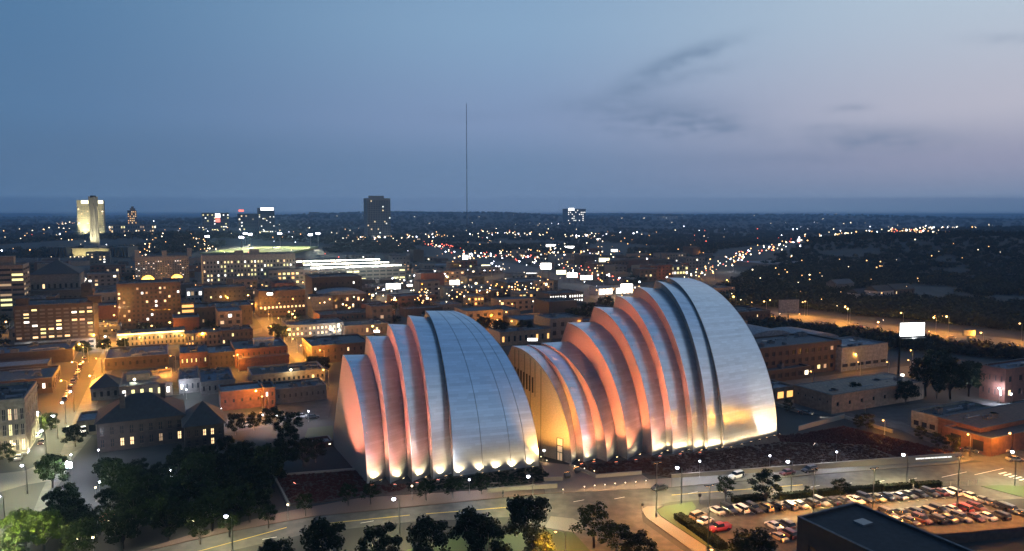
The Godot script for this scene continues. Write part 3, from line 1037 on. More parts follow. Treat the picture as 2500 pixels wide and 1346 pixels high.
	sheet("bed", [[16.9, -198.0], [46.3, -206.6], [63.3, -212.1], [84.0, -226.2], [92.7, -228.0], [109.4, -236.1], [130.2, -208.1], [127.8, -203.1], [84.9, -196.7], [49.2, -189.8], [42.3, -188.5], [35.3, -191.6], [23.1, -189.1]], 0.16, M.bed_soil, 0.16)
	scatter_shrubs("bed_planting", "rust red ground cover in the bed east of the shells", [[-63.0, -189.1], [-41.3, -193.8], [-36.3, -182.4], [-28.0, -183.6], [-26.9, -179.1], [-37.5, -175.4], [-53.2, -170.5]], 1100, 0.5, M.shrub_rust, "planting", 31)
	scatter_shrubs("bed_planting", "dark low shrubs along the foot of the eastern shells", [[-27.5, -183.6], [-15.2, -187.9], [6.8, -196.0], [9.7, -190.7], [8.4, -185.9], [-5.2, -181.0], [-26.2, -178.0]], 900, 0.5, M.leaf_dark, "planting", 32)
	scatter_shrubs("bed_planting", "brown low shrubs in the bed below the western shells", [[17.2, -197.0], [46.1, -205.5], [63.0, -211.0], [81.3, -218.0], [107.2, -214.8], [108.6, -201.0], [85.1, -197.3], [49.3, -190.4], [42.5, -189.1], [35.4, -192.2], [23.2, -190.1]], 3400, 0.48, M.shrub_brown, "planting", 33)
	scatter_shrubs("bed_planting", "reddish shrubs on the slope west of the shells", [[83.6, -224.5], [92.3, -226.2], [108.6, -234.2], [129.0, -208.1], [110.5, -202.4], [107.6, -215.6], [82.2, -218.8]], 1700, 0.7, M.shrub_rust, "planting", 34)
	# low walls
	var sw := wall_along("garden_wall", "long low concrete wall with lettering beside the wide road", Vector3(42.28, 0.00, -188.24), Vector3(127.49, 0.00, -202.39), 0.9, 2.1, 0.4, M.concrete)
	var tm := TextMesh.new()
	tm.text = "KAUFFMAN CENTER FOR THE PERFORMING ARTS"
	var sf := SystemFont.new()
	sf.font_names = PackedStringArray(["Droid Sans"])
	sf.font_weight = 700
	tm.font = sf
	tm.font_size = 40
	tm.pixel_size = 0.0123
	tm.depth = 0.08
	tm.horizontal_alignment = HORIZONTAL_ALIGNMENT_CENTER
	var sl := (Vector3(127.49, 0.00, -202.39) - Vector3(42.28, 0.00, -188.24)).length()
	part(sw, "lettering_sign", tm, M.lit_letters, Vector3(sl * 0.898, 1.25, 0.26))
	wall_along("planter_wall", "concrete planter wall beside the entrance path, west side", Vector3(22.33, 0.00, -188.24), Vector3(34.74, 0.00, -190.98), 0.9, 0.9, 0.4, M.concrete)
	wall_along("planter_wall", "slanting concrete edge of the bed beside the entrance door", Vector3(16.14, 0.00, -197.67), Vector3(22.33, 0.00, -188.24), 0.5, 0.9, 0.4, M.concrete)
	wall_along("planter_wall", "upper concrete planter wall on the east of the entrance path", Vector3(8.35, 0.00, -185.87), Vector3(13.32, 0.00, -186.46), 1.0, 1.0, 0.4, M.concrete)
	wall_along("planter_wall", "lower concrete planter wall beside the brick footway", Vector3(-6.16, 0.00, -178.02), Vector3(11.50, 0.00, -181.30), 1.1, 1.1, 0.4, M.concrete)
	wall_along("planter_wall", "pale kerb wall round the rust red bed, far edge", Vector3(-63.39, 0.00, -189.14), Vector3(-40.50, 0.00, -194.43), 0.6, 0.6, 0.35, M.concrete)
	wall_along("planter_wall", "pale kerb wall round the rust red bed, street end", Vector3(-63.39, 0.00, -189.14), Vector3(-53.23, 0.00, -169.30), 0.6, 0.6, 0.35, M.concrete)
	wall_along("terrace_wall", "ramp wall with openings on the garden slope west of the shells", Vector3(92.44, 0.00, -230.59), Vector3(113.64, 0.00, -244.73), 1.4, 1.4, 0.3, M.concrete)
	wall_along("terrace_wall", "long ramp parapet descending toward the lettered wall", Vector3(113.64, 0.00, -244.73), Vector3(121.45, 0.00, -227.96), 1.0, 1.0, 0.3, M.concrete)
	wall_along("terrace_wall", "kerb wall behind the western end of the shells", Vector3(95.97, 0.00, -261.80), Vector3(101.39, 0.00, -249.83), 1.0, 1.0, 0.3, M.concrete)
	wall_along("parking_wall", "dark brick wall along the lower side of the car park", Vector3(88.25, 0.00, -149.01), Vector3(117.09, 0.00, -154.14), 2.2, 2.2, 0.4, M.brick_brown)
	# lit path posts
	for q in [Vector3(9.76, 0.00, -199.67), Vector3(8.27, 0.00, -202.74), Vector3(17.17, 0.00, -195.07), Vector3(19.68, 0.00, -193.16), Vector3(22.13, 0.00, -191.29)]:
		post_lamp(q, 0.9, WARM, "lamp_warm", 6.0, "knee-high path light beside the entrance path", "path lights at the entrance", 0.12)
	for q in [Vector3(12.80, 0.00, -177.48), Vector3(18.31, 0.00, -179.37), Vector3(20.99, 0.00, -180.20), Vector3(23.66, 0.00, -180.75), Vector3(26.39, 0.00, -181.58), Vector3(29.09, 0.00, -182.14), Vector3(31.81, 0.00, -182.71), Vector3(34.60, 0.00, -183.56)]:
		post_lamp(q, 1.1, WARM, "lamp_warm", 10.0, "short lit bollard in the row along the plaza kerb", "bollard lights along the kerb", 0.13)
	post_lamp(Vector3(8.84, 0.00, -197.01), 4.6, COOL, "lamp_cool", 40.0, "white globe post lamp in front of the entrance wall", "", 0.3)
	# tall street lamps
	var road_light := Color(1.0, 0.86, 0.44)
	for q in [[Vector3(-56.91, 0.00, -143.49), 9.0, "tall black street lamp beside the park corner of the road"], [Vector3(-24.09, 0.00, -150.94), 9.6, "tall black street lamp among the street trees by the brick footway"], [Vector3(4.89, 0.00, -165.95), 9.0, "tall black street lamp behind the leafy tree facing the plaza"], [Vector3(40.87, 0.00, -171.28), 9.2, "tall black street lamp at the car park end of the lawn"], [Vector3(69.14, 0.00, -175.63), 9.2, "tall black street lamp beside the round dark tree and hedge"], [Vector3(100.68, 0.00, -181.30), 9.0, "tall black street lamp opposite the white lettering"], [Vector3(129.54, 0.00, -182.99), 9.2, "tall black street lamp on the corner lawn"]]:
		street_lamp(q[0], 0.0, q[1], road_light, "lamp_cool", 600.0, q[2], "tall black street lamps along the road", 1.0, 0.42, "tall_street_lamp")
	for q in [[Vector3(49.81, 0.00, -188.84), "slim white-topped lamp behind the low wall near the plaza"], [Vector3(69.92, 0.00, -193.16), "slim white-topped lamp behind the low wall beside the dark tree"], [Vector3(89.46, 0.00, -196.36), "slim white-topped lamp behind the empty stretch of low wall"]]:
		post_lamp(q[0], 4.4, COOL, "lamp_cool", 90.0, q[1], "slim lamps behind the wall", 0.24)
	# car park lights: flat heads that shine down
	for q in [[Vector3(33.24, 0.00, -163.18), 13.0, "slim car park light pole at the curved kerb"], [Vector3(40.79, 0.00, -146.57), 14.0, "car park light pole beside the clipped hedge row"], [Vector3(69.59, 0.00, -163.63), 11.5, "car park light pole behind the flat dark roof"], [Vector3(105.19, 0.00, -167.37), 13.0, "car park light pole between the middle rows of cars"], [Vector3(121.90, 0.00, -160.71), 13.0, "car park light pole by the brick wall"], [Vector3(82.65, 0.00, -162.27), 12.0, "car park light pole close behind the flat dark roof"]]:
		var o := thing("car_park_light", q[2], "street lamp", q[0], YAW, "car park light poles")
		var mb := MB.new()
		mb.rod(Vector3.ZERO, Vector3(0, 0.8, 0), 0.25, 0.25, 8)
		mb.rod(Vector3(0, 0.8, 0), Vector3(0, q[1], 0), 0.11, 0.08, 8)
		part(o, "pole", mb.mesh(), M.grey_metal)
		var hb := MB.new()
		hb.box(Vector3(-1.2, q[1] - 0.02, -0.24), Vector3(1.2, q[1] + 0.16, 0.24))
		part(o, "head", hb.mesh(), M.black_metal)
		for s in [-0.75, 0.75]:
			var lb := MB.new()
			lb.box(Vector3(s - 0.35, q[1] - 0.06, -0.18), Vector3(s + 0.35, q[1] - 0.025, 0.18))
			part(o, "lamp_lens", lb.mesh(), M.lamp_sodium)
		spot(o, Vector3(0, q[1] - 0.2, 0), Vector3(0, 0, 0), Color(1.0, 0.37, 0.055), 900.0, 79.0, 0.4, 0.6)
	# the driveway's sodium lamps stand just below the picture's edge, one at the bend
	for q in [[Vector3(10.15, 0.00, -133.85), 10.0], [Vector3(37.72, 0.00, -126.49), 10.0]]:
		street_lamp(q[0], 0.0, q[1], SODIUM, "lamp_sodium", 2400.0, "sodium street lamp beside the driveway", "driveway lamps", 1.8, 0.28, "tall_street_lamp")
	# hedges
	var k := 0
	for q in [[Vector3(38.04, 0.00, -162.27), Vector3(40.04, 0.00, -157.04), 2.2, "clipped hedge beside the curved path, upper length"], [Vector3(40.30, 0.00, -156.62), Vector3(43.86, 0.00, -146.57), 2.4, "clipped hedge beside the curved path, lower length"], [Vector3(53.39, 0.00, -171.78), Vector3(61.25, 0.00, -173.30), 1.4, "low hedge at the car park edge by the small leafy tree"], [Vector3(65.24, 0.00, -173.81), Vector3(74.51, 0.00, -175.63), 1.4, "low hedge at the car park edge by the round dark tree"],
			[Vector3(75.33, 0.00, -175.89), Vector3(82.96, 0.00, -177.48), 1.5, "low hedge at the car park edge under the round tree"], [Vector3(83.90, 0.00, -177.75), Vector3(92.92, 0.00, -179.37), 1.6, "boxed hedge behind the row of cars"], [Vector3(93.43, 0.00, -179.37), Vector3(101.32, 0.00, -180.75), 1.7, "boxed hedge in front of the tall street lamp"], [Vector3(103.14, 0.00, -181.03), Vector3(109.85, 0.00, -182.14), 1.7, "boxed hedge beside the wire fence"]]:
		k += 1
		hedge(q[0], q[1], q[2], 1.5, q[3], "hedges round the car park", 40 + k)
	# a wire fence at the corner of the car park
	var fence := thing("wire_fence", "thin wire fence at the corner of the car park", "fence", Vector3(109.78, 0.00, -181.30), YAW - 0.25)
	for i in 5:
		var mb := MB.new()
		mb.rod(Vector3(i * 2.6, 0, 0), Vector3(i * 2.6, 1.5, 0), 0.04, 0.04, 6)
		part(fence, "post", mb.mesh(), M.grey_metal)
	for y in [0.15, 0.5, 0.85, 1.2, 1.48]:
		var mb := MB.new()
		mb.rod(Vector3(0, y, 0), Vector3(10.4, y, 0), 0.015, 0.015, 4)
		part(fence, "wire", mb.mesh(), M.grey_metal)
	# road markings
	markings()
	# the flat-roofed building at the lower edge
	building("flat_roofed_block", "dark flat-roofed block in front of the car park", Vector3(71.88, 0.00, -91.23), 15.4, 14.0, 44.0, {"wall": "wall_black", "roof": "roof_black", "units": 1, "par": 0.5, "l": [6, 2, 0.35, 0.4, 2.0, 3.0], "lit": 0.0})
	# signs and small furniture
	for q in [[Vector3(30.52, 0.00, -165.95), 2.3, "small round road sign on the corner of the driveway"], [Vector3(45.19, 0.00, -170.78), 2.6, "slim road sign post on the road edge by the lawn"]]:
		var o := thing("road_sign", q[2], "road sign", q[0])
		var mb := MB.new()
		mb.rod(Vector3.ZERO, Vector3(0, q[1], 0), 0.04, 0.04, 6)
		part(o, "post", mb.mesh(), M.grey_metal)
		var pb := MB.new()
		pb.rod(Vector3(0, q[1] - 0.3, 0.05), Vector3(0, q[1] - 0.3, 0.09), 0.38, 0.38, 12)
		part(o, "plate", pb.mesh(), M.brick_red)
	person(Vector3(-2.22, 0.00, -174.84), 0.9)

func markings() -> void:
	var dash := [[Vector3(76.55, 0.00, -181.86), 3.0], [Vector3(85.70, 0.00, -183.56), 3.0], [Vector3(95.03, 0.00, -185.29), 3.0], [Vector3(104.52, 0.00, -187.05), 3.0], [Vector3(114.19, 0.00, -188.84), 10.0], [Vector3(44.04, 0.00, -177.48), 3.0], [Vector3(52.46, 0.00, -178.29), 3.0], [Vector3(62.27, 0.00, -179.92), 3.0], [Vector3(14.93, 0.00, -172.28), 3.0], [Vector3(25.13, 0.00, -174.07), 3.0], [Vector3(-12.44, 0.00, -165.48), 3.0], [Vector3(-34.29, 0.00, -160.05), 3.0], [Vector3(-53.70, 0.00, -151.73), 3.0], [Vector3(124.05, 0.00, -190.67), 12.0]]
	var root := thing("road_markings", "worn white and yellow lines painted on the wide road", "road marking", Vector3(0, 0.026, 0))
	for q in dash:
		var mb := MB.new()
		mb.quad(Vector3(0, 0, 0.09), Vector3(q[1], 0, 0.09), Vector3(q[1], 0, -0.09), Vector3(0, 0, -0.09))
		var o := part(root, "stripe", mb.mesh(), M.paint_white, q[0])
		o.rotation.y = YAW - 0.03
	for i in 8:
		var mb := MB.new()
		mb.quad(Vector3(0, 0, 0.3), Vector3(3.2, 0, 0.3), Vector3(3.2, 0, -0.3), Vector3(0, 0, -0.3))
		var p: Vector3 = Vector3(131.04, 0.00, -191.29)
		var o := part(root, "crossing_bar", mb.mesh(), M.paint_white, p + SOUTH * (i * -1.3))
		o.rotation.y = YAW
	for q in [[Vector3(-69.09, 0.00, -143.13), Vector3(-50.31, 0.00, -157.89)], [Vector3(-45.18, 0.00, -159.18), Vector3(-23.80, 0.00, -164.55)], [Vector3(-20.07, 0.00, -165.25), Vector3(4.92, 0.00, -170.29)], [Vector3(39.77, 0.00, -176.68), Vector3(75.12, 0.00, -183.56)]]:
		for off in [0.0, 0.22]:
			var a: Vector3 = q[0] + Vector3(0, 0, off)
			var b: Vector3 = q[1] + Vector3(0, 0, off)
			var d := b - a
			var mb := MB.new()
			mb.quad(Vector3(0, 0, 0.06), Vector3(d.length(), 0, 0.06), Vector3(d.length(), 0, -0.06), Vector3(0, 0, -0.06))
			var o := part(root, "yellow_line", mb.mesh(), M.paint_yellow, a)
			o.rotation.y = atan2(-d.z, d.x)
	var lot := thing("bay_lines", "white bay lines painted on the car park", "road marking", Vector3(0, 0.056, 0))
	for r in [[Vector3(48.18, 0.00, -165.95), Vector3(110.61, 0.00, -177.48), 26], [Vector3(86.16, 0.00, -163.63), Vector3(111.14, 0.00, -167.13), 10]]:
		for i in r[2]:
			var p: Vector3 = r[0].lerp(r[1], float(i) / (r[2] - 1))
			var mb := MB.new()
			mb.quad(Vector3(-0.06, 0, 2.5), Vector3(0.06, 0, 2.5), Vector3(0.06, 0, -2.5), Vector3(-0.06, 0, -2.5))
			var o := part(lot, "bay_line", mb.mesh(), M.paint_white, p)
			o.rotation.y = YAW

func person(at: Vector3, turn: float) -> void:
	# a walking figure: tapered limbs blended into one skin
	var bones := [[Vector3(0, 0.95, 0), Vector3(0, 1.42, 0.02), 0.14, 0.17], [Vector3(0, 1.45, 0.02), Vector3(0, 1.58, 0.03), 0.06, 0.055], [Vector3(0, 1.66, 0.04), Vector3(0, 1.72, 0.04), 0.095, 0.1],
		[Vector3(-0.09, 0.93, 0), Vector3(-0.1, 0.5, 0.16), 0.095, 0.065], [Vector3(-0.1, 0.5, 0.16), Vector3(-0.1, 0.08, 0.14), 0.062, 0.045], [Vector3(-0.1, 0.06, 0.14), Vector3(-0.1, 0.05, 0.32), 0.045, 0.04],
		[Vector3(0.09, 0.93, 0), Vector3(0.1, 0.5, -0.04), 0.095, 0.065], [Vector3(0.1, 0.5, -0.04), Vector3(0.1, 0.1, -0.26), 0.062, 0.045], [Vector3(0.1, 0.06, -0.27), Vector3(0.1, 0.05, -0.1), 0.045, 0.04],
		[Vector3(-0.2, 1.4, 0.02), Vector3(-0.24, 1.12, -0.1), 0.055, 0.045], [Vector3(-0.24, 1.12, -0.1), Vector3(-0.22, 0.86, -0.04), 0.042, 0.032], [Vector3(0.2, 1.4, 0.02), Vector3(0.24, 1.12, 0.08), 0.055, 0.045], [Vector3(0.24, 1.12, 0.08), Vector3(0.2, 0.9, 0.2), 0.042, 0.032]]
	var c := 0.035
	var nx := 20
	var ny := 54
	var nz := 26
	var org := Vector3(-0.35, -0.02, -0.45)
	var val := PackedFloat32Array()
	val.resize(nx * ny * nz)
	for i in nx:
		for j in ny:
			for k in nz:
				var p := org + Vector3(i, j, k) * c
				var s := 0.0
				for b in bones:
					var ab: Vector3 = b[1] - b[0]
					var h := clampf((p - b[0]).dot(ab) / ab.length_squared(), 0, 1)
					var d: float = (p - b[0] - ab * h).length() - lerpf(b[2], b[3], h)
					s += exp(-d * 45.0)
				val[(i * ny + j) * nz + k] = -log(maxf(s, 1e-9)) / 45.0
	var mb := MB.new()
	var id := {}
	var at_i := func(i, j, k): return val[(i * ny + j) * nz + k]
	for i in nx - 1:
		for j in ny - 1:
			for k in nz - 1:
				var sum := Vector3.ZERO
				var n := 0
				for e in [[0, 0, 0, 1, 0, 0], [0, 1, 0, 1, 1, 0], [0, 0, 1, 1, 0, 1], [0, 1, 1, 1, 1, 1], [0, 0, 0, 0, 1, 0], [1, 0, 0, 1, 1, 0], [0, 0, 1, 0, 1, 1], [1, 0, 1, 1, 1, 1], [0, 0, 0, 0, 0, 1], [1, 0, 0, 1, 0, 1], [0, 1, 0, 0, 1, 1], [1, 1, 0, 1, 1, 1]]:
					var a: float = at_i.call(i + e[0], j + e[1], k + e[2])
					var b: float = at_i.call(i + e[3], j + e[4], k + e[5])
					if (a < 0) != (b < 0):
						var t := a / (a - b)
						sum += Vector3(i + lerpf(e[0], e[3], t), j + lerpf(e[1], e[4], t), k + lerpf(e[2], e[5], t))
						n += 1
				if n:
					id[Vector3i(i, j, k)] = mb.v.size()
					mb.v.append(org + sum / n * c)
					mb.uv.append(Vector2.ZERO)
					mb.n.append(Vector3(at_i.call(i + 1, j, k) - at_i.call(i, j, k), at_i.call(i, j + 1, k) - at_i.call(i, j, k), at_i.call(i, j, k + 1) - at_i.call(i, j, k)).normalized())
	for q in id:
		var a: float = at_i.call(q.x, q.y, q.z)
		for ax in 3:
			var d := Vector3i.ZERO
			d[ax] = 1
			var b: float = at_i.call(q.x + d.x, q.y + d.y, q.z + d.z)
			if (a < 0) == (b < 0):
				continue
			var u := Vector3i.ZERO
			var w := Vector3i.ZERO
			u[(ax + 1) % 3] = 1
			w[(ax + 2) % 3] = 1
			if id.has(q - u) and id.has(q - w) and id.has(q - u - w):
				var l := [id[q], id[q - u], id[q - u - w], id[q - w]]
				if a < 0:
					mb.ix.append_array([l[0], l[2], l[1], l[0], l[3], l[2]])
				else:
					mb.ix.append_array([l[0], l[1], l[2], l[0], l[2], l[3]])
	var o := thing("person", "person in dark clothes walking on the pale footway", "person", at + Vector3(0, 0.14, 0), turn)
	part(o, "body", mb.mesh(), mat("dark_clothes", Color(0.03, 0.03, 0.035), 0.9))
	var hb := MB.new()
	hb.ball(Vector3(0, 1.71, 0.02), Vector3(0.105, 0.11, 0.11), 6, 8)
	part(o, "hair", hb.mesh(), mat("hair", Color(0.02, 0.015, 0.012), 0.8))

# ------------------------------------------------------------ trees
func make_tree(sd: int, height: float, spread: float, airy := 0.0, bare := 0.22) -> Array:
	# trunk and limbs, and a crown of leaf clumps hung on the limb ends
	var r := RandomNumberGenerator.new()
	r.seed = sd
	var tb := MB.new()
	var cb := MB.new()
	var fork := height * bare
	tb.rod(Vector3(0, -0.1, 0), Vector3(0.08, fork, 0.05), height * 0.028, height * 0.02, 7)
	var ends := []
	var n := 15
	for i in n:
		var a := TAU * i * 0.381966 + r.randf() * 0.5
		var f := (i + 0.5) / n
		var y := lerpf(fork * 1.25, height * 0.9, pow(f, 0.8))
		var rad := spread * sqrt(maxf(0.05, 1.0 - pow((y / height - 0.52) / 0.52, 2))) * r.randf_range(0.5, 0.98)
		ends.append(Vector3(cos(a) * rad, y, sin(a) * rad))
	ends.append(Vector3(0.1, height * 0.88, 0))
	for e in ends:
		var k := Vector3(e.x * 0.35, lerpf(fork, e.y, 0.5), e.z * 0.35)
		tb.rod(Vector3(0.08, fork * r.randf_range(0.8, 1.0), 0.05), k, height * 0.012, height * 0.008, 5, false)
		tb.rod(k, e, height * 0.008, height * 0.003, 4, false)
		var rc := spread * r.randf_range(0.24, 0.46)
		for i in int(150 * (1.0 - airy)):
			var d := Vector3(r.randfn(), r.randfn() * 0.8, r.randfn())
			d = d.normalized() * rc * pow(r.randf(), 0.45)
			leaf(cb, e + d * Vector3(1, 0.8, 1), d.normalized(), spread * r.randf_range(0.055, 0.095), r)
	return [tb.mesh(), cb.mesh()]

var tree_kinds := {}
func tree(kind: int, at: Vector3, height: float, label: String, leafm: String, group := "", turn := 0.0, wide := 1.0) -> Node3D:
	if not tree_kinds.has(kind):
		match kind:
			0: tree_kinds[0] = make_tree(101, 10.0, 4.6)
			1: tree_kinds[1] = make_tree(202, 10.0, 4.2)
			2: tree_kinds[2] = make_tree(303, 10.0, 3.6, 0.35, 0.3)
			3: tree_kinds[3] = make_tree(404, 10.0, 5.2)
			4: tree_kinds[4] = make_tree(505, 10.0, 3.4, 0.0, 0.12)
	var o := thing("tree", label, "tree", at, turn, group)
	var k := height / 10.0
	var tr := part(o, "trunk", tree_kinds[kind][0], M.bark)
	tr.scale = Vector3(k * wide, k, k * wide)
	var cr := part(o, "crown", tree_kinds[kind][1], M[leafm])
	cr.scale = Vector3(k * wide, k, k * wide)
	return o

func trees_and_woods() -> void:
	# street trees in front, by name
	for q in [[0, Vector3(-37.06, 0.00, -138.34), 12.5, "dark street tree nearest the brick footway's lamp", 1.0], [1, Vector3(-26.01, 0.00, -137.36), 11.5, "dark round street tree between two tall street lamps", 1.05], [0, Vector3(-16.39, 0.00, -139.34), 12.5, "dark street tree beside the lower lawn edge", 0.95], [3, Vector3(-8.46, 0.00, -145.65), 11.0, "broad dark tree at the edge of the lawn", 0.9], [1, Vector3(-4.63, 0.00, -137.03), 13.0, "tall dark tree on the lawn in front of the broad one", 1.0],
			[3, Vector3(3.31, 0.00, -150.16), 12.5, "leafy tree hiding the foot of a tall street lamp", 0.95], [1, Vector3(5.18, 0.00, -136.71), 10.0, "dark tree above a lit lamp on the lawn", 1.0], [2, Vector3(17.18, 0.00, -147.87), 11.5, "open-crowned tree beside the driveway mouth", 1.15], [2, Vector3(21.11, 0.00, -143.49), 9.0, "smaller open tree in the driveway verge", 1.3], [1, Vector3(25.16, 0.00, -140.36), 8.0, "low dark tree at the driveway verge end", 1.35],
			[2, Vector3(51.75, 0.00, -172.28), 8.0, "light green small tree over the car park hedge", 0.95], [4, Vector3(61.70, 0.00, -172.28), 9.6, "dense dark cone-shaped tree over the parked cars", 1.35], [4, Vector3(81.66, 0.00, -176.42), 5.2, "small round tree over the hedge by the parked cars", 1.35], [4, Vector3(73.52, 0.00, -176.95), 2.8, "tiny round shrub tree beside the hedge", 1.0], [2, Vector3(92.81, 0.00, -180.20), 3.0, "thin sapling behind the boxed hedge", 0.8], [2, Vector3(102.25, 0.00, -181.30), 3.0, "thin sapling by the tall street lamp opposite the lettering", 0.8],
			[3, Vector3(46.94, 0.00, -137.03), 9.5, "dark tree in front of the white parked car", 1.3], [0, Vector3(-45.28, 0.00, -133.85), 10.0, "dark street tree at the lower edge by the road", 1.0]]:
		tree(q[0], q[1], q[2] * 0.82, q[3], "leaf_dark" if q[0] != 2 else "leaf_mid", "", q[2] * 3.0, q[4])
	for q in [Vector3(-39.25, 0.00, -169.79), Vector3(-34.00, 0.00, -170.53), Vector3(-20.96, 0.00, -172.79), Vector3(-14.59, 0.00, -174.33), Vector3(-7.66, 0.00, -176.95), Vector3(-47.82, 0.00, -163.63), Vector3(-54.29, 0.00, -157.46), Vector3(-61.21, 0.00, -152.92), Vector3(-66.09, 0.00, -149.39), Vector3(-59.32, 0.00, -160.05)]:
		tree(2, q, 5.6, "slim young tree in the brick footway by the beds", "leaf_mid", "young footway trees", q.x)
	# the lit pair and others along the park's street edge
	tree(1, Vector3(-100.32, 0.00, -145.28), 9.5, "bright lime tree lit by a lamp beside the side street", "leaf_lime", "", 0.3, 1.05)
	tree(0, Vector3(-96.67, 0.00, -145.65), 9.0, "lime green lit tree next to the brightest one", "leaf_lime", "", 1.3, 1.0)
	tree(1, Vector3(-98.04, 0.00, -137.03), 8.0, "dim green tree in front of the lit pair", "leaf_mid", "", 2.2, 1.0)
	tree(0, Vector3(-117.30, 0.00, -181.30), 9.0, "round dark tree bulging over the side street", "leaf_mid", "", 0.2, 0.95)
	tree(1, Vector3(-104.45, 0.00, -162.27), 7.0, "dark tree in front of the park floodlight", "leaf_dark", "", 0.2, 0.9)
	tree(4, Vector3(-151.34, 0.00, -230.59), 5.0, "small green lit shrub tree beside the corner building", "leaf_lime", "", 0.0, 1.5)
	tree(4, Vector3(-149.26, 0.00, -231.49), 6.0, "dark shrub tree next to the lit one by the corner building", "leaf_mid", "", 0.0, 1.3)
	tree(1, Vector3(-131.06, 0.00, -214.05), 7.0, "dark tree at the end of the pale garage", "leaf_dark", "", 0.0, 1.1)
	tree(4, Vector3(-141.67, 0.00, -200.34), 6.0, "green street tree in front of the corner building", "leaf_mid", "", 0.0, 1.0)
	# the dark park
	var r := RandomNumberGenerator.new()
	r.seed = 61
	var park := PackedVector2Array()
	for p in [[-111.2, -175.1], [-105.6, -183.3], [-91.1, -190.7], [-76.9, -193.8], [-66.3, -195.4], [-55.6, -168.8], [-63.0, -157.5], [-72.9, -151.3], [-86.6, -141.7], [-97.1, -149.4]]:
		park.append(Vector2(p[0], p[1]))
	var spots := []
	var tries := 0
	while spots.size() < 52 and tries < 6000:
		tries += 1
		var q := Vector2(r.randf_range(-130, -45), r.randf_range(-205, -135))
		if not Geometry2D.is_point_in_polygon(q, park):
			continue
		var ok := true
		for c in [Vector3(-90.19, 0.00, -158.53), Vector3(-85.00, 0.00, -177.48), Vector3(-109.33, 0.00, -175.37), Vector3(-99.83, 0.00, -171.78), Vector3(-98.87, 0.00, -168.33), Vector3(-95.85, 0.00, -173.81)]:
			if Vector2(c.x, c.z).distance_to(q) < 5.0:
				ok = false
		for s in spots:
			if s.distance_to(q) < 4.6:
				ok = false
				break
		if ok:
			spots.append(q)
	for q in spots:
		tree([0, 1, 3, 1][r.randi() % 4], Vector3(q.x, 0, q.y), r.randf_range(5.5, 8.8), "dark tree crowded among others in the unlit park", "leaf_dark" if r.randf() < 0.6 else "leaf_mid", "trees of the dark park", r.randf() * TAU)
	for q in [[Vector3(-91.79, 0.00, -197.01), 6.0], [Vector3(-81.65, 0.00, -204.48), 6.5], [Vector3(-87.37, 0.00, -226.23), 7.0], [Vector3(-83.20, 0.00, -230.59), 6.0], [Vector3(-76.86, 0.00, -230.59), 8.0], [Vector3(-69.73, 0.00, -227.96), 7.0], [Vector3(-62.45, 0.00, -193.79), 8.5], [Vector3(-57.79, 0.00, -197.01), 8.0], [Vector3(-73.66, 0.00, -197.01), 7.0], [Vector3(-66.62, 0.00, -211.01), 8.0], [Vector3(-55.28, 0.00, -200.34), 7.0]]:
		tree(1, q[0], q[1], "dark tree between the school and the steel shells", "leaf_dark", "trees between school and shells", q[1] * 7.0)
	for q in [[Vector3(-204.40, 0.00, -362.04), 7.5, "dark tree in front of the gold-lit terrace"], [Vector3(-198.64, 0.00, -368.61), 6.5, "dark tree at the corner of the gold-lit terrace"], [Vector3(-208.57, 0.00, -351.58), 8.0, "dark tree at the side of the orange street"], [Vector3(-131.85, 0.00, -402.66), 9.0, "dark tree at the orange crossing"], [Vector3(-124.90, 0.00, -393.58), 9.0, "second dark tree at the orange crossing"], [Vector3(-88.51, 0.00, -320.93), 7.0, "dark tree in the yellow street near the shells"], [Vector3(-83.29, 0.00, -318.40), 7.0, "dark tree beside the tree in the yellow street"],
			[Vector3(126.16, 0.00, -264.68), 8.0, "dark tree before the tan building's long roof"], [Vector3(144.42, 0.00, -262.95), 9.0, "dark broad tree at the end of the tan building"], [Vector3(158.39, 0.00, -274.96), 15.0, "huge dark tree mass beside the utility pole"], [Vector3(165.22, 0.00, -270.63), 16.0, "tall dark tree right of the billboard pole"], [Vector3(174.86, 0.00, -274.96), 14.0, "dark tree against the western brick block"], [Vector3(173.97, 0.00, -293.69), 15.0, "dark tree standing behind the tall one near the billboard"], [Vector3(-6.76, 0.00, -397.42), 12.0, "dark tree behind the gap between the shell clusters"], [Vector3(-16.50, 0.00, -416.38), 11.0, "dark tree beyond the eastern shells' crest"], [Vector3(6.84, 0.00, -402.66), 11.0, "dark tree beyond the entrance wall"], [Vector3(37.64, 0.00, -443.53), 13.0, "dark tree behind the low western shells"], [Vector3(49.44, 0.00, -460.18), 14.0, "dark tree behind the stepped western shells"], [Vector3(64.64, 0.00, -497.47), 14.0, "dark tree mass behind the rising shells"]]:
		tree(0, q[0], q[1], q[2], "leaf_dark", "", q[1])
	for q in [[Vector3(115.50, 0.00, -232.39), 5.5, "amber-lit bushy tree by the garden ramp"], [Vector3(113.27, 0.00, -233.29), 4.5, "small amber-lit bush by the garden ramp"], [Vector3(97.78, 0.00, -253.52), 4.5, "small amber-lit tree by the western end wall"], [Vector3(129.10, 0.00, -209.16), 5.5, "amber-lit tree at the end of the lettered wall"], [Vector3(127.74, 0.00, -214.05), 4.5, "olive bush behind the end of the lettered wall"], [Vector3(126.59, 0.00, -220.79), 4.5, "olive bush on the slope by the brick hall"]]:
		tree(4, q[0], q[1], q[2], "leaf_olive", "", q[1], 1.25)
	# far woods
	woods("woods_west", "dark wooded bluff beyond the motorway", 7500, 9.0, 40.0, 420.0, 1500.0, 6.0, 71)
	woods("woods_far", "distant dark woods between the city lights", 15000, -42.0, 42.0, 1250.0, 4200.0, 9.0, 72)
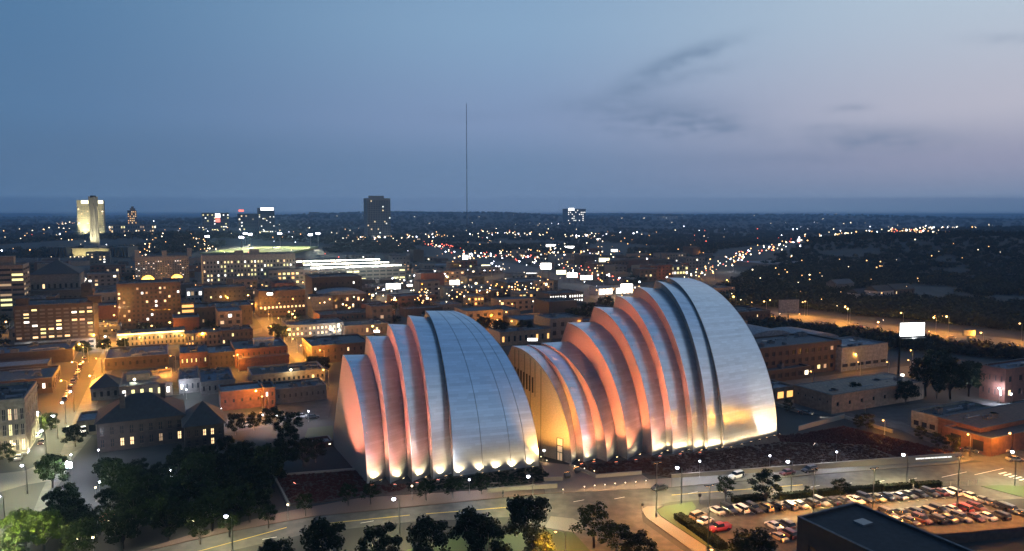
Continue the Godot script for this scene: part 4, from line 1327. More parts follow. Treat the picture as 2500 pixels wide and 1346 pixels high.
	woods("woods_horizon", "blue wooded ridges on the horizon", 6000, -42.0, 42.0, 4200.0, 11000.0, 16.0, 73)
	woods("woods_town", "scattered dark trees among the low roofs", 520, -36.0, 16.0, 430.0, 1250.0, 4.5, 74)

func woods(called: String, label: String, count: int, a0: float, a1: float, d0: float, d1: float, size: float, sd: int) -> void:
	var r := RandomNumberGenerator.new()
	r.seed = sd
	var n := FastNoiseLite.new()
	n.seed = sd
	n.frequency = 0.0045 if d1 < 3000.0 else 0.0015
	var mm := MultiMesh.new()
	mm.transform_format = MultiMesh.TRANSFORM_3D
	mm.mesh = wood_mesh()
	var list := []
	var tries := 0
	while list.size() < count and tries < count * 6:
		tries += 1
		var a := deg_to_rad(r.randf_range(a0, a1))
		var d := 1.0 / r.randf_range(1.0 / d1, 1.0 / d0)
		if d1 > 9000.0:
			d = r.randf_range(d0, d1)
		var x := sin(a) * d
		var z := -cos(a) * d
		if n.get_noise_2d(x, z) < -0.3 or not open_land(x, z):
			continue
		var s := size * r.randf_range(0.55, 1.15)
		list.append(Transform3D(Basis(Vector3.UP, r.randf() * TAU) * Basis.from_scale(Vector3(s, s * r.randf_range(0.8, 1.1), s)), Vector3(x, land(x, z) - s * 0.12, z)))
	mm.instance_count = list.size()
	for i in list.size():
		mm.set_instance_transform(i, list[i])
	var o := MultiMeshInstance3D.new()
	o.name = called
	o.multimesh = mm
	o.material_override = M.wood_far
	add_child(o)
	tag(o, label, "woods", "", "stuff")

func open_land(x: float, z: float) -> bool:
	# keeps the woods off the motorways, the built-up valley and the playing field
	for c in corridors:
		var p := Geometry2D.get_closest_point_to_segment(Vector2(x, z), c[0], c[1])
		if p.distance_to(Vector2(x, z)) < c[2]:
			return false
	return true

func wood_mesh() -> ArrayMesh:
	if T.has("wood"):
		return T.wood
	var r := RandomNumberGenerator.new()
	r.seed = 9
	var mb := MB.new()
	mb.rod(Vector3.ZERO, Vector3(0, 0.5, 0), 0.06, 0.04, 5, false)
	for k in 7:
		var c := Vector3(r.randf_range(-0.5, 0.5), r.randf_range(0.45, 1.15), r.randf_range(-0.5, 0.5))
		for i in 14:
			var d := Vector3(r.randfn(), r.randfn(), r.randfn()).normalized() * r.randf_range(0.15, 0.38)
			leaf(mb, c + d, d.normalized(), 0.17, r)
	T["wood"] = mb.mesh()
	return T.wood

# ------------------------------------------------------------ cars
func loft(mb: MB, st: Array) -> void:
	# st: stations [x, half width at sill, half width at shoulder, y bottom, y shoulder, y top]
	var rows := []
	for s in st:
		var row := []
		for p in [[-s[1] * 0.96, s[3]], [-s[1], lerpf(s[3], s[4], 0.45)], [-s[2], s[4]], [-s[2] * 0.86, s[5] - 0.01], [-s[2] * 0.4, s[5] + 0.02], [0.0, s[5] + 0.03], [s[2] * 0.4, s[5] + 0.02], [s[2] * 0.86, s[5] - 0.01], [s[2], s[4]], [s[1], lerpf(s[3], s[4], 0.45)], [s[1] * 0.96, s[3]]]:
			row.append(Vector3(s[0], p[1], p[0]))
		rows.append(row)
	mb.grid(rows, [], true)
	for e in [[rows[0], true], [rows[rows.size() - 1], false]]:
		var row: Array = e[0]
		for i in range(1, row.size() - 1):
			if e[1]:
				mb.tri(row[0], row[i], row[i + 1])
			else:
				mb.tri(row[0], row[i + 1], row[i])

var car_kinds := {}
func car_shapes(kind: String) -> Dictionary:
	if car_kinds.has(kind):
		return car_kinds[kind]
	var L := 4.6
	var H := 1.45
	var top := [-1.55, -0.75, 0.55, 1.25]   # foot of the rear screen, roof back, roof front, foot of the windscreen
	var hood := 0.88
	var boot := 0.96
	if kind == "suv":
		L = 4.7
		H = 1.74
		top = [-2.2, -1.95, 0.45, 1.15]
		hood = 1.02
		boot = 1.06
	elif kind == "pickup":
		L = 5.5
		H = 1.82
		top = [-0.75, -0.6, 0.75, 1.35]
		hood = 1.12
		boot = 1.08
	var h := L / 2
	var bb := MB.new()
	loft(bb, [[-h, 0.74, 0.7, 0.38, 0.62, boot - 0.14], [-h + 0.18, 0.87, 0.84, 0.26, 0.72, boot - 0.02], [-h * 0.6, 0.91, 0.87, 0.24, 0.78, boot], [top[0] + 0.2, 0.91, 0.86, 0.24, 0.8, boot], [0.2, 0.91, 0.86, 0.24, 0.8, 0.95 if kind == "sedan" else boot], [top[3], 0.91, 0.86, 0.24, 0.78, hood + 0.05], [h * 0.8, 0.89, 0.83, 0.25, 0.68, hood - 0.06], [h - 0.15, 0.84, 0.78, 0.28, 0.58, hood - 0.18], [h, 0.7, 0.64, 0.36, 0.5, hood - 0.3]])
	var gb := MB.new()
	loft(gb, [[top[0], 0.8, 0.78, boot - 0.06, boot - 0.04, boot], [top[1], 0.82, 0.66, boot - 0.06, H - 0.1, H - 0.05], [0.0, 0.84, 0.68, boot - 0.06, H - 0.08, H - 0.02], [top[2], 0.83, 0.66, boot - 0.06, H - 0.1, H - 0.05], [top[3], 0.8, 0.76, hood - 0.02, hood, hood + 0.04]])
	var rb := MB.new()
	loft(rb, [[top[1] - 0.06, 0.66, 0.62, H - 0.12, H - 0.08, H - 0.03], [0.0, 0.7, 0.66, H - 0.1, H - 0.05, H + 0.01], [top[2] + 0.06, 0.66, 0.62, H - 0.12, H - 0.08, H - 0.03]])
	for z in [-1, 1]:
		for p in [[top[3], hood, top[2], H - 0.08], [top[0], boot, top[1], H - 0.08], [0.02, boot - 0.02, -0.05, H - 0.08]]:
			rb.rod(Vector3(p[0], p[1], z * 0.82), Vector3(p[2], p[3], z * 0.68), 0.045, 0.045, 4)
	if kind == "pickup":
		var r2 := MB.new()
		bb.box(Vector3(-h + 0.1, boot - 0.05, -0.88), Vector3(top[0], boot + 0.14, -0.8))
		bb.box(Vector3(-h + 0.1, boot - 0.05, 0.8), Vector3(top[0], boot + 0.14, 0.88))
		bb.box(Vector3(-h, boot - 0.05, -0.88), Vector3(-h + 0.1, boot + 0.14, 0.88))
	var wb := MB.new()
	wb.rod(Vector3(0, 0, -0.11), Vector3(0, 0, 0.11), 0.33, 0.33, 14)
	var hb := MB.new()
	hb.rod(Vector3(0, 0, 0.1), Vector3(0, 0, 0.125), 0.2, 0.18, 10)
	hb.rod(Vector3(0, 0, -0.1), Vector3(0, 0, -0.125), 0.2, 0.18, 10)
	var lb := MB.new()
	lb.ball(Vector3.ZERO, Vector3(0.1, 0.07, 0.17), 4, 8)
	car_kinds[kind] = {"body": bb.mesh(), "glass": gb.mesh(), "roof": rb.mesh(), "tyre": wb.mesh(), "rim": hb.mesh(), "light": lb.mesh(), "h": h, "hood": hood}
	return car_kinds[kind]

func car(kind: String, paint: String, at: Vector3, turn: float, label: String, group := "", lights := false) -> Node3D:
	var s := car_shapes(kind)
	var o := thing("parked_car" if not lights else "car", label, "car" if kind != "pickup" else "pickup truck", at, turn, group)
	part(o, "body", s.body, M["paint_" + paint])
	part(o, "windows", s.glass, M.car_glass)
	part(o, "roof", s.roof, M["paint_" + paint])
	for x in [-s.h * 0.62, s.h * 0.62]:
		for z in [-0.8, 0.8]:
			var w := part(o, "wheel", s.tyre, M.rubber, Vector3(x, 0.33, z))
			part(w, "rim", s.rim, M.alloy)
	for z in [-0.6, 0.6]:
		part(o, "headlight", s.light, M.lamp_warm if lights else M.lens_clear, Vector3(s.h - 0.1, s.hood - 0.34, z))
		part(o, "taillight", s.light, M.lamp_red if lights else M.lens_red, Vector3(-s.h + 0.06, s.hood - 0.16, z))
	if lights:
		spot(o, Vector3(s.h + 0.2, s.hood - 0.34, 0), Vector3(s.h + 12.0, 0.0, 0), Color(1.0, 0.95, 0.85), 90.0, 28.0)
	return o

func cars() -> void:
	for p in [["black", 0.012, 0.012, 0.014], ["charcoal", 0.045, 0.047, 0.052], ["grey", 0.16, 0.16, 0.17], ["silver", 0.42, 0.42, 0.43], ["white_car", 0.72, 0.71, 0.68], ["red", 0.26, 0.018, 0.016], ["maroon", 0.08, 0.014, 0.014], ["blue", 0.025, 0.045, 0.10], ["tan", 0.34, 0.27, 0.17]]:
		var m := mat("paint_" + p[0], Color(p[1], p[2], p[3]), 0.35, 0.1)
		m.clearcoat_enabled = true
		m.clearcoat = 1.0
		m.clearcoat_roughness = 0.08
	mat("car_glass", Color(0.012, 0.013, 0.015), 0.06)
	mat("rubber", Color(0.012, 0.012, 0.012), 0.9)
	mat("alloy", Color(0.35, 0.35, 0.36), 0.35, 0.8)
	mat("lens_clear", Color(0.6, 0.6, 0.6), 0.1)
	mat("lens_red", Color(0.35, 0.01, 0.01), 0.15)
	var r := RandomNumberGenerator.new()
	r.seed = 88
	var words := {"black": "black", "charcoal": "charcoal", "grey": "grey", "silver": "silver", "white_car": "white", "red": "red", "maroon": "maroon", "blue": "dark blue", "tan": "tan"}
	var south := atan2(-SOUTH.z, SOUTH.x)
	var rows := [
		[Vector3(48.05, 0.00, -165.48), Vector3(109.79, 0.00, -177.48), ["silver", "black", "white_car", "charcoal", "tan", "black", "grey", "silver", "charcoal", "grey", "black", "charcoal", "white_car", "black", "tan", "blue", "silver", "charcoal", "black", "black", "maroon", "white_car"], "row along the hedge", 0.0],
		[Vector3(86.97, 0.00, -164.09), Vector3(109.74, 0.00, -167.37), ["charcoal", "black", "charcoal", "tan", "black", "white_car", "red", "maroon"], "upper middle row", 0.0],
		[Vector3(86.90, 0.00, -159.62), Vector3(112.07, 0.00, -162.72), ["silver", "charcoal", "maroon", "black", "tan", "grey", "maroon", "white_car", "black"], "lower middle row", 0.0],
		[Vector3(112.93, 0.00, -174.33), Vector3(118.36, 0.00, -163.63), ["white_car", "grey", "charcoal", "black", "blue", "black"], "short row at the corner lawn", -0.12]]
	for row in rows:
		var cs: Array = row[2]
		for i in cs.size():
			var p: Vector3 = row[0].lerp(row[1], float(i) / (cs.size() - 1))
			var kind := "suv" if r.randf() < 0.45 else "sedan"
			var flip := PI if r.randf() < 0.35 else 0.0
			car(kind, cs[i], p + Vector3(0, 0.06, 0) + SOUTH * r.randf_range(-0.35, 0.35), south + flip + row[4] + r.randf_range(-0.03, 0.03), "%s %s parked in the %s" % [words[cs[i]], kind if kind == "sedan" else "sport utility car", row[3]], "cars in the car park")
	var west := atan2(-WEST.z, WEST.x)
	car("suv", "tan", Vector3(42.85, 0.00, -162.72) + Vector3(0, 0.06, 0), west + 0.15, "cream van-like car beside the clipped hedge end", "cars in the car park")
	car("sedan", "white_car", Vector3(43.75, 0.00, -160.05) + Vector3(0, 0.06, 0), west + 0.2, "white sedan between the cream car and the red truck", "cars in the car park")
	car("pickup", "red", Vector3(45.90, 0.00, -156.20) + Vector3(0, 0.06, 0), west + PI - 0.06, "red pickup truck parked by the clipped hedge", "cars in the car park")
	car("sedan", "white_car", Vector3(58.40, 0.00, -157.46) + Vector3(0, 0.06, 0), south, "white sedan close to the flat dark roof", "cars in the car park")
	car("suv", "charcoal", Vector3(61.11, 0.00, -157.89) + Vector3(0, 0.06, 0), south, "charcoal car against the flat-roofed block", "cars in the car park")
	car("suv", "maroon", Vector3(59.94, 0.00, -153.33) + Vector3(0, 0.06, 0), south, "maroon car at the foot of the flat-roofed block", "cars in the car park")
	car("sedan", "tan", Vector3(57.40, 0.00, -151.73) + Vector3(0, 0.06, 0), south, "tan sedan half hidden by the dark tree", "cars in the car park")
	car("sedan", "black", Vector3(37.41, 0.00, -180.20) + Vector3(0, 0.03, 0), west + PI, "black sedan on the road at the end of the bollard row")
	car("suv", "white_car", Vector3(59.41, 0.00, -188.24) + Vector3(0, 0.14, 0), west + 0.1 + PI, "white car pulled up beside the low garden wall")
	car("sedan", "maroon", Vector3(73.77, 0.00, -190.67) + Vector3(0, 0.14, 0), west + PI, "maroon car half behind the cone-shaped tree")
	car("suv", "black", Vector3(80.45, 0.00, -192.53) + Vector3(0, 0.14, 0), west + PI, "black car parked by the low wall past the tree")
	car("sedan", "charcoal", Vector3(134.50, 0.00, -209.53) + Vector3(0, 0.03, 0), west - 1.1, "dark car with headlights on entering by the lettered wall", "", true)
	car("suv", "tan", Vector3(141.25, 0.00, -214.05) + Vector3(0, 0.03, 0), west - 1.57, "tan car parked outside the brick hall", "cars by the brick hall")
	car("suv", "tan", Vector3(144.14, 0.00, -210.64) + Vector3(0, 0.03, 0), west - 1.57, "second tan car parked outside the brick hall", "cars by the brick hall")
	car("sedan", "tan", Vector3(142.37, 0.00, -201.70) + Vector3(0, 0.03, 0), west - 0.5, "yellowish car turning at the far corner of the road")
	car("sedan", "charcoal", Vector3(102.53, 0.00, -249.83) + Vector3(0, 0.03, 0), west - 1.1, "car with headlights on passing the garden ramp", "", true)
	# the side street
	var st := [[Vector3(-148.46, 0.00, -223.69), "white_car", "white car parked across the side street from the corner building"], [Vector3(-140.75, 0.00, -203.08), "silver", "silver car parked below the corner building"], [Vector3(-141.95, 0.00, -208.06), "grey", "grey car parked next above the silver one"], [Vector3(-142.89, 0.00, -230.59), "white_car", "white car at the kerb by the pale garage"]]
	for q in st:
		car("sedan", q[1], q[0] + Vector3(0, 0.03, 0), south, q[2], "cars in the side street")
	car("sedan", "maroon", Vector3(-143.13, 0.00, -217.17) + Vector3(0, 0.03, 0), south + PI, "car with lit lamps driving up the side street", "", true)
	for i in 9:
		var p: Vector3 = Vector3(-167.51, 0.00, -268.82).lerp(Vector3(-205.08, 0.00, -345.59), i / 8.0)
		car("sedan" if i % 3 else "suv", ["charcoal", "silver", "black", "grey"][i % 4], p + Vector3(0, 0.03, 0), south, "%s car at the kerb of the orange-lit street" % ["charcoal", "silver", "black", "grey"][i % 4], "cars along the orange-lit street")
	for q in [[Vector3(-75.77, 0.00, -240.80), "charcoal"], [Vector3(-72.36, 0.00, -245.74), "silver"], [Vector3(-68.30, 0.00, -244.73), "black"], [Vector3(-85.68, 0.00, -249.83), "grey"], [Vector3(-87.15, 0.00, -236.05), "white_car"]]:
		car("sedan", q[1], q[0] + Vector3(0, 0.03, 0), west, "%s car in the small lot behind the dark trees" % words[q[1]], "cars in the small lot")
	# traffic on the motorway
	for q in [[Vector3(196.82, 0.00, -456.75), "silver"], [Vector3(206.87, 0.00, -431.04), "grey"], [Vector3(213.78, 0.00, -443.53), "red"], [Vector3(246.82, 0.00, -405.33), "tan"], [Vector3(243.03, 0.00, -389.81), "charcoal"], [Vector3(249.46, 0.00, -392.32), "black"], [Vector3(254.41, 0.00, -375.42), "silver"]]:
		car("sedan", q[1], q[0] + Vector3(0, 0.05, 0), -0.938, "%s car with lamps lit on the motorway" % words[q[1]], "traffic on the motorway", true)

var corridors := []

# ------------------------------------------------------------ the brick district behind the shells
func near_district() -> void:
	corridors = [[Vector2(177, -497), Vector2(287, -375), 46], [Vector2(-170, -1441), Vector2(45, -734), 45], [Vector2(45, -734), Vector2(102, -488), 40], [Vector2(-109, -561), Vector2(-5, -822), 26], [Vector2(123, -623), Vector2(357, -1098), 40], [Vector2(357, -1098), Vector2(918, -2024), 60], [Vector2(-527, -1362), Vector2(-389, -1362), 60], [Vector2(271, -608), Vector2(336, -608), 16], [Vector2(-752, -1253), Vector2(-696, -1253), 90], [Vector2(-404, -1043), Vector2(-299, -1043), 60], [Vector2(-182, -321), Vector2(-353, -693), 10], [Vector2(-87, -301), Vector2(-206, -571), 11], [Vector2(-202, -375), Vector2(-166, -380), 6], [Vector2(-166, -380), Vector2(-150, -434), 6], [Vector2(-407, -1080), Vector2(-407, -1330), 92]]
	big = [Vector3(-95, 9, -220), Vector3(-115, 13, -222), Vector3(-137, 7, -231), Vector3(-156, 8, -276), Vector3(-145, 15, -285), Vector3(-176, 16, -339), Vector3(-152, 13, -215), Vector3(-196, 14, -287), Vector3(-216, 14, -313), Vector3(-229, 20, -344), Vector3(-238, 19, -381), Vector3(-231, 19, -366), Vector3(-192, 18, -385), Vector3(-170, 7, -379), Vector3(-163, 7, -386), Vector3(-149, 9, -390), Vector3(-149, 12, -336), Vector3(-136, 11, -337), Vector3(-120, 14, -342), Vector3(-113, 12, -327), Vector3(-131, 13, -291), Vector3(-119, 13, -290), Vector3(-95, 16, -302), Vector3(-99, 8, -263), Vector3(-81, 10, -273), Vector3(-89, 6, -262), Vector3(-86, 15, -352), Vector3(-116, 17, -421), Vector3(-88, 14, -426), Vector3(-59, 5, -216), Vector3(-350, 15, -500), Vector3(-350, 22, -561), Vector3(-332, 20, -529), Vector3(-294, 5, -503), Vector3(-353, 27, -735), Vector3(-226, 19, -453), Vector3(-288, 14, -516), Vector3(-207, 9, -462), Vector3(-249, 8, -570), Vector3(-265, 48, -733), Vector3(-221, 18, -709), Vector3(-170, 60, -753), Vector3(-135, 20, -549), Vector3(-123, 18, -522), Vector3(-161, 17, -504), Vector3(-222, 17, -560), Vector3(-185, 18, -462), Vector3(-106, 20, -461), Vector3(-887, 27, -1547), Vector3(-1006, 62, -1942), Vector3(-1303, 15, -2515), Vector3(-943, 44, -2331), Vector3(-856, 34, -2377), Vector3(-746, 25, -2223), Vector3(-1411, 37, -5233), Vector3(-355, 34, -1930), Vector3(360, 66, -4253), Vector3(1056, 97, -5065), Vector3(120, 28, -322), Vector3(112, 15, -307), Vector3(155, 16, -334), Vector3(123, 16, -370), Vector3(149, 17, -375), Vector3(130, 27, -268), Vector3(159, 27, -230), Vector3(145, 15, -236), Vector3(153, 23, -221), Vector3(202, 28, -280), Vector3(98, 8, -273), Vector3(293, 10, -580), Vector3(282, 11, -586), Vector3(291, 12, -644), Vector3(313, 13, -589), Vector3(350, 64, -939), Vector3(138, 16, -446), Vector3(4, 17, -394), Vector3(35, 16, -543), Vector3(12, 28, -661), Vector3(-29, 9, -551), Vector3(10, 10, -572), Vector3(-82, 45, -928), Vector3(-43, 14, -460), Vector3(-13, 16, -485), Vector3(167, 31, -826), Vector3(98, 13, -836), Vector3(86, 19, -632), Vector3(-602, 60, -1043), Vector3(-516, 45, -893), Vector3(-690, 40, -1118), Vector3(-408, 90, -1193), Vector3(-330, 60, -962), Vector3(-740, 60, -1319)]
	building("school_wing", "lower hip-roofed wing of the dark school toward the shells", Vector3(-96.33, 0.00, -210.27), 10.8, 7.2, 16.0, {"wall": "brick_dark", "roof": "slate", "hip": 5.5, "f": [5, 2, 0.34, 0.62, 0.6, 0.8], "lit": 0.3, "glow": ["lit_warm_window", "glass_dark"], "detail": true, "frame": "brick_brown"})
	building("school", "dark hip-roofed school with lit ground-floor windows beside the park", Vector3(-121.33, 0.00, -208.79), 23.2, 8.6, 18.0, {"wall": "brick_dark", "roof": "slate", "hip": 6.0, "house": [[6, 4, 1.4, 1.4, 7.5], [17, 9, 1.4, 1.4, 8.5]], "f": [9, 2, 0.34, 0.62, 0.6, 0.8], "lit": 0.05, "lit_rows": [0], "glow": ["lit_warm_window", "lit_dim_window", "glass_dark", "lit_warm_window", "glass_dark"], "detail": true, "frame": "brick_brown"})
	building("garage", "small pale flat garage next to the school", Vector3(-136.65, 0.00, -224.53), 5.6, 4.7, 12.0, {"wall": "plaster_cream", "roof": "roof_pale", "units": 0, "f": [2, 1, 0.7, 0.6, 0.2, 0.8], "lit": 0.4, "cat": "garage"})
	building("townhouse", "small stone house with a dark pyramid roof by the orange street", Vector3(-157.01, 0.00, -267.63), 9.2, 4.7, 14.0, {"wall": "stone_grey", "roof": "slate", "hip": 4.0, "f": [4, 1, 0.4, 0.6, 0.6, 0.8], "lit": 0.3})
	building("row_building", "grey building with five bright square windows behind the school", Vector3(-146.96, 0.00, -268.82), 18.0, 5.1, 28.0, {"wall": "plaster_tan", "roof": "roof_grey", "f": [6, 1, 0.36, 0.62, 0.6, 0.9], "lit": 0.85, "glow": ["lit_white_window", "lit_yellow_window"], "house": [[2, 12, 8, 6, 2.4]]})
	building("row_building", "long dark brick row with a blue-grey roof by the orange street", Vector3(-180.92, 0.00, -320.08), 25.7, 5.4, 30.0, {"wall": "brick_dark", "roof": "roof_blue", "units": 5, "f": [9, 1, 0.3, 0.5, 1.0, 1.0], "lit": 0.2})
	building("corner_building", "olive-lit corner building with tall lit windows on the side street", Vector3(-152.53, 0.00, -201.02), 13.2, 16.8, 24.0, {"wall": "plaster_cream", "roof": "roof_dark", "band": 1.6, "units": 5, "f": [9, 3, 0.5, 0.7, 1.0, 2.2], "r": [6, 3, 0.35, 0.6, 1.0, 2.2], "lit": 0.5, "detail": true})
	building("shop_building", "dark low shop with two glaring white windows on the side street", Vector3(-201.83, 0.00, -270.03), 24.7, 6.0, 26.0, {"wall": "brick_dark", "roof": "roof_grey", "units": 4, "f": [13, 1, 0.5, 0.45, 0.8, 0.9], "lit": 0.18, "glow": ["lit_white_window"], "r": [5, 1, 0.5, 0.6, 0.4, 0.9]})
	building("shop_building", "long low shop under a pale blue metal roof beside the orange street", Vector3(-224.48, 0.00, -301.00), 25.7, 4.9, 14.0, {"wall": "brick_dark", "roof": "roof_pale", "units": 0, "par": 0.3})
	building("warehouse", "dark warehouse with a blue roof behind the pale-roofed shop", Vector3(-240.35, 0.00, -325.23), 36.3, 6.0, 24.0, {"wall": "brick_dark", "roof": "roof_blue", "units": 6, "r": [5, 2, 0.4, 0.5, 0.5, 0.8], "lit": 0.25})
	building("brick_loft", "big dark brick loft block with a white ground floor", Vector3(-247.53, 0.00, -359.90), 34.5, 23.9, 30.0, {"wall": "brick_dark", "roof": "roof_dark", "band": 7.0, "f": [10, 8, 0.66, 0.5, 6.5, 1.6], "pane": "glass_grey", "lit": 0.22, "glow": ["lit_yellow_window", "lit_warm_window", "lit_dim_window", "lit_white_window"], "units": 4, "house": [[1.0, 2, 5, 5, 4.0], [32.0, 2, 6, 5, 3.5]]})
	building("white_arcade", "white arcaded ground floor in front of the brick loft block", Vector3(-246.51, 0.00, -357.78), 34.9, 5.8, 2.4, {"wall": "plaster_white", "roof": "roof_pale", "units": 0, "f": [9, 2, 0.62, 0.5, 0.3, 0.4], "lit": 0.28, "glow": ["lit_yellow_window", "lit_white_window"], "pane": "glass_dark", "r": [1, 1, 0.5, 0.5, 0.5, 0.5]})
	building("gold_terrace", "cream terrace with a gold-lit cornice and small arched windows", Vector3(-204.00, 0.00, -373.12), 32.1, 7.7, 12.0, {"wall": "plaster_cream", "roof": "roof_grey", "f": [16, 2, 0.36, 0.55, 0.5, 1.6], "lit": 0.06})
	building("corner_shop", "small gold-lit corner shop at the end of the terrace", Vector3(-168.87, 0.00, -373.12), 4.3, 7.7, 12.0, {"wall": "plaster_cream", "roof": "roof_grey", "f": [3, 2, 0.5, 0.6, 0.4, 0.8], "lit": 0.9, "glow": ["lit_orange_window"], "units": 0})
	building("shop_row", "tan shop row along the cross street", Vector3(-165.79, 0.00, -377.74), 12.8, 7.4, 12.0, {"wall": "plaster_tan", "roof": "roof_grey", "f": [6, 2, 0.4, 0.5, 0.4, 0.9], "lit": 0.1, "units": 1})
	building("shop_row", "brown brick shop row along the cross street", Vector3(-153.27, 0.00, -381.29), 15.8, 8.1, 12.0, {"wall": "brick_brown", "roof": "roof_grey", "f": [7, 2, 0.4, 0.5, 0.4, 0.9], "lit": 0.1, "units": 1})
	building("orange_block", "orange brick block with two lit windows at the alley", Vector3(-148.97, 0.00, -323.50), 11.4, 7.1, 22.0, {"wall": "brick_orange", "roof": "roof_blue", "f": [6, 1, 0.24, 0.4, 1.4, 1.4], "lit": 0.35, "glow": ["lit_yellow_window"], "units": 3})
	building("dark_block", "dark brick block with a pale blue roof beside the orange one", Vector3(-137.00, 0.00, -325.23), 11.1, 6.9, 20.0, {"wall": "brick_dark", "roof": "roof_pale", "f": [5, 2, 0.3, 0.5, 0.5, 1.0], "lit": 0.05, "units": 2})
	building("red_block", "red brick block with a white stair house on its roof", Vector3(-124.80, 0.00, -325.23), 22.9, 8.6, 26.0, {"wall": "brick_red", "roof": "roof_grey", "f": [10, 2, 0.3, 0.5, 0.6, 1.0], "lit": 0.05, "house": [[9, 8, 9, 5, 3.0]], "house_wall": "plaster_white", "units": 4})
	building("red_annex", "lower red brick annex with a pale coping below the red block", Vector3(-121.40, 0.00, -320.08), 21.7, 5.5, 5.0, {"wall": "brick_orange", "roof": "roof_pale", "units": 0, "band": 0.6})
	building("grey_block", "grey plaster block with a blue roof behind the school", Vector3(-129.23, 0.00, -278.77), 7.8, 5.5, 24.0, {"wall": "stone_grey", "roof": "roof_blue", "f": [4, 1, 0.3, 0.5, 0.6, 0.8], "lit": 0.3, "units": 2})
	building("grey_block", "olive-lit grey block with vents on a blue roof", Vector3(-119.56, 0.00, -276.22), 12.4, 5.1, 24.0, {"wall": "stone_grey", "roof": "roof_blue", "f": [6, 1, 0.3, 0.5, 0.6, 0.8], "lit": 0.1, "units": 4})
	building("cream_hall", "long cream hall with a row of dark windows lit from above", Vector3(-104.24, 0.00, -288.08), 28.9, 5.2, 17.0, {"wall": "plaster_cream", "roof": "roof_dark", "f": [15, 1, 0.5, 0.42, 1.0, 1.2], "lit": 0.04, "units": 4})
	building("red_shed", "dark red brick shed with a pale roof edge by the small lot", Vector3(-103.06, 0.00, -254.06), 14.1, 6.8, 12.0, {"wall": "brick_red", "roof": "roof_pale", "units": 0, "f": [5, 1, 0.25, 0.3, 1.2, 1.6], "lit": 0.0})
	building("stone_shed", "dark stone shed with a grey roof below the cream hall", Vector3(-86.47, 0.00, -262.95), 18.3, 5.5, 13.0, {"wall": "stone_dark", "roof": "roof_grey", "f": [9, 1, 0.3, 0.4, 1.0, 1.0], "lit": 0.0, "units": 3})
	building("narrow_house", "narrow red house beside the strong sodium lamp", Vector3(-88.41, 0.00, -256.22), 3.7, 7.7, 10.0, {"wall": "brick_red", "roof": "roof_dark", "f": [2, 2, 0.35, 0.5, 0.8, 0.8], "lit": 0.2, "units": 0})
	building("brown_block", "brown block with a broad grey roof behind the lowest shell", Vector3(-92.66, 0.00, -334.18), 27.6, 8.5, 26.0, {"wall": "brick_brown", "roof": "roof_grey", "l": [5, 2, 0.3, 0.5, 0.8, 1.0], "f": [9, 2, 0.3, 0.5, 0.8, 1.0], "lit": 0.05, "units": 4})
	building("lit_offices", "low office building with many yellow-lit windows past the crossing", Vector3(-125.82, 0.00, -405.33), 31.7, 7.0, 20.0, {"wall": "stone_grey", "roof": "roof_blue", "f": [14, 2, 0.5, 0.5, 0.5, 0.8], "lit": 0.55, "glow": ["lit_yellow_window", "lit_dim_window", "lit_warm_window"], "units": 3})
	building("flat_block", "low dark block with a pale curved roof edge past the crossing", Vector3(-94.92, 0.00, -410.78), 25.8, 5.9, 22.0, {"wall": "brick_dark", "roof": "roof_grey", "f": [9, 1, 0.4, 0.5, 0.5, 0.8], "lit": 0.12, "units": 3})
	building("field_hut", "low white-roofed hut by the small playing field", Vector3(-61.54, 0.00, -211.01), 8.4, 1.7, 6.0, {"wall": "brick_red", "roof": "roof_pale", "units": 0, "lit": 0.3, "f": [5, 1, 0.4, 0.5, 0.4, 0.5]})
	# streets lit by sodium lamps
	sheet("street", [[-187.0, -320.9], [-278.1, -518.4], [-359.1, -693.3], [-350.5, -693.3], [-270.8, -518.4], [-228.9, -428.0], [-177.9, -320.9]], 0.03, M.road)
	sheet("street", [[-89.4, -280.1], [-75.0, -280.1], [-82.1, -320.9], [-131.0, -420.7], [-198.6, -566.1], [-207.6, -566.1], [-153.1, -443.5], [-103.4, -343.6]], 0.03, M.road)
	sheet("street", [[-131.4, -276.8], [-127.9, -276.8], [-158.7, -343.6], [-161.2, -343.6]], 0.035, M.road)
	sheet("street", [[-263.0, -353.6], [-162.9, -373.1], [-146.8, -425.1], [-153.1, -443.5], [-170.1, -389.8], [-277.2, -373.1]], 0.025, M.road)
	sheet("street", [[-92.4, -227.1], [-63.2, -245.7], [-69.5, -280.1], [-84.6, -264.7], [-88.4, -253.5], [-98.9, -250.9]], 0.028, M.asphalt)
	sheet("playing_field", [[-63.5, -214.8], [-54.8, -219.6], [-59.2, -236.1], [-66.5, -233.3]], 0.05, M.grass)
	for q in [Vector3(-167.54, 0.00, -270.63), Vector3(-161.49, 0.00, -278.77), Vector3(-183.88, 0.00, -304.79), Vector3(-178.22, 0.00, -312.65), Vector3(-199.22, 0.00, -338.84), Vector3(-194.98, 0.00, -347.56), Vector3(-215.03, 0.00, -375.42), Vector3(-213.42, 0.00, -389.81), Vector3(-235.06, 0.00, -420.67), Vector3(-247.20, 0.00, -460.18)]:
		street_lamp(q, YAW, 7.5, SODIUM, "lamp_sodium", 640.0, "sodium street lamp along the orange-lit street", "sodium lamps of the brick district")
	for q in [Vector3(-98.55, 0.00, -343.63), Vector3(-123.85, 0.00, -397.42), Vector3(-94.01, 0.00, -348.56), Vector3(-149.71, 0.00, -451.70), Vector3(-173.94, 0.00, -501.53), Vector3(-159.55, 0.00, -474.41), Vector3(-138.06, 0.00, -434.10), Vector3(-107.85, 0.00, -362.04)]:
		street_lamp(q, YAW, 7.5, SODIUM, "lamp_sodium", 720.0, "sodium street lamp along the yellow-lit street near the shells", "sodium lamps of the brick district")
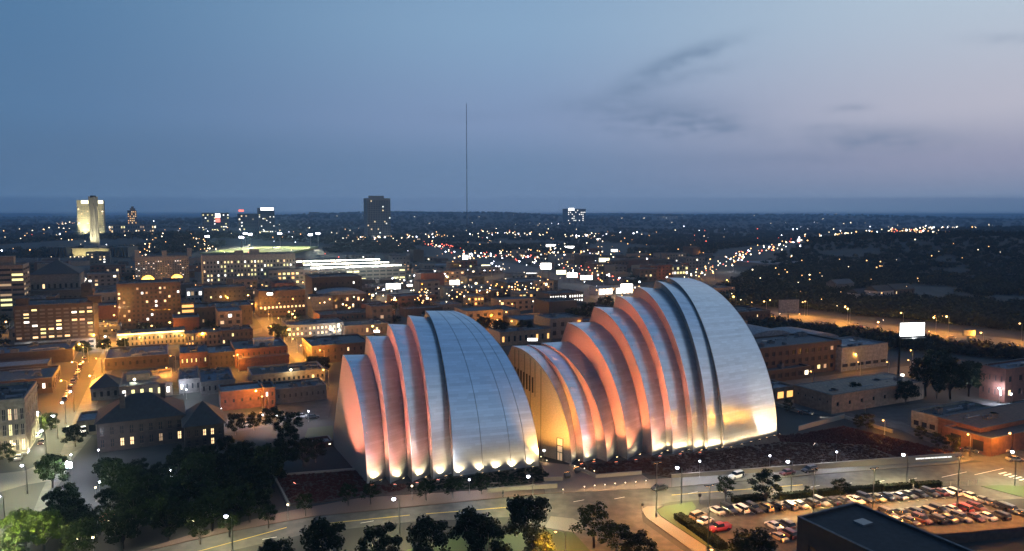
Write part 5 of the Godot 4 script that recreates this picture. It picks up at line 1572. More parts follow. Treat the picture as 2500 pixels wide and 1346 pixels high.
	for q in [[Vector3(-148.66, 0.00, -318.40), "sodium lamp in the alley beside the orange brick block"], [Vector3(-138.84, 0.00, -293.69), "sodium lamp at the lower mouth of the alley"], [Vector3(-88.91, 0.00, -255.14), "strong sodium lamp over the small lot by the red brick shed"], [Vector3(-83.94, 0.00, -246.75), "sodium lamp by the narrow red passage"], [Vector3(-73.88, 0.00, -289.46), "sodium lamp by the end of the cream facade"], [Vector3(-86.27, 0.00, -331.45), "sodium lamp near the lowest steel shell"], [Vector3(-150.55, 0.00, -384.89), "sodium lamp on the cross street by the tan shops"], [Vector3(-160.56, 0.00, -380.10), "sodium lamp on the cross street by the gold corner"], [Vector3(-168.24, 0.00, -373.12), "sodium lamp at the gold corner"], [Vector3(-186.66, 0.00, -366.39), "sodium lamp before the gold-lit terrace"], [Vector3(-194.13, 0.00, -362.04), "sodium lamp at the end of the gold-lit terrace"], [Vector3(-120.08, 0.00, -320.93), "sodium lamp below the two-tier red brick block"], [Vector3(-120.78, 0.00, -318.40), "second sodium lamp below the two-tier red brick block"]]:
		street_lamp(q[0], YAW, 7.5, SODIUM, "lamp_sodium", 320.0, q[1], "sodium lamps of the brick district")
	# pale lamps of the side street and the park
	for q in [[Vector3(-154.68, 0.00, -252.99), 250.0], [Vector3(-148.41, 0.00, -237.93), 250.0], [Vector3(-141.28, 0.00, -222.02), 250.0], [Vector3(-148.94, 0.00, -226.23), 300.0], [Vector3(-152.79, 0.00, -227.96), 250.0], [Vector3(-135.05, 0.00, -206.61), 250.0], [Vector3(-121.26, 0.00, -177.48), 300.0], [Vector3(-112.96, 0.00, -157.46), 320.0], [Vector3(-144.58, 0.00, -208.06), 250.0]]:
		street_lamp(q[0], YAW, 7.6, GREENISH, "lamp_cool", q[1] * 1.5, "pale street lamp along the side street by the park", "pale lamps of the side street", 0.7, 0.36, "tall_street_lamp")
	for q in [[Vector3(-121.54, 0.00, -196.36), "small park lamp by the park's street gate"], [Vector3(-119.22, 0.00, -190.67), "small park lamp close to the park floodlight"], [Vector3(-116.21, 0.00, -200.34), "park lamp below the school's corner"], [Vector3(-151.86, 0.00, -236.05), "small lamp beside the lit shrub tree"], [Vector3(-92.61, 0.00, -222.85), "blue-white lamp by the school's lower wing"], [Vector3(-126.78, 0.00, -276.85), "white lamp behind the school's roof"], [Vector3(-122.76, 0.00, -270.63), "second white lamp behind the school's roof"], [Vector3(-98.97, 0.00, -243.74), "small white lamp at the edge of the small lot"], [Vector3(-82.15, 0.00, -236.05), "white lamp among the small lot's trees"], [Vector3(-77.26, 0.00, -235.13), "second white lamp among the small lot's trees"], [Vector3(-68.47, 0.00, -240.80), "white lamp in the small lot by the field"], [Vector3(-88.51, 0.00, -184.13), "park lamp over a pale bench"], [Vector3(-86.26, 0.00, -180.20), "park lamp under the tree by the bench"], [Vector3(-102.14, 0.00, -175.89), "small park lamp on the inner path"], [Vector3(-101.11, 0.00, -172.28), "second small park lamp on the inner path"], [Vector3(-87.20, 0.00, -152.92), "lone park lamp near the road"], [Vector3(-97.81, 0.00, -177.48), "tiny park lamp in the shade"], [Vector3(-24.42, 0.00, -173.30), "white lamp glowing in a footway tree"], [Vector3(-10.65, 0.00, -177.48), "white lamp behind the footway trees"], [Vector3(-51.24, 0.00, -161.82), "amber-haloed lamp in a tree by the brick footway"], [Vector3(-68.93, 0.00, -152.92), "amber-haloed lamp in a tree by the park corner"], [Vector3(-86.09, 0.00, -144.92), "amber lamp in a tree at the park's end"], [Vector3(-88.87, 0.00, -144.20), "blue-white lamp at the park's end"], [Vector3(1.06, 0.00, -152.92), "amber lamp in the lawn tree"], [Vector3(4.56, 0.00, -145.28), "white lamp at the lower lawn"]]:
		post_lamp(q[0], 3.6, COOL if q[0].z < -175.0 else Color(1.0, 0.86, 0.66), "lamp_cool" if q[0].z < -175.0 else "lamp_warm", 60.0, q[1], "post lamps of the park and footway")
	# the park floodlight
	var fl := thing("park_floodlight", "dazzling white floodlight on a short mast in the park", "floodlight", Vector3(-112.24, 0.00, -180.20))
	var mb := MB.new()
	mb.rod(Vector3.ZERO, Vector3(0, 6.0, 0), 0.1, 0.08, 8)
	part(fl, "mast", mb.mesh(), M.black_metal)
	var hb := MB.new()
	hb.box(Vector3(-0.9, 5.6, -0.25), Vector3(0.9, 7.2, -0.05))
	part(fl, "housing", hb.mesh(), M.black_metal)
	var lb := MB.new()
	lb.box(Vector3(-0.8, 5.7, -0.045), Vector3(0.8, 7.1, 0.0))
	part(fl, "lamp_lens", lb.mesh(), glow("lamp_flood", Color(0.85, 0.92, 1.0), 20.0))
	lamp(fl, Vector3(0, 6.4, 0.3), Color(0.8, 0.9, 1.0), 260.0, 0.6)
	# the lamp that lights the lime trees
	street_lamp(Vector3(-97.5, 0, -131.0), 0.3, 11.5, GREENISH, "lamp_warm", 1500.0, "lamp facing the lime trees at the side street", "", 0.7, 0.3)
	# small lit things of the park
	var kiosk := thing("park_bench_shelter", "pale bench slab under a park lamp", "bench", Vector3(-87.03, 0.00, -181.86), 0.5)
	var kb := MB.new()
	kb.box(Vector3(-2.2, 0.55, -0.5), Vector3(2.2, 0.75, 0.5))
	part(kiosk, "seat", kb.mesh(), M.stone_pale)
	for x in [-1.7, 1.7]:
		var k2 := MB.new()
		k2.box(Vector3(x - 0.2, 0, -0.4), Vector3(x + 0.2, 0.55, 0.4))
		part(kiosk, "leg", k2.mesh(), M.concrete)
	var cs := thing("dome_tent", "small orange dome tent glowing dimly in the park", "tent", Vector3(-92.24, 0.00, -162.27))
	var db := MB.new()
	db.ball(Vector3(0, 0.0, 0), Vector3(2.4, 1.7, 1.9), 8, 14)
	part(cs, "canopy", db.mesh(), mat("tent_orange", Color(0.42, 0.16, 0.09), 0.8))
	var sk := MB.new()
	sk.rod(Vector3(-2.3, 0.02, 0), Vector3(2.3, 0.02, 0), 0.05, 0.05, 5)
	sk.rod(Vector3(0, 0.05, 1.92), Vector3(0, 1.0, 1.62), 0.05, 0.05, 5)
	part(cs, "seam", sk.mesh(), M.dark_fitting)
	lamp(cs, Vector3(1.0, 3.4, 3.0), Color(1, 0.7, 0.45), 6.0, 0.1)

# ------------------------------------------------------------ landmarks beyond
func landmarks() -> void:
	mat("mast_dark", Color(0.05, 0.04, 0.05), 0.8)
	mat("mast_pale", Color(0.30, 0.32, 0.35), 0.8)
	building("office_block", "pale office block with long yellow window bands", Vector3(-356.72, 0.00, -481.85), 28.0, 34.9, 26.0, {"wall": "plaster_tan", "roof": "roof_dark", "f": [4, 9, 0.92, 0.45, 3.0, 1.5], "r": [3, 9, 0.9, 0.45, 3.0, 1.5], "lit": 0.45, "glow": ["lit_yellow_window", "lit_dim_window", "lit_dim_window"], "house": [[12, 6, 10, 8, 6]]})
	building("station_hall", "great grey station hall with a tall hipped roof", Vector3(-356.11, 0.00, -536.51), 32.0, 24.3, 40.0, {"wall": "stone_grey", "roof": "roof_dark", "hip": 10.0, "f": [9, 1, 0.4, 0.7, 5.0, 5.0], "lit": 0.05})
	building("station_range", "lower front range of the station with three glowing arched windows", Vector3(-344.89, 0.00, -514.10), 35.7, 14.6, 16.0, {"wall": "stone_dark", "roof": "roof_dark", "f": [11, 1, 0.42, 0.6, 4.0, 3.0], "lit": 0.28, "glow": ["lit_yellow_window", "lit_warm_window"]})
	building("chimney_tower", "dark arched brick tower beside the station", Vector3(-295.07, 0.00, -497.47), 6.1, 21.5, 9.0, {"wall": "brick_dark", "roof": "roof_dark", "units": 0, "band": 3.0, "f": [1, 1, 0.5, 0.3, 14.0, 3.0], "lit": 0.0, "cat": "tower"})
	building("twin_bay_hotel", "stone hotel of two brick bays between three turrets", Vector3(-370.80, 0.05, -716.85), 48.4, 26.7, 18.0, {"wall": "stone_pale", "roof": "roof_dark", "f": [22, 9, 0.42, 0.45, 7.0, 4.0], "lit": 0.24, "glow": ["lit_warm_window", "lit_white_window", "lit_dim_window"], "pane": "glass_dark", "house": [[0.2, 0.2, 4, 5, 7], [24.2, 0.2, 4.4, 5, 6], [47.5, 0.2, 4, 5, 8]]})
	building("brick_midrise", "brown brick mid-rise with scattered lit windows and a lit penthouse", Vector3(-236.32, 0.00, -434.10), 34.7, 27.6, 26.0, {"wall": "brick_brown", "roof": "roof_dark", "f": [14, 9, 0.46, 0.5, 1.5, 2.0], "lit": 0.24, "glow": ["lit_warm_window", "lit_white_window", "lit_dim_window"], "units": 4})
	building("pale_sheds", "pale grey sheds between the loft block and the mid-rise", Vector3(-288.39, 0.00, -501.53), 14.0, 14.8, 26.0, {"wall": "stone_grey", "roof": "roof_grey", "f": [4, 2, 0.3, 0.4, 1.0, 1.0], "lit": 0.3, "units": 2})
	building("parking_deck", "open parking deck glowing orange beside the mid-rise", Vector3(-206.67, 0.00, -453.37), 7.3, 13.9, 16.0, {"wall": "plaster_tan", "roof": "roof_grey", "f": [1, 4, 0.92, 0.55, 0.6, 0.6], "lit": 1.0, "glow": ["lit_orange_window"], "units": 0})
	building("white_shop", "white-lit low shop behind the parking deck", Vector3(-251.27, 0.00, -560.96), 11.1, 10.8, 14.0, {"wall": "plaster_white", "roof": "roof_pale", "f": [4, 2, 0.7, 0.6, 0.4, 0.6], "lit": 0.7, "glow": ["lit_white_window", "lit_dim_window"], "units": 0})
	building("post_office", "very long stone office building with rows of yellow windows", Vector3(-297.50, 0.03, -700.87), 86.6, 29.2, 30.0, {"wall": "stone_pale", "roof": "roof_dark", "f": [28, 5, 0.45, 0.5, 3.0, 5.0], "lit": 0.45, "glow": ["lit_yellow_window", "lit_warm_window", "lit_yellow_window", "lit_white_window"], "house": [[30, 8, 8, 6, 4], [44, 8, 9, 6, 5]]})
	building("post_office_wing", "lower wing with a lit band beside the long stone offices", Vector3(-231.80, 0.01, -693.13), 32.8, 15.7, 20.0, {"wall": "stone_grey", "roof": "roof_grey", "f": [8, 3, 0.6, 0.5, 1.5, 2.0], "lit": 0.6, "glow": ["lit_yellow_window", "lit_orange_window"]})
	building("deck_building", "wide building under three dazzling rows of deck lights", Vector3(-209.13, 0.01, -709.02), 109.2, 14.4, 46.0, {"wall": "stone_grey", "roof": "roof_grey", "f": [16, 3, 0.8, 0.42, 1.5, 1.5], "lit": 0.62, "glow": ["lit_yellow_window", "lit_yellow_window", "glass_dark"], "units": 0})
	building("dark_warehouse", "tall black brick warehouse with three small lit windows", Vector3(-144.68, 0.00, -527.34), 36.1, 23.3, 30.0, {"wall": "brick_dark", "roof": "roof_dark", "f": [9, 5, 0.3, 0.45, 2.0, 3.0], "lit": 0.06, "glow": ["lit_white_window"]})
	building("silver_roofed_block", "brown block with a silver vaulted roof before the black warehouse", Vector3(-132.52, 0.00, -505.66), 31.8, 12.6, 22.0, {"wall": "brick_brown", "roof": "roof_pale", "barrel": 3.0, "f": [8, 2, 0.35, 0.5, 2.0, 1.0], "lit": 0.2})
	building("sign_block", "dark brown block with a white sign and one lit row of windows", Vector3(-169.33, 0.00, -485.67), 30.3, 17.7, 26.0, {"wall": "brick_brown", "roof": "roof_dark", "f": [12, 4, 0.5, 0.4, 1.5, 3.0], "lit": 0.03, "lit_rows": [1], "glow": ["lit_warm_window"], "units": 4})
	building("blue_block", "dark blue-grey block beyond the parking deck", Vector3(-229.70, 0.00, -541.24), 30.0, 14.1, 28.0, {"wall": "stone_dark", "roof": "roof_dark", "f": [9, 3, 0.35, 0.4, 1.5, 1.5], "lit": 0.08, "glow": ["lit_white_window", "lit_yellow_window"], "units": 4})
	building("long_dark_block", "long dark block with pale roof edges below the blue-grey one", Vector3(-193.96, 0.00, -443.53), 33.1, 12.1, 26.0, {"wall": "brick_dark", "roof": "roof_grey", "f": [11, 2, 0.3, 0.4, 1.5, 1.5], "lit": 0.1, "units": 5})
	building("red_flats", "low red brick flats beyond the crossing", Vector3(-117.43, 0.00, -443.53), 36.9, 7.6, 22.0, {"wall": "brick_red", "roof": "roof_dark", "f": [12, 2, 0.35, 0.5, 0.8, 0.8], "lit": 0.1, "units": 3})
	building("lit_tower", "floodlit cream tower with a white glowing crown", Vector3(-901.50, 15.56, -1520.00), 48.7, 80.6, 36.0, {"wall": "plaster_cream", "roof": "roof_pale", "f": [9, 13, 0.5, 0.5, 6.0, 11.0], "lit": 0.1, "pane": "glass_grey", "cat": "tower"})
	building("brick_complex", "pale low complex behind the memorial hill", Vector3(-1047.63, 4.72, -1900.00), 111.9, 34.6, 40.0, {"wall": "stone_grey", "roof": "roof_grey", "f": [20, 3, 0.5, 0.5, 1.0, 1.0], "lit": 0.3})
	building("lantern_tower", "small orange-lit tower with a stepped top on the horizon", Vector3(-1311.43, 16.40, -2500.00), 27.5, 61.9, 20.0, {"wall": "brick_orange", "roof": "roof_pale", "f": [5, 8, 0.5, 0.5, 1.0, 1.0], "lit": 0.5, "glow": ["lit_orange_window", "lit_warm_window"], "house": [[8, 4, 16, 12, 8], [12, 6, 8, 8, 14]], "cat": "tower"})
	building("slab_block", "grey slab block with a square white sign on the horizon", Vector3(-972.41, 10.40, -2300.00), 79.2, 59.6, 30.0, {"wall": "stone_grey", "roof": "roof_dark", "f": [12, 6, 0.6, 0.4, 2.0, 2.0], "lit": 0.3, "glow": ["lit_yellow_window", "lit_white_window"]})
	building("red_sign_block", "dark block with a red lit sign on its roof on the horizon", Vector3(-877.82, 10.45, -2350.00), 62.2, 56.9, 30.0, {"wall": "stone_dark", "roof": "roof_dark", "f": [9, 5, 0.6, 0.4, 2.0, 2.0], "lit": 0.15})
	building("crown_tower", "dark office tower with a white light crown", Vector3(-760.42, 6.87, -2200.00), 45.8, 77.8, 30.0, {"wall": "stone_dark", "roof": "roof_dark", "f": [9, 12, 0.6, 0.5, 4.0, 7.0], "lit": 0.12, "lit_rows": [0], "glow": ["lit_white_window", "lit_yellow_window"], "cat": "tower"})
	building("faint_block", "faint grey block far on the horizon", Vector3(-1432.65, 48.24, -5200.00), 67.0, 27.5, 40.0, {"wall": "stone_grey", "roof": "roof_grey", "units": 0})
	building("blue_tower", "tall blue-grey office tower with a fine window grid", Vector3(-375.19, 3.04, -1900.00), 62.0, 104.9, 36.0, {"wall": "stone_pale", "roof": "roof_grey", "f": [14, 20, 0.62, 0.62, 3.0, 5.0], "lit": 0.05, "lit_rows": [0], "glow": ["lit_warm_window", "lit_white_window"], "pane": "glass_dark", "house": [[11, 8, 36, 20, 7]], "cat": "tower"})
	building("hill_hospital", "distant pale hospital with bright signs on the ridge", Vector3(319.14, 18.13, -4200.00), 120.3, 75.2, 60.0, {"wall": "stone_grey", "roof": "roof_grey", "f": [10, 6, 0.5, 0.5, 3.0, 3.0], "lit": 0.35, "glow": ["lit_white_window"]})
	building("pale_slab", "faint pale slab block far on the ridge", Vector3(989.15, 21.80, -5000.00), 176.7, 25.9, 60.0, {"wall": "plaster_white", "roof": "roof_pale", "units": 0, "f": [8, 3, 0.4, 0.4, 2.0, 2.0], "lit": 0.1})
	sign_box("crown_sign", "white glowing crown band of the floodlit cream tower", Vector3(-884.49, 88.39, -1505.00), 47.4, 7.5, "sign_yellow", "sign")
	sign_box("crown_sign", "white light crown of the dark office tower", Vector3(-749.85, 77.29, -2185.00), 40.5, 8.5, "sign_white", "sign")
	sign_box("roof_sign", "square white sign on the grey slab block", Vector3(-925.22, 54.74, -2285.00), 15.8, 14.0, "sign_white", "sign")
	sign_box("roof_sign", "red square sign below the white square one", Vector3(-924.43, 40.74, -2285.00), 14.5, 12.7, "sign_red", "sign")
	sign_box("roof_sign", "red oval sign above the dark horizon block", Vector3(-868.65, 73.89, -2330.00), 17.1, 6.5, "sign_red", "sign")
	sign_box("roof_sign", "white sign on the distant hospital", Vector3(321.89, 83.94, -4180.00), 32.6, 13.9, "sign_white", "sign")
	sign_box("wall_sign", "rounded white sign on the dark brown block", Vector3(-168.59, 14.92, -488.00), 8.0, 1.7, "sign_white", "sign")
	deck_lights(Vector3(-231.68, 18.41, -781.70), 92.3, 14.4, "back")
	deck_lights(Vector3(-210.41, 18.41, -734.72), 88.9, 14.4, "middle")
	deck_lights(Vector3(-191.93, 18.41, -693.04), 89.8, 14.4, "front")
	cornice_light(Vector3(-204.00, 0.00, -373.12), 32.1, 7.7)
	neon(Vector3(-247.53, 0.00, -359.90), 34.5)
	wall_flood(Vector3(-104.24, 0.00, -288.08), Vector3(15.0, 6.4, 1.6), Color(1.0, 0.80, 0.45), 34.0, "gabled white lamp over the cream hall's doorway")
	wall_flood(Vector3(-146.96, 0.00, -268.82), Vector3(5.0, 6.7, -4.0), Color(1.0, 0.92, 0.62), 60.0, "glaring round lamp on the roof of the five-window building")
	wall_flood(Vector3(-152.53, 0.00, -201.02), Vector3(10.6, 4.5, 3.5), Color(1.0, 0.86, 0.5), 60.0, "wall lamp on the corner building")
	tower_flood(Vector3(-901.50, 15.56, -1520.00), 48.7)
	memorial()
	hotel_trim()
	mast()
	stadium()

func memorial() -> void:
	var at: Vector3 = Vector3(-627.44, 20.87, -1100.00)
	var o := thing("memorial_tower", "floodlit fluted stone memorial tower on the hill", "monument", at)
	var h := 72.0
	var mb := MB.new()
	for k in 16:
		var a := TAU * k / 16
		var b := TAU * (k + 1) / 16
		var r0 := 6.6
		var r1 := 5.0
		var f := 0.86 if k % 2 else 1.0
		var g := 1.0 if k % 2 else 0.86
		mb.quad(Vector3(cos(b) * r0 * g, 0, sin(b) * r0 * g), Vector3(cos(a) * r0 * f, 0, sin(a) * r0 * f), Vector3(cos(a) * r1 * f, h, sin(a) * r1 * f), Vector3(cos(b) * r1 * g, h, sin(b) * r1 * g))
	part(o, "shaft", mb.mesh(), M.stone_pale)
	for k in 4:
		var gb := MB.new()
		var a := TAU * k / 4 + PI / 4
		gb.box(Vector3(4.2, h - 12, -1.2), Vector3(6.2, h + 1.5, 1.2), Basis(Vector3.UP, a))
		part(o, "guardian_block", gb.mesh(), M.stone_pale)
	var cb := MB.new()
	cb.rod(Vector3(0, h, 0), Vector3(0, h + 3.0, 0), 4.2, 3.6, 16)
	part(o, "crown_bowl", cb.mesh(), M.stone_dark)
	var bb := MB.new()
	bb.box(Vector3(-11, -18, -11), Vector3(11, 0, 11))
	part(o, "plinth", bb.mesh(), M.stone_pale)
	for p in [Vector3(-16, 1, 22), Vector3(16, 1, 22)]:
		spot(o, p, Vector3(0, 34, 0), Color(1.0, 0.92, 0.58), 5200.0, 44.0, 0.8)
	for p in [Vector3(-16, 0, 22), Vector3(16, 0, 22)]:
		var fb := MB.new()
		fb.box(p + Vector3(-0.8, -0.6, -0.6), p + Vector3(0.8, 0.6, 0.6))
		part(o, "floodlight", fb.mesh(), M.dark_fitting)
	var w := thing("memorial_wall", "long yellow-lit frieze wall under the memorial tower", "wall", Vector3(-617.72, 6.00, -1070.00))
	var wb := MB.new()
	wb.box(Vector3(-27, 0, -3), Vector3(27, 12, 0))
	wb.box(Vector3(-27.5, 11, -3.5), Vector3(27.5, 12.4, 0.4))
	part(w, "frieze", wb.mesh(), M.stone_pale)
	for k in 9:
		var f2 := MB.new()
		f2.box(Vector3(-24 + k * 6 - 0.5, 0, 9.4), Vector3(-24 + k * 6 + 0.5, 0.6, 10.2))
		part(w, "floodlight", f2.mesh(), M.lamp_warm)
		spot(w, Vector3(-24 + k * 6, 0.9, 9.0), Vector3(-24 + k * 6, 8, 0), Color(1.0, 0.82, 0.32), 260.0, 50.0, 0.4)
	for s in [-1, 1]:
		var m := thing("memorial_hall", "low dark stone hall flanking the memorial, %s side" % ["east", "west"][(s + 1) / 2], "building", (Vector3(-617.72, 6.00, -1070.00)) + Vector3(s * 45.0, 0, -8))
		var hb := MB.new()
		hb.box(Vector3(-13, 0, -14), Vector3(13, 13, 14))
		hb.box(Vector3(-13.6, 13, -14.6), Vector3(13.6, 14.2, 14.6))
		part(m, "wall", hb.mesh(), M.stone_dark)
		for k in 6:
			var pb := MB.new()
			pb.rod(Vector3(-11 + k * 4.4, 0, 15), Vector3(-11 + k * 4.4, 12.9, 15), 0.8, 0.7, 8)
			part(m, "column", pb.mesh(), M.stone_grey)

func hotel_trim() -> void:
	# orange light at the foot of the twin-bay hotel, from its canopies
	var at: Vector3 = Vector3(-370.80, 0.05, -716.85)
	for x in [11.0, 37.0]:
		var o := thing("hotel_canopy", "orange-lit arched canopy at the foot of the twin-bay hotel", "canopy", at + WEST * x - SOUTH * 3.2, YAW, "hotel canopies")
		for k in 3:
			lamp(o, Vector3(k * 4.0 - 4.0, 4.5, 4.2), Color(1.0, 0.42, 0.05), 260.0, 1.0)
		var mb := MB.new()
		for i in 10:
			var a := PI * i / 10
			var b := PI * (i + 1) / 10
			mb.quad(Vector3(-cos(a) * 7, sin(a) * 9, 0), Vector3(-cos(a) * 7, sin(a) * 9, 3), Vector3(-cos(b) * 7, sin(b) * 9, 3), Vector3(-cos(b) * 7, sin(b) * 9, 0))
		part(o, "arch", mb.mesh(), M.stone_pale)
		var gb := MB.new()
		for i in 10:
			var a := PI * i / 10
			var b := PI * (i + 1) / 10
			gb.tri(Vector3(0, 0, 0.6), Vector3(-cos(b) * 6.8, sin(b) * 8.8, 0.6), Vector3(-cos(a) * 6.8, sin(a) * 8.8, 0.6))
		part(o, "lit_window", gb.mesh(), M.sign_orange)

func mast() -> void:
	var o := thing("radio_mast", "very tall thin lattice radio mast against the sky", "radio mast", Vector3(-141.49, 2.26, -2300.00))
	var n := 24
	var h := 405.0
	for i in n:
		var y0 := h * i / n
		var y1 := h * (i + 1) / n
		var mb := MB.new()
		var w0 := lerpf(2.1, 0.7, y0 / h)
		var w1 := lerpf(2.1, 0.7, y1 / h)
		for k in 3:
			var a := TAU * k / 3
			var b := TAU * (k + 1) / 3
			var p := Vector3(cos(a) * w0, y0, sin(a) * w0)
			var q := Vector3(cos(a) * w1, y1, sin(a) * w1)
			var q2 := Vector3(cos(b) * w1, y1, sin(b) * w1)
			mb.rod(p, q, 0.32, 0.32, 4, false)
			mb.rod(p, q2, 0.16, 0.16, 4, false)
			mb.rod(q, q2, 0.16, 0.16, 4, false)
		part(o, "mast_section", mb.mesh(), M.mast_dark if (i / 3) % 2 == 0 else M.mast_pale)

func stadium() -> void:
	# a floodlit playing field in front of the far houses
	var c: Vector3 = Vector3(-406.96, 10.35, -1200.00)
	var f := thing("playing_field", "bright floodlit yellow-green playing field on the slope", "playing field", c, 0.06)
	var mb := MB.new()
	mb.box(Vector3(-66, -3, -105), Vector3(66, 0.0, 105))
	part(f, "turf", mb.mesh(), grainy("turf", Color(0.20, 0.24, 0.035), 0.9, "fine", 20.0))
	for k in 5:
		var lb := MB.new()
		lb.box(Vector3(-62 + k * 31 - 0.4, 0.0, -100), Vector3(-62 + k * 31 + 0.4, 0.05, 100))
		part(f, "line", lb.mesh(), M.paint_white)
	var spots := [[-70, -108], [-44, -60], [-8, -108], [0, 100], [60, -108], [68, -30], [-68, 60]]
	for s in spots:
		var p := c + Vector3(s[0], 0, s[1])
		var o := thing("floodlight_mast", "tall floodlight mast at the edge of the lit playing field", "floodlight", p, 0.0, "playing field floodlights")
		var pb := MB.new()
		pb.rod(Vector3.ZERO, Vector3(0, 22, 0), 0.45, 0.3, 6)
		part(o, "mast", pb.mesh(), M.grey_metal)
		var hb := MB.new()
		hb.box(Vector3(-3.6, 21.2, -0.3), Vector3(3.6, 25.0, 0.3))
		part(o, "head", hb.mesh(), M.dark_fitting)
		for x in [-2.4, 0.0, 2.4]:
			var lb := MB.new()
			lb.ball(Vector3(x, 23, 0.4), Vector3(1.3, 1.6, 0.6), 5, 8)
			part(o, "lamp_bulb", lb.mesh(), M.lamp_cool)
		var to := Vector3(-s[0] * 0.6, 0, -s[1] * 0.5)
		spot(o, Vector3(0, 22.6, 1.2 if s[1] < 0 else -1.2), to, Color(1.0, 0.97, 0.72), 8000.0, 62.0, 1.0)

# ------------------------------------------------------------ west of the shells
func west_side() -> void:
	building("brick_shops", "dark brown brick shops with a lit storefront west of the shells", Vector3(101.96, 0.00, -301.00), 50.3, 13.5, 22.0, {"wall": "brick_brown", "roof": "roof_grey", "f": [13, 3, 0.5, 0.45, 0.6, 1.2], "lit": 0.08, "lit_rows": [0], "glow": ["lit_dim_window", "lit_yellow_window", "glass_dark"], "units": 5})
	building("patio_bar", "low dark bar with strings of lights before the brick shops", Vector3(102.86, 0.00, -295.12), 26.8, 5.1, 14.0, {"wall": "brick_dark", "roof": "roof_grey", "f": [7, 1, 0.6, 0.5, 0.6, 0.8], "lit": 0.1, "units": 2})
	building("blue_roofed_shop", "shop with a deep pale blue roof edge and a row of white lamps", Vector3(145.58, 0.00, -318.40), 29.8, 10.6, 20.0, {"wall": "roof_pale", "roof": "roof_pale", "f": [6, 1, 0.75, 0.35, 0.4, 6.0], "lit": 0.1, "pane": "glass_dark", "units": 3})
	building("curved_sheds", "pale curved-roof sheds behind the brick shops", Vector3(114.77, 0.00, -351.58), 29.8, 8.1, 26.0, {"wall": "brick_brown", "roof": "roof_pale", "barrel": 4.0, "lit": 0.1})
	building("curved_sheds", "second pale curved-roof shed behind the brick shops", Vector3(139.70, 0.00, -357.78), 31.5, 6.2, 24.0, {"wall": "brick_brown", "roof": "roof_pale", "barrel": 3.2, "lit": 0.1})
	building("tan_building", "long tan building with five small windows on its end wall", Vector3(111.38, 0.00, -249.83), 48.7, 6.8, 16.9, {"wall": "plaster_tan", "roof": "roof_grey", "l": [5, 1, 0.22, 0.28, 2.6, 1.4], "f": [8, 1, 0.2, 0.3, 1.0, 1.4], "lit": 0.0, "units": 4, "band": 0.5})
	building("brick_hall", "red brick hall with a broad dark roof beside the garden", Vector3(139.78, 0.00, -213.28), 48.8, 6.0, 13.1, {"wall": "brick_orange", "roof": "roof_dark", "l": [7, 1, 0.16, 0.6, 0.3, 1.8], "lit": 0.0, "units": 3, "band": 0.5})
	building("brick_hall_porch", "cream-fronted low bay at the garden end of the brick hall", Vector3(134.55, 0.00, -226.23), 27.6, 5.8, 9.0, {"wall": "plaster_cream", "roof": "roof_dark", "l": [3, 1, 0.7, 0.5, 0.3, 2.2], "units": 2, "lit": 0.0})
	building("brick_annex", "lower red brick annex at the road end of the brick hall", Vector3(137.68, 0.00, -205.19), 41.7, 5.3, 14.0, {"wall": "brick_orange", "roof": "roof_dark", "l": [2, 1, 0.5, 0.7, 0.2, 0.8], "units": 0, "lit": 0.0})
	building("western_block", "two-storey brick block with white wall lamps", Vector3(181.61, 0.00, -264.68), 50.1, 12.7, 9.3, {"wall": "brick_red", "roof": "roof_blue", "f": [8, 2, 0.3, 0.4, 1.0, 1.5], "l": [4, 2, 0.3, 0.4, 1.0, 1.5], "lit": 0.1, "units": 4})
	building("truck_shed", "small pale shed with lit lamps behind the western shell", Vector3(93.98, 0.00, -264.68), 14.0, 5.1, 12.0, {"wall": "plaster_tan", "roof": "roof_pale", "f": [3, 1, 0.7, 0.6, 0.2, 0.8], "lit": 0.6, "glow": ["lit_orange_window"], "units": 1})
	building("white_house", "white wooden house with a gabled roof on the wooded bluff", Vector3(287.19, 0.07, -570.82), 19.0, 8.4, 12.0, {"wall": "plaster_white", "roof": "roof_dark", "gable": 4.0, "f": [4, 2, 0.35, 0.5, 0.5, 0.5], "lit": 0.0, "cat": "house"})
	building("white_house", "lower white house next to the taller one on the bluff", Vector3(274.93, 0.06, -576.22), 20.8, 5.9, 11.0, {"wall": "plaster_white", "roof": "roof_dark", "gable": 3.5, "f": [5, 1, 0.35, 0.5, 0.5, 0.5], "lit": 0.0, "cat": "house"})
	building("bluff_house", "dim grey house above the white ones on the bluff", Vector3(283.26, 0.16, -634.76), 22.0, 7.9, 11.0, {"wall": "stone_grey", "roof": "roof_grey", "gable": 3.5, "f": [5, 1, 0.35, 0.5, 0.5, 0.5], "lit": 0.0, "cat": "house"})
	building("bluff_house", "brown house above the motorway trees", Vector3(304.77, 0.10, -578.60), 23.6, 8.9, 12.0, {"wall": "brick_brown", "roof": "roof_dark", "gable": 4.0, "f": [5, 2, 0.3, 0.5, 0.5, 0.5], "lit": 0.2, "cat": "house"})
	building("pale_depot", "long low pale depot roof below the far bluff", Vector3(311.30, 2.51, -886.54), 115.5, 5.5, 60.0, {"wall": "stone_grey", "roof": "roof_pale", "units": 0})
	building("brick_plant", "dark brick plant with small lit windows beyond the tallest shell", Vector3(130.82, 0.00, -428.03), 29.1, 11.2, 26.0, {"wall": "brick_dark", "roof": "roof_dark", "f": [10, 3, 0.3, 0.45, 1.0, 1.5], "lit": 0.06})
	building("low_lit_shop", "low shop with an orange-lit yard between the shell clusters", Vector3(-6.03, 0.00, -380.10), 30.2, 7.4, 16.0, {"wall": "plaster_tan", "roof": "roof_grey", "f": [9, 1, 0.4, 0.5, 0.6, 1.0], "lit": 0.3, "glow": ["lit_orange_window", "lit_yellow_window"], "units": 3})
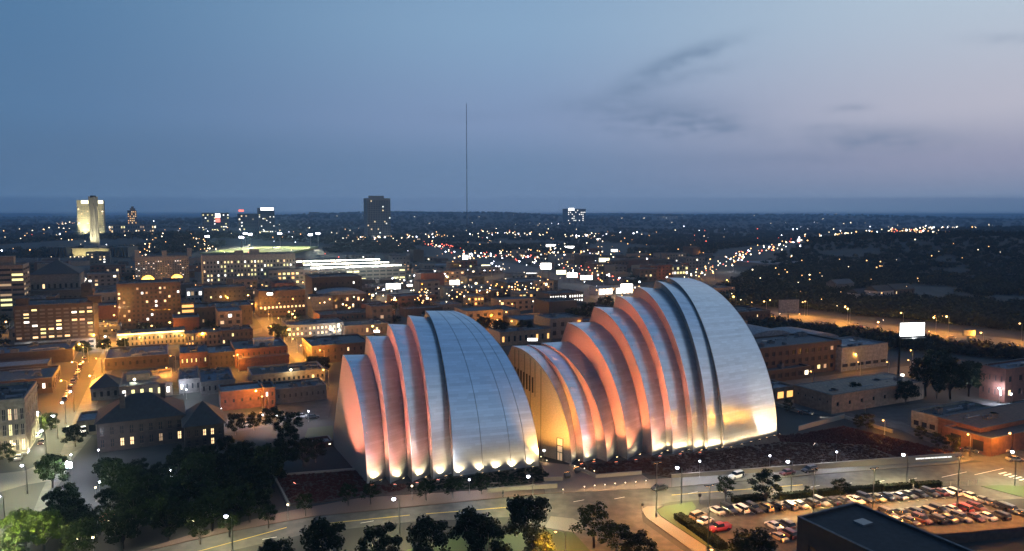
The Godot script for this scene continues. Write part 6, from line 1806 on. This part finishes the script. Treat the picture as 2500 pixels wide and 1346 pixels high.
	sheet("motorway", [[184.4, -518.4], [202.1, -493.5], [236.7, -450.0], [259.9, -425.1], [284.2, -394.9], [301.4, -366.4], [266.7, -323.5], [253.5, -351.6], [233.5, -381.3], [214.9, -408.0], [186.6, -455.1], [168.8, -481.9]], 0.06, M.road)
	sheet("street", [[96.1, -265.3], [106.5, -270.6], [112.7, -256.2], [130.9, -240.8], [133.8, -212.9], [146.8, -218.8], [153.4, -203.8], [146.1, -193.8], [129.5, -203.1], [125.9, -231.5], [112.4, -248.8], [101.8, -250.9]], 0.03, M.road)
	sheet("street", [[145.2, -315.1], [189.9, -334.2], [188.6, -325.2], [169.6, -301.0], [137.1, -297.3], [107.5, -290.2], [106.7, -297.3], [123.2, -304.8]], 0.03, M.road)
	sheet("yard", [[110.0, -249.8], [151.1, -264.7], [188.9, -264.7], [187.8, -250.9], [129.9, -231.5], [124.0, -240.8]], 0.02, M.asphalt)
	for q in [Vector3(202.62, 0.00, -497.47), Vector3(199.34, 0.00, -493.48), Vector3(217.96, 0.00, -470.77), Vector3(214.67, 0.00, -460.18), Vector3(237.93, 0.00, -440.34), Vector3(246.49, 0.00, -420.67), Vector3(256.48, 0.00, -425.05), Vector3(280.13, 0.00, -397.42), Vector3(162.84, 0.00, -527.34), Vector3(174.52, 0.00, -497.47), Vector3(205.30, 0.00, -402.66), Vector3(239.04, 0.00, -366.39)]:
		street_lamp(q, YAW, 10.0, SODIUM, "lamp_sodium", 640.0, "sodium lamp on a tall pole along the motorway", "motorway lamps", 2.2, 0.5)
	for q in [[Vector3(150.97, 0.00, -322.64), "pale lamp beside the blue-roofed shop"], [Vector3(154.82, 0.00, -322.64), "second pale lamp beside the blue-roofed shop"], [Vector3(184.21, 0.00, -331.45), "sodium lamp before the huge dark tree"], [Vector3(170.72, 0.00, -308.67), "sodium lamp at the yellow-lit junction"], [Vector3(120.09, 0.00, -286.72), "violet-white lamp before the tan building"], [Vector3(125.72, 0.00, -362.04), "sodium lamp near the pale curved roofs"], [Vector3(159.60, 0.00, -304.79), "sodium lamp over the orange forecourt"], [Vector3(147.45, 0.00, -304.79), "second sodium lamp over the orange forecourt"]]:
		street_lamp(q[0], YAW, 7.5, SODIUM, "lamp_sodium", 120.0, q[1], "lamps west of the shells", 1.4, 0.3)
	for q in [[Vector3(118.75, 0.00, -240.80), "unlit cobra lamp by the garden ramp", 5.5], [Vector3(139.25, 0.00, -220.79), "unlit cobra lamp beside the brick hall", 7.0], [Vector3(95.86, 0.00, -260.67), "grey lamp post beside the western end of the shells", 6.0]]:
		var o := thing("cobra_lamp", q[1], "street lamp", q[0], YAW + PI, "unlit lamps")
		var mb := MB.new()
		mb.rod(Vector3.ZERO, Vector3(0, q[2], 0), 0.14, 0.1, 8)
		part(o, "pole", mb.mesh(), M.stone_pale)
		var ab := MB.new()
		ab.rod(Vector3(0, q[2], 0), Vector3(-1.8, q[2] + 0.6, 0), 0.07, 0.06, 6)
		ab.box(Vector3(-2.6, q[2] + 0.5, -0.18), Vector3(-1.7, q[2] + 0.7, 0.18))
		part(o, "arm", ab.mesh(), M.stone_pale)
	for q in [Vector3(178.57, 0.00, -256.22), Vector3(179.80, 0.00, -264.68)]:
		street_lamp(q, YAW, 6.0, COOL, "lamp_cool", 180.0, "white lamp outside the western brick block", "white lamps by the brick block", 0.6, 0.36)
	street_lamp(Vector3(117.96, 0.00, -226.23), YAW, 5.0, SODIUM, "lamp_sodium", 120.0, "sodium lamp behind the garden ramp", "", 0.8)
	street_lamp(Vector3(131.79, 0.00, -205.19), YAW, 7.0, SODIUM, "lamp_sodium", 260.0, "sodium lamp by the corner of the brick hall", "", 1.2)
	street_lamp(Vector3(142.38, 0.00, -203.08), YAW, 8.0, SODIUM, "lamp_sodium", 260.0, "sodium lamp over the tan parked cars", "", 1.2)
	billboard(Vector3(164.55, 0.00, -297.30), 11.0, 5.4, 19.6, "big dazzling white billboard on a tall pole", true)
	billboard(Vector3(169.37, 0.00, -443.53), 13.0, 8.0, 9.0, "unlit grey billboard beside the motorway", false)
	billboard(Vector3(231.76, 0.00, -366.39), 6.5, 2.6, 8.0, "small yellowish billboard across the motorway", false)
	var pole := thing("utility_pole", "wooden utility pole with a transformer before the dark trees", "utility pole", Vector3(160.12, 0.00, -270.63), YAW)
	var ub := MB.new()
	ub.rod(Vector3.ZERO, Vector3(0, 11.5, 0), 0.18, 0.13, 7)
	part(pole, "pole", ub.mesh(), M.bark)
	var xb := MB.new()
	xb.box(Vector3(-1.3, 10.6, -0.08), Vector3(1.3, 10.8, 0.08))
	part(pole, "crossarm", xb.mesh(), M.bark)
	var tb := MB.new()
	tb.rod(Vector3(0.4, 8.4, 0), Vector3(0.4, 9.5, 0), 0.3, 0.3, 10)
	part(pole, "transformer", tb.mesh(), M.metal_grey)

func billboard(at: Vector3, w: float, h: float, lift: float, label: String, lit: bool, turn := 0.15) -> void:
	var o := thing("billboard", label, "billboard", at, turn)
	var mb := MB.new()
	mb.rod(Vector3(-w * 0.46 if lift > 12.0 else 0.0, 0, -0.5), Vector3(-w * 0.46 if lift > 12.0 else 0.0, lift + h * 0.5, -0.5), 0.4, 0.4, 10)
	part(o, "pole", mb.mesh(), M.metal_grey)
	var fb := MB.new()
	fb.box(Vector3(-w / 2 - 0.2, lift - 0.2, -0.35), Vector3(w / 2 + 0.2, lift + h + 0.2, -0.05))
	fb.box(Vector3(-w / 2, lift - 0.9, 0.0), Vector3(w / 2, lift - 0.75, 1.1))
	part(o, "frame", fb.mesh(), M.metal_grey)
	var pb := MB.new()
	pb.box(Vector3(-w / 2, lift, -0.04), Vector3(w / 2, lift + h, 0.0))
	part(o, "lit_sign_face" if lit else "face", pb.mesh(), M.sign_white if lit else M.roof_pale)
	if lit:
		lamp(o, Vector3(0, lift - 0.5, 1.6), Color(1, 0.97, 0.9), 60.0, 0.5)

# ------------------------------------------------------------ the valley beyond: low roofs, lit lots, signs and far lights
func far_city() -> void:
	building("brick_mill", "brown brick mill with a bright row of white windows", Vector3(27.39, 0.00, -527.34), 28.4, 11.4, 22.0, {"wall": "brick_brown", "roof": "roof_dark", "f": [14, 3, 0.55, 0.5, 0.8, 1.0], "lit": 0.1, "lit_rows": [1, 2], "glow": ["lit_white_window"]})
	building("grey_block", "dark grey valley block with a long blank front", Vector3(-4.30, 0.00, -636.18), 50.8, 9.4, 30.0, {"wall": "stone_dark", "roof": "roof_grey", "units": 5, "f": [12, 2, 0.3, 0.4, 0.5, 1.0], "lit": 0.06})
	building("orange_depot", "orange-lit depot among the valley lots", Vector3(-30.55, 0.00, -541.25), 10.6, 8.0, 16.0, {"wall": "plaster_tan", "roof": "roof_grey", "f": [4, 2, 0.7, 0.5, 0.4, 0.6], "lit": 0.8, "glow": ["lit_orange_window"], "units": 0})
	building("orange_depot", "second orange-lit depot past the dark block", Vector3(5.70, 0.00, -560.97), 17.9, 8.3, 16.0, {"wall": "plaster_tan", "roof": "roof_grey", "f": [6, 2, 0.7, 0.5, 0.4, 0.6], "lit": 0.55, "glow": ["lit_orange_window", "lit_yellow_window"], "units": 0})
	building("long_shed", "long blue-roofed shed in the valley", Vector3(-110.32, 0.05, -892.40), 81.9, 5.0, 40.0, {"wall": "metal_grey", "roof": "roof_blue", "units": 0})
	building("long_shed", "pale-roofed shed beyond the eastern shells", Vector3(-47.17, 0.00, -443.53), 21.1, 4.6, 26.0, {"wall": "metal_grey", "roof": "roof_pale", "units": 2})
	building("long_shed", "grey-roofed shed beyond the gap in the shells", Vector3(-21.13, 0.00, -467.19), 29.4, 6.4, 26.0, {"wall": "metal_grey", "roof": "roof_grey", "units": 2})
	building("lit_mall", "wide low building glowing yellow in the valley", Vector3(148.45, 0.08, -799.91), 56.4, 10.8, 30.0, {"wall": "plaster_cream", "roof": "roof_grey", "f": [14, 2, 0.7, 0.5, 0.4, 0.6], "lit": 0.6, "glow": ["lit_yellow_window", "lit_white_window"]})
	building("brick_office", "brick office with small lit windows under a yellow sign", Vector3(92.40, 0.03, -821.72), 23.0, 13.0, 20.0, {"wall": "brick_brown", "roof": "roof_dark", "f": [7, 4, 0.5, 0.4, 0.5, 0.8], "lit": 0.5})
	building("glare_shop", "shop glaring white beyond the rising shells", Vector3(73.73, 0.00, -617.09), 34.8, 6.3, 16.0, {"wall": "plaster_white", "roof": "roof_pale", "f": [10, 1, 0.85, 0.8, 0.2, 0.3], "lit": 0.95, "glow": ["lit_white_window"], "units": 0})
	sheet("motorway", [[-179.9, -1529.0], [-78.1, -1159.4], [27.0, -962.2], [70.3, -734.4], [103.7, -593.4], [114.2, -518.4], [91.1, -460.2], [73.5, -566.1], [42.9, -693.3], [-9.7, -862.1], [-87.8, -1042.9], [-175.6, -1362.1]], 0.08, M.road)
	sheet("motorway", [[-109.2, -561.0], [-109.8, -599.1], [-106.1, -649.6], [-70.3, -734.4], [-4.7, -844.5], [-4.5, -800.8], [-61.8, -685.6], [-94.7, -611.0], [-95.2, -553.4]], 0.085, M.road)
	sheet("motorway", [[136.6, -693.3], [208.0, -822.1], [377.3, -1159.4], [623.5, -1567.3], [948.5, -2091.8], [900.2, -1960.7], [574.8, -1424.3], [345.4, -1042.9], [194.2, -734.4], [130.5, -593.4]], 0.08, M.road)
	var r := RandomNumberGenerator.new()
	r.seed = 17
	# low buildings of the valley, each its own
	var walls := ["brick_dark", "brick_brown", "brick_red", "stone_dark", "metal_grey", "stone_grey", "plaster_tan"]
	var wname := ["dark brick", "brown brick", "red brick", "dark stone", "grey metal", "grey stone", "tan plaster"]
	var roofs := ["roof_dark", "roof_grey", "roof_grey", "roof_blue", "roof_pale"]
	var rname := ["black", "grey", "grey", "blue-grey", "pale"]
	var placed := []
	var count := 0
	var tries := 0
	while count < 230 and tries < 4000:
		tries += 1
		var a := deg_to_rad(r.randf_range(-35.0, 15.5))
		var d := 1.0 / r.randf_range(1.0 / 1150.0, 1.0 / 345.0)
		var p := Vector3(sin(a) * d, 0, -cos(a) * d)
		if (a < deg_to_rad(-4.0) and d < 440.0) or d < 370.0:
			continue
		var w := r.randf_range(12, 34)
		var dep := r.randf_range(10, 24)
		var ok := true
		for q in placed + big:
			if Vector2(q.x - p.x - w * 0.4, q.z - p.z + dep * 0.4).length() < q.y + maxf(w, dep) * 0.62:
				ok = false
				break
		if not ok or not open_land(p.x, p.z):
			continue
		count += 1
		placed.append(Vector3(p.x + w * 0.4, maxf(w, dep) * 0.55, p.z - dep * 0.4))
		var h := r.randf_range(4.5, 9.5) if r.randf() < 0.8 else r.randf_range(10, 17)
		var wi := r.randi() % walls.size()
		var ri := r.randi() % roofs.size()
		var rows := maxi(1, int(h / 3.8))
		var o := {"wall": walls[wi], "roof": roofs[ri], "units": r.randi_range(0, 3), "lit": 0.30 if r.randf() < 0.4 else 0.1}
		if r.randf() < 0.75:
			o["f"] = [maxi(3, int(w / 4.5)), rows, 0.45, 0.5, 0.6, 0.9]
		var st := "one-storey" if rows < 2 else ("two-storey" if rows < 3 else "taller")
		p.y = land(p.x, p.z)
		building("city_building", "%s %s building with a %s flat roof in the valley beyond" % [st, wname[wi], rname[ri]], p, w, h, dep, o, "low buildings of the valley")
	# street lamps of the valley
	var lamps := 0
	tries = 0
	while lamps < 135 and tries < 3000:
		tries += 1
		var a := deg_to_rad(r.randf_range(-35.0, 17.0))
		var d := 1.0 / r.randf_range(1.0 / 1150.0, 1.0 / 400.0)
		var p := Vector3(sin(a) * d, 0, -cos(a) * d)
		var ok := true
		for q in placed + big:
			if Vector2(q.x - p.x, q.z - p.z).length() < q.y * 0.9:
				ok = false
				break
		if not ok:
			continue
		lamps += 1
		p.y = land(p.x, p.z)
		var sod := r.randf() < 0.78
		street_lamp(p, YAW, 7.5, SODIUM if sod else Color(1, 0.95, 0.85), "lamp_sodium" if sod else "lamp_warm", 240.0, ("sodium" if sod else "white") + " street lamp among the low roofs of the valley", "street lamps of the valley", 1.6, 0.55)
	# lit signs over the lots and motorway
	for q in [[-53.3, -685.6, 10.8, 4.6, 2.3, 0.00, 0], [-31.2, -867.9, 10.7, 5.3, 3.2, 0.00, 1], [20.1, -743.2, 11.2, 4.6, 4.4, 0.00, 0], [36.4, -780.6, 11.4, 7.0, 9.6, 0.00, 0], [49.6, -734.3, 9.9, 4.5, 8.0, 0.00, 1], [60.0, -725.7, 10.6, 4.9, 5.7, 0.00, 0], [72.6, -709.1, 11.9, 4.4, 5.0, 0.00, 0], [37.1, -693.2, 7.8, 2.3, 3.5, 0.00, 0], [8.6, -1096.7, 9.8, 5.5, 5.8, 0.00, 0], [72.4, -1359.5, 18.3, 4.6, 6.9, 0.00, 0], [102.2, -1302.4, 17.5, 4.4, 6.6, 0.00, 0], [112.8, -892.1, 13.0, 5.0, 10.0, 0.00, 1], [-59.3, -925.8, 7.3, 9.3, 7.3, 0.00, 0], [-103.9, -636.2, 12.8, 5.0, 3.6, 0.00, 0], [-93.4, -663.5, 5.2, 2.2, 3.0, 0.00, 0], [97.4, -617.1, 10.4, 4.8, 5.2, 0.00, 0], [170.9, -1219.1, 10.9, 4.1, 4.8, 0.00, 0], [204.5, -1738.9, 13.6, 4.9, 4.4, 0.00, 0], [-112.0, -536.5, 3.0, 2.4, 3.0, 0.00, 0], [-75.8, -405.3, 3.6, 1.4, 3.2, 0.00, 0], [10.9, -384.9, 5.6, 1.7, 1.9, 0.00, 0], [-240.6, -357.8, 2.8, 2.0, 2.6, 0.00, 0], [-237.2, -357.8, 2.8, 2.0, 2.2, 0.00, 0], [147.3, -320.9, 1.4, 3.1, 1.3, 0.00, 1], [161.3, -297.3, 1.7, 2.0, 1.8, 0.00, 0]]:
		var o := thing("lit_sign", "%s %s sign board glowing over the lots and roads of the valley" % [("wide" if q[2] > 2.2 * q[3] else ("tall" if q[3] > q[2] else "squarish")) + (" large" if q[2] > 8.0 else " small"), ["white", "yellow"][int(q[6])]], "sign", Vector3(q[0], land(q[0], q[1]), q[1]), q[5], "lit signs of the valley")
		var pb := MB.new()
		for x in [-q[2] * 0.3, q[2] * 0.3]:
			pb.rod(Vector3(x, 0, -0.3), Vector3(x, q[4], -0.3), 0.3, 0.3, 6)
		part(o, "post", pb.mesh(), M.metal_grey)
		var fb := MB.new()
		fb.box(Vector3(-q[2] / 2, q[4], -0.4), Vector3(q[2] / 2, q[4] + q[3], -0.05))
		part(o, "cabinet", fb.mesh(), M.metal_grey)
		var gb := MB.new()
		gb.box(Vector3(-q[2] / 2 + 0.15, q[4] + 0.15, -0.045), Vector3(q[2] / 2 - 0.15, q[4] + q[3] - 0.15, 0.0))
		part(o, "lit_sign_face", gb.mesh(), M[["sign_white", "sign_yellow"][int(q[6])]])
	# lights too far to tell apart
	far_lights("distant_white_lights", "distant white city lights scattered to the horizon", [[-35, -11, 1150, 3600, 40], [-11, 10, 1150, 3600, 36], [10, 36, 1400, 4200, 22], [-35, 36, 3600, 9000, 26], [14, 36, 460, 1200, 14], [-14, 14, 480, 1150, 26]], "lamp_warm", 81)
	far_lights("distant_cool_lights", "distant blue-white city lights among the far woods", [[-35, 10, 1150, 3600, 20], [10, 36, 1400, 4200, 14], [-4, 12, 560, 1150, 20]], "lamp_cool", 82)
	far_lights("distant_orange_lights", "distant orange street lights in the valley", [[-35, 14, 480, 1500, 80], [15, 36, 420, 1500, 26], [-12, 12, 1150, 2400, 40], [-35, -10, 1200, 3000, 26]], "lamp_sodium", 83)
	far_lights("distant_red_lights", "distant red tail lights on the motorways", [[14, 30, 1300, 2600, 12], [-35, 0, 900, 2400, 8]], "lamp_red", 84)
	var k := 0
	for l in [[[Vector3(127.43, 0.00, -579.40), Vector3(210.10, 0.22, -778.19), Vector3(329.24, 5.52, -1011.46), Vector3(443.82, 18.93, -1115.50), Vector3(859.06, 5.81, -1918.30), Vector3(1046.38, 12.93, -1968.42), Vector3(1052.35, 12.63, -1773.70)], 230, "chain of lights along the avenue climbing to the west", [0, 0, 0, 1, 1, 2, 3]], [[Vector3(-170.60, 2.01, -1449.62), Vector3(-75.02, 0.23, -1114.09), Vector3(26.01, 0.03, -926.02), Vector3(69.43, 0.01, -725.71), Vector3(101.30, 0.00, -579.41)], 120, "chain of vehicle lamps along the curving motorway", [0, 0, 2, 3, 3, 1]], [[Vector3(-111.18, 0.00, -571.37), Vector3(-97.58, 0.00, -629.68), Vector3(-63.87, 0.00, -709.12), Vector3(-4.68, 0.01, -833.00)], 36, "white lamps along the motorway ramp", [2, 2, 0]], [[Vector3(-293.79, 0.00, -566.10), Vector3(-501.93, 2.42, -1006.85), Vector3(-641.17, 18.72, -1312.89)], 34, "street lights running south past the hotel", [1, 1, 0]], [[Vector3(-195.15, 0.00, -553.40), Vector3(-443.28, 3.45, -1082.18), Vector3(-598.59, 20.30, -1370.61)], 34, "street lights running south past the long offices", [1, 1, 0]], [[Vector3(-72.58, 0.00, -514.11), Vector3(-22.15, 0.00, -560.97), Vector3(33.94, 0.00, -602.05)], 64, "street lights across the valley beyond the shells", [1, 1, 1, 0]], [[Vector3(-337.87, 7.37, -1402.33), Vector3(-250.51, 2.11, -1789.36), Vector3(-59.52, 1.21, -2126.74), Vector3(168.96, 0.42, -2011.99)], 60, "street lights on the far side of the valley", [0, 1, 0, 2]], [[Vector3(130.11, 0.19, -1787.14), Vector3(218.59, 0.31, -1952.10), Vector3(373.29, 0.41, -2151.34)], 22, "cluster of lights on the far slope", [0, 0, 2]], [[Vector3(-1398.37, 5.35, -1998.65), Vector3(-1479.75, 13.71, -2405.21), Vector3(-1214.37, 11.41, -2285.07)], 24, "street lights on the hill beyond the memorial", [0, 1]], [[Vector3(-1623.86, 17.05, -2640.20), Vector3(-3006.72, 12.94, -5125.28)], 16, "orange lights beside the floodlit cream tower", [1, 1, 1, 0]], [[Vector3(732.52, 3.65, -1485.62), Vector3(1042.07, 12.90, -1862.02), Vector3(1870.65, 0.97, -3097.18)], 64, "bright lights of the far western suburb", [0, 0, 2, 1]], [[Vector3(247.01, 0.27, -731.58), Vector3(291.30, 0.34, -689.85), Vector3(442.76, 7.31, -829.60), Vector3(571.42, 18.79, -848.71)], 22, "street lights on the wooded bluff", [1, 1, 0]], [[Vector3(-143.12, 0.00, -460.18), Vector3(-96.43, 0.00, -487.60), Vector3(-58.55, 0.00, -518.45)], 26, "street lights along the cross street past the warehouse", [1, 1, 0]], [[Vector3(-80.98, 0.07, -961.19), Vector3(32.48, 0.10, -1157.72), Vector3(145.75, 0.30, -1038.47)], 70, "lights of the valley shops", [0, 2, 0, 1]]]:
		k += 1
		line_lights("distant_street_lights", l[2], l[0], l[1], 90 + k, l[3])

var big := []
func far_lights(called: String, label: String, areas: Array, key: String, sd: int) -> void:
	var r := RandomNumberGenerator.new()
	r.seed = sd
	var list := []
	for q in areas:
		for i in q[4]:
			var a := deg_to_rad(r.randf_range(q[0], q[1]))
			var d := 1.0 / r.randf_range(1.0 / q[3], 1.0 / q[2])
			var x := sin(a) * d
			var z := -cos(a) * d
			var s := 0.4 if d < 900.0 else (0.8 if d < 2000.0 else (1.3 if d < 4000.0 else 2.2))
			list.append(Transform3D(Basis.from_scale(Vector3.ONE * s * r.randf_range(0.35, 1.2)), Vector3(x, land(x, z) + r.randf_range(7.0, 13.0) + (6.0 if d > 1200.0 else 0.0), z)))
	lights_of(called, label, list, key)

func line_lights(called: String, label: String, pts: Array, count: int, sd: int, mix: Array) -> void:
	var r := RandomNumberGenerator.new()
	r.seed = sd
	var keys := ["lamp_warm", "lamp_sodium", "lamp_cool", "lamp_red"]
	var lists := [[], [], [], []]
	for i in count:
		var t := r.randf() * (pts.size() - 1)
		var k := int(t)
		var p: Vector3 = pts[k].lerp(pts[k + 1], t - k)
		var d := -p.z
		p += Vector3(r.randfn() * 0.004 * d, 0, r.randfn() * 0.012 * d)
		p.y = land(p.x, p.z) + r.randf_range(6.0, 16.0)
		lists[mix[r.randi() % mix.size()]].append(Transform3D(Basis.from_scale(Vector3.ONE * (0.5 if d < 900 else (0.8 if d < 1600 else 1.4)) * r.randf_range(0.6, 1.3)), p))
	for k in 4:
		if lists[k].is_empty():
			continue
		lights_of(called, label + ", " + ["warm", "orange", "white", "red"][k], lists[k], keys[k])

func lights_of(called: String, label: String, list: Array, key: String) -> void:
	var mb := MB.new()
	mb.ball(Vector3.ZERO, Vector3.ONE, 3, 5)
	var mm := MultiMesh.new()
	mm.transform_format = MultiMesh.TRANSFORM_3D
	mm.mesh = mb.mesh()
	mm.instance_count = list.size()
	for i in list.size():
		mm.set_instance_transform(i, list[i])
	var o := MultiMeshInstance3D.new()
	o.name = numbered(called)
	o.multimesh = mm
	o.material_override = M[key]
	add_child(o)
	tag(o, label, "city lights", "", "stuff")

func sign_box(called: String, label: String, at: Vector3, w: float, h: float, key: String, category: String) -> void:
	var o := thing(called, label, category, at)
	var fb := MB.new()
	fb.box(Vector3(0, 0, -0.5), Vector3(w, h, 0))
	part(o, "cabinet", fb.mesh(), M.metal_grey)
	var gb := MB.new()
	gb.box(Vector3(w * 0.02, h * 0.05, 0.01), Vector3(w * 0.98, h * 0.95, 0.08))
	part(o, "lit_sign_face", gb.mesh(), M[key])

func deck_lights(at: Vector3, length: float, roof: float, which: String) -> void:
	var o := thing("deck_light_row", which + " one of three long dazzling rows of lights over the roof deck", "light row", Vector3(at.x, roof, at.z), YAW, "deck light rows")
	var n := int(length / 7.0)
	var fb := MB.new()
	fb.box(Vector3(0, 4.2, -0.7), Vector3(length, 4.5, 0.7))
	part(o, "canopy", fb.mesh(), M.metal_grey)
	for k in n + 1:
		var pb := MB.new()
		pb.rod(Vector3(k * length / n, 0, 0), Vector3(k * length / n, 4.2, 0), 0.15, 0.15, 5)
		part(o, "post", pb.mesh(), M.metal_grey)
	for k in n:
		var lb := MB.new()
		lb.box(Vector3((k + 0.06) * length / n, 2.9, -0.3), Vector3((k + 0.94) * length / n, 4.1, 0.3))
		part(o, "light_tube", lb.mesh(), M.strip_light)
	for k in 3:
		lamp(o, Vector3(length * (k + 0.5) / 3, 2.2, 1.0), Color(1, 0.97, 0.8), 900.0, 1.0)

func cornice_light(at: Vector3, w: float, h: float) -> void:
	var o := thing("cornice_light", "gold light strip along the terrace's cornice", "light strip", at, YAW)
	var fb := MB.new()
	fb.box(Vector3(0, h - 1.0, 0.02), Vector3(w, h - 0.9, 0.5))
	part(o, "ledge", fb.mesh(), M.stone_pale)
	var lb := MB.new()
	lb.box(Vector3(0.2, h - 0.88, 0.15), Vector3(w - 0.2, h - 0.25, 0.4))
	part(o, "light_tube", lb.mesh(), glow("gold_tube_light", Color(1.0, 0.72, 0.25), 3.5))
	for k in 4:
		lamp(o, Vector3(w * (k + 0.5) / 4, h - 1.4, 1.8), Color(1.0, 0.66, 0.24), 42.0, 0.4)

func neon(at: Vector3, w: float) -> void:
	var o := thing("neon_bicycle_sign", "white neon sign of two wheels on the arcade", "sign", at, YAW)
	for k in [[0.14, 2.6, 1.9], [0.26, 2.6, 1.9]]:
		var mb := MB.new()
		for i in 14:
			var a := TAU * i / 14
			var b := TAU * (i + 1) / 14
			mb.rod(Vector3(w * k[0] + cos(a) * k[2], k[1] + sin(a) * k[2], 1.0), Vector3(w * k[0] + cos(b) * k[2], k[1] + sin(b) * k[2], 1.0), 0.28, 0.28, 5, false)
		part(o, "neon_wheel", mb.mesh(), M.sign_white)
	var fb := MB.new()
	for s in [[0.14, 2.6, 0.18, 5.0], [0.18, 5.0, 0.24, 5.0], [0.24, 5.0, 0.26, 2.6], [0.14, 2.6, 0.20, 2.4], [0.20, 2.4, 0.24, 5.0]]:
		fb.rod(Vector3(w * s[0], s[1], 1.0), Vector3(w * s[2], s[3], 1.0), 0.22, 0.22, 5)
	part(o, "neon_frame", fb.mesh(), M.sign_white)
	lamp(o, Vector3(w * 0.2, 3.0, 3.0), Color(1, 0.98, 0.9), 30.0, 0.4)

func wall_flood(at: Vector3, off: Vector3, c: Color, energy: float, label: String) -> void:
	var o := thing("wall_lamp", label, "wall lamp", at, YAW)
	var mb := MB.new()
	mb.rod(Vector3(off.x, off.y - 1.0, off.z - 0.9), Vector3(off.x, off.y + 0.2, off.z), 0.06, 0.06, 5)
	part(o, "bracket", mb.mesh(), M.black_metal)
	var gb := MB.new()
	gb.ball(off, Vector3(0.5, 0.4, 0.5), 6, 8)
	part(o, "lamp_globe", gb.mesh(), M.lamp_warm)
	lamp(o, off + Vector3(0, -0.55, 0.4), c, energy, 0.3)

func tower_flood(at: Vector3, w: float) -> void:
	var o := thing("tower_floodlight", "floodlights at the foot of the cream tower", "floodlight", at, YAW)
	for k in 3:
		var p := Vector3(w * (k + 0.5) / 3, 1.0, 30.0)
		var mb := MB.new()
		mb.box(p + Vector3(-1, -1, -1), p + Vector3(1, 1, 0.9))
		part(o, "housing", mb.mesh(), M.dark_fitting)
		spot(o, p + Vector3(0, 1.5, -1.2), Vector3(p.x, 50, 0), Color(1.0, 0.90, 0.5), 16000.0, 48.0, 1.0)
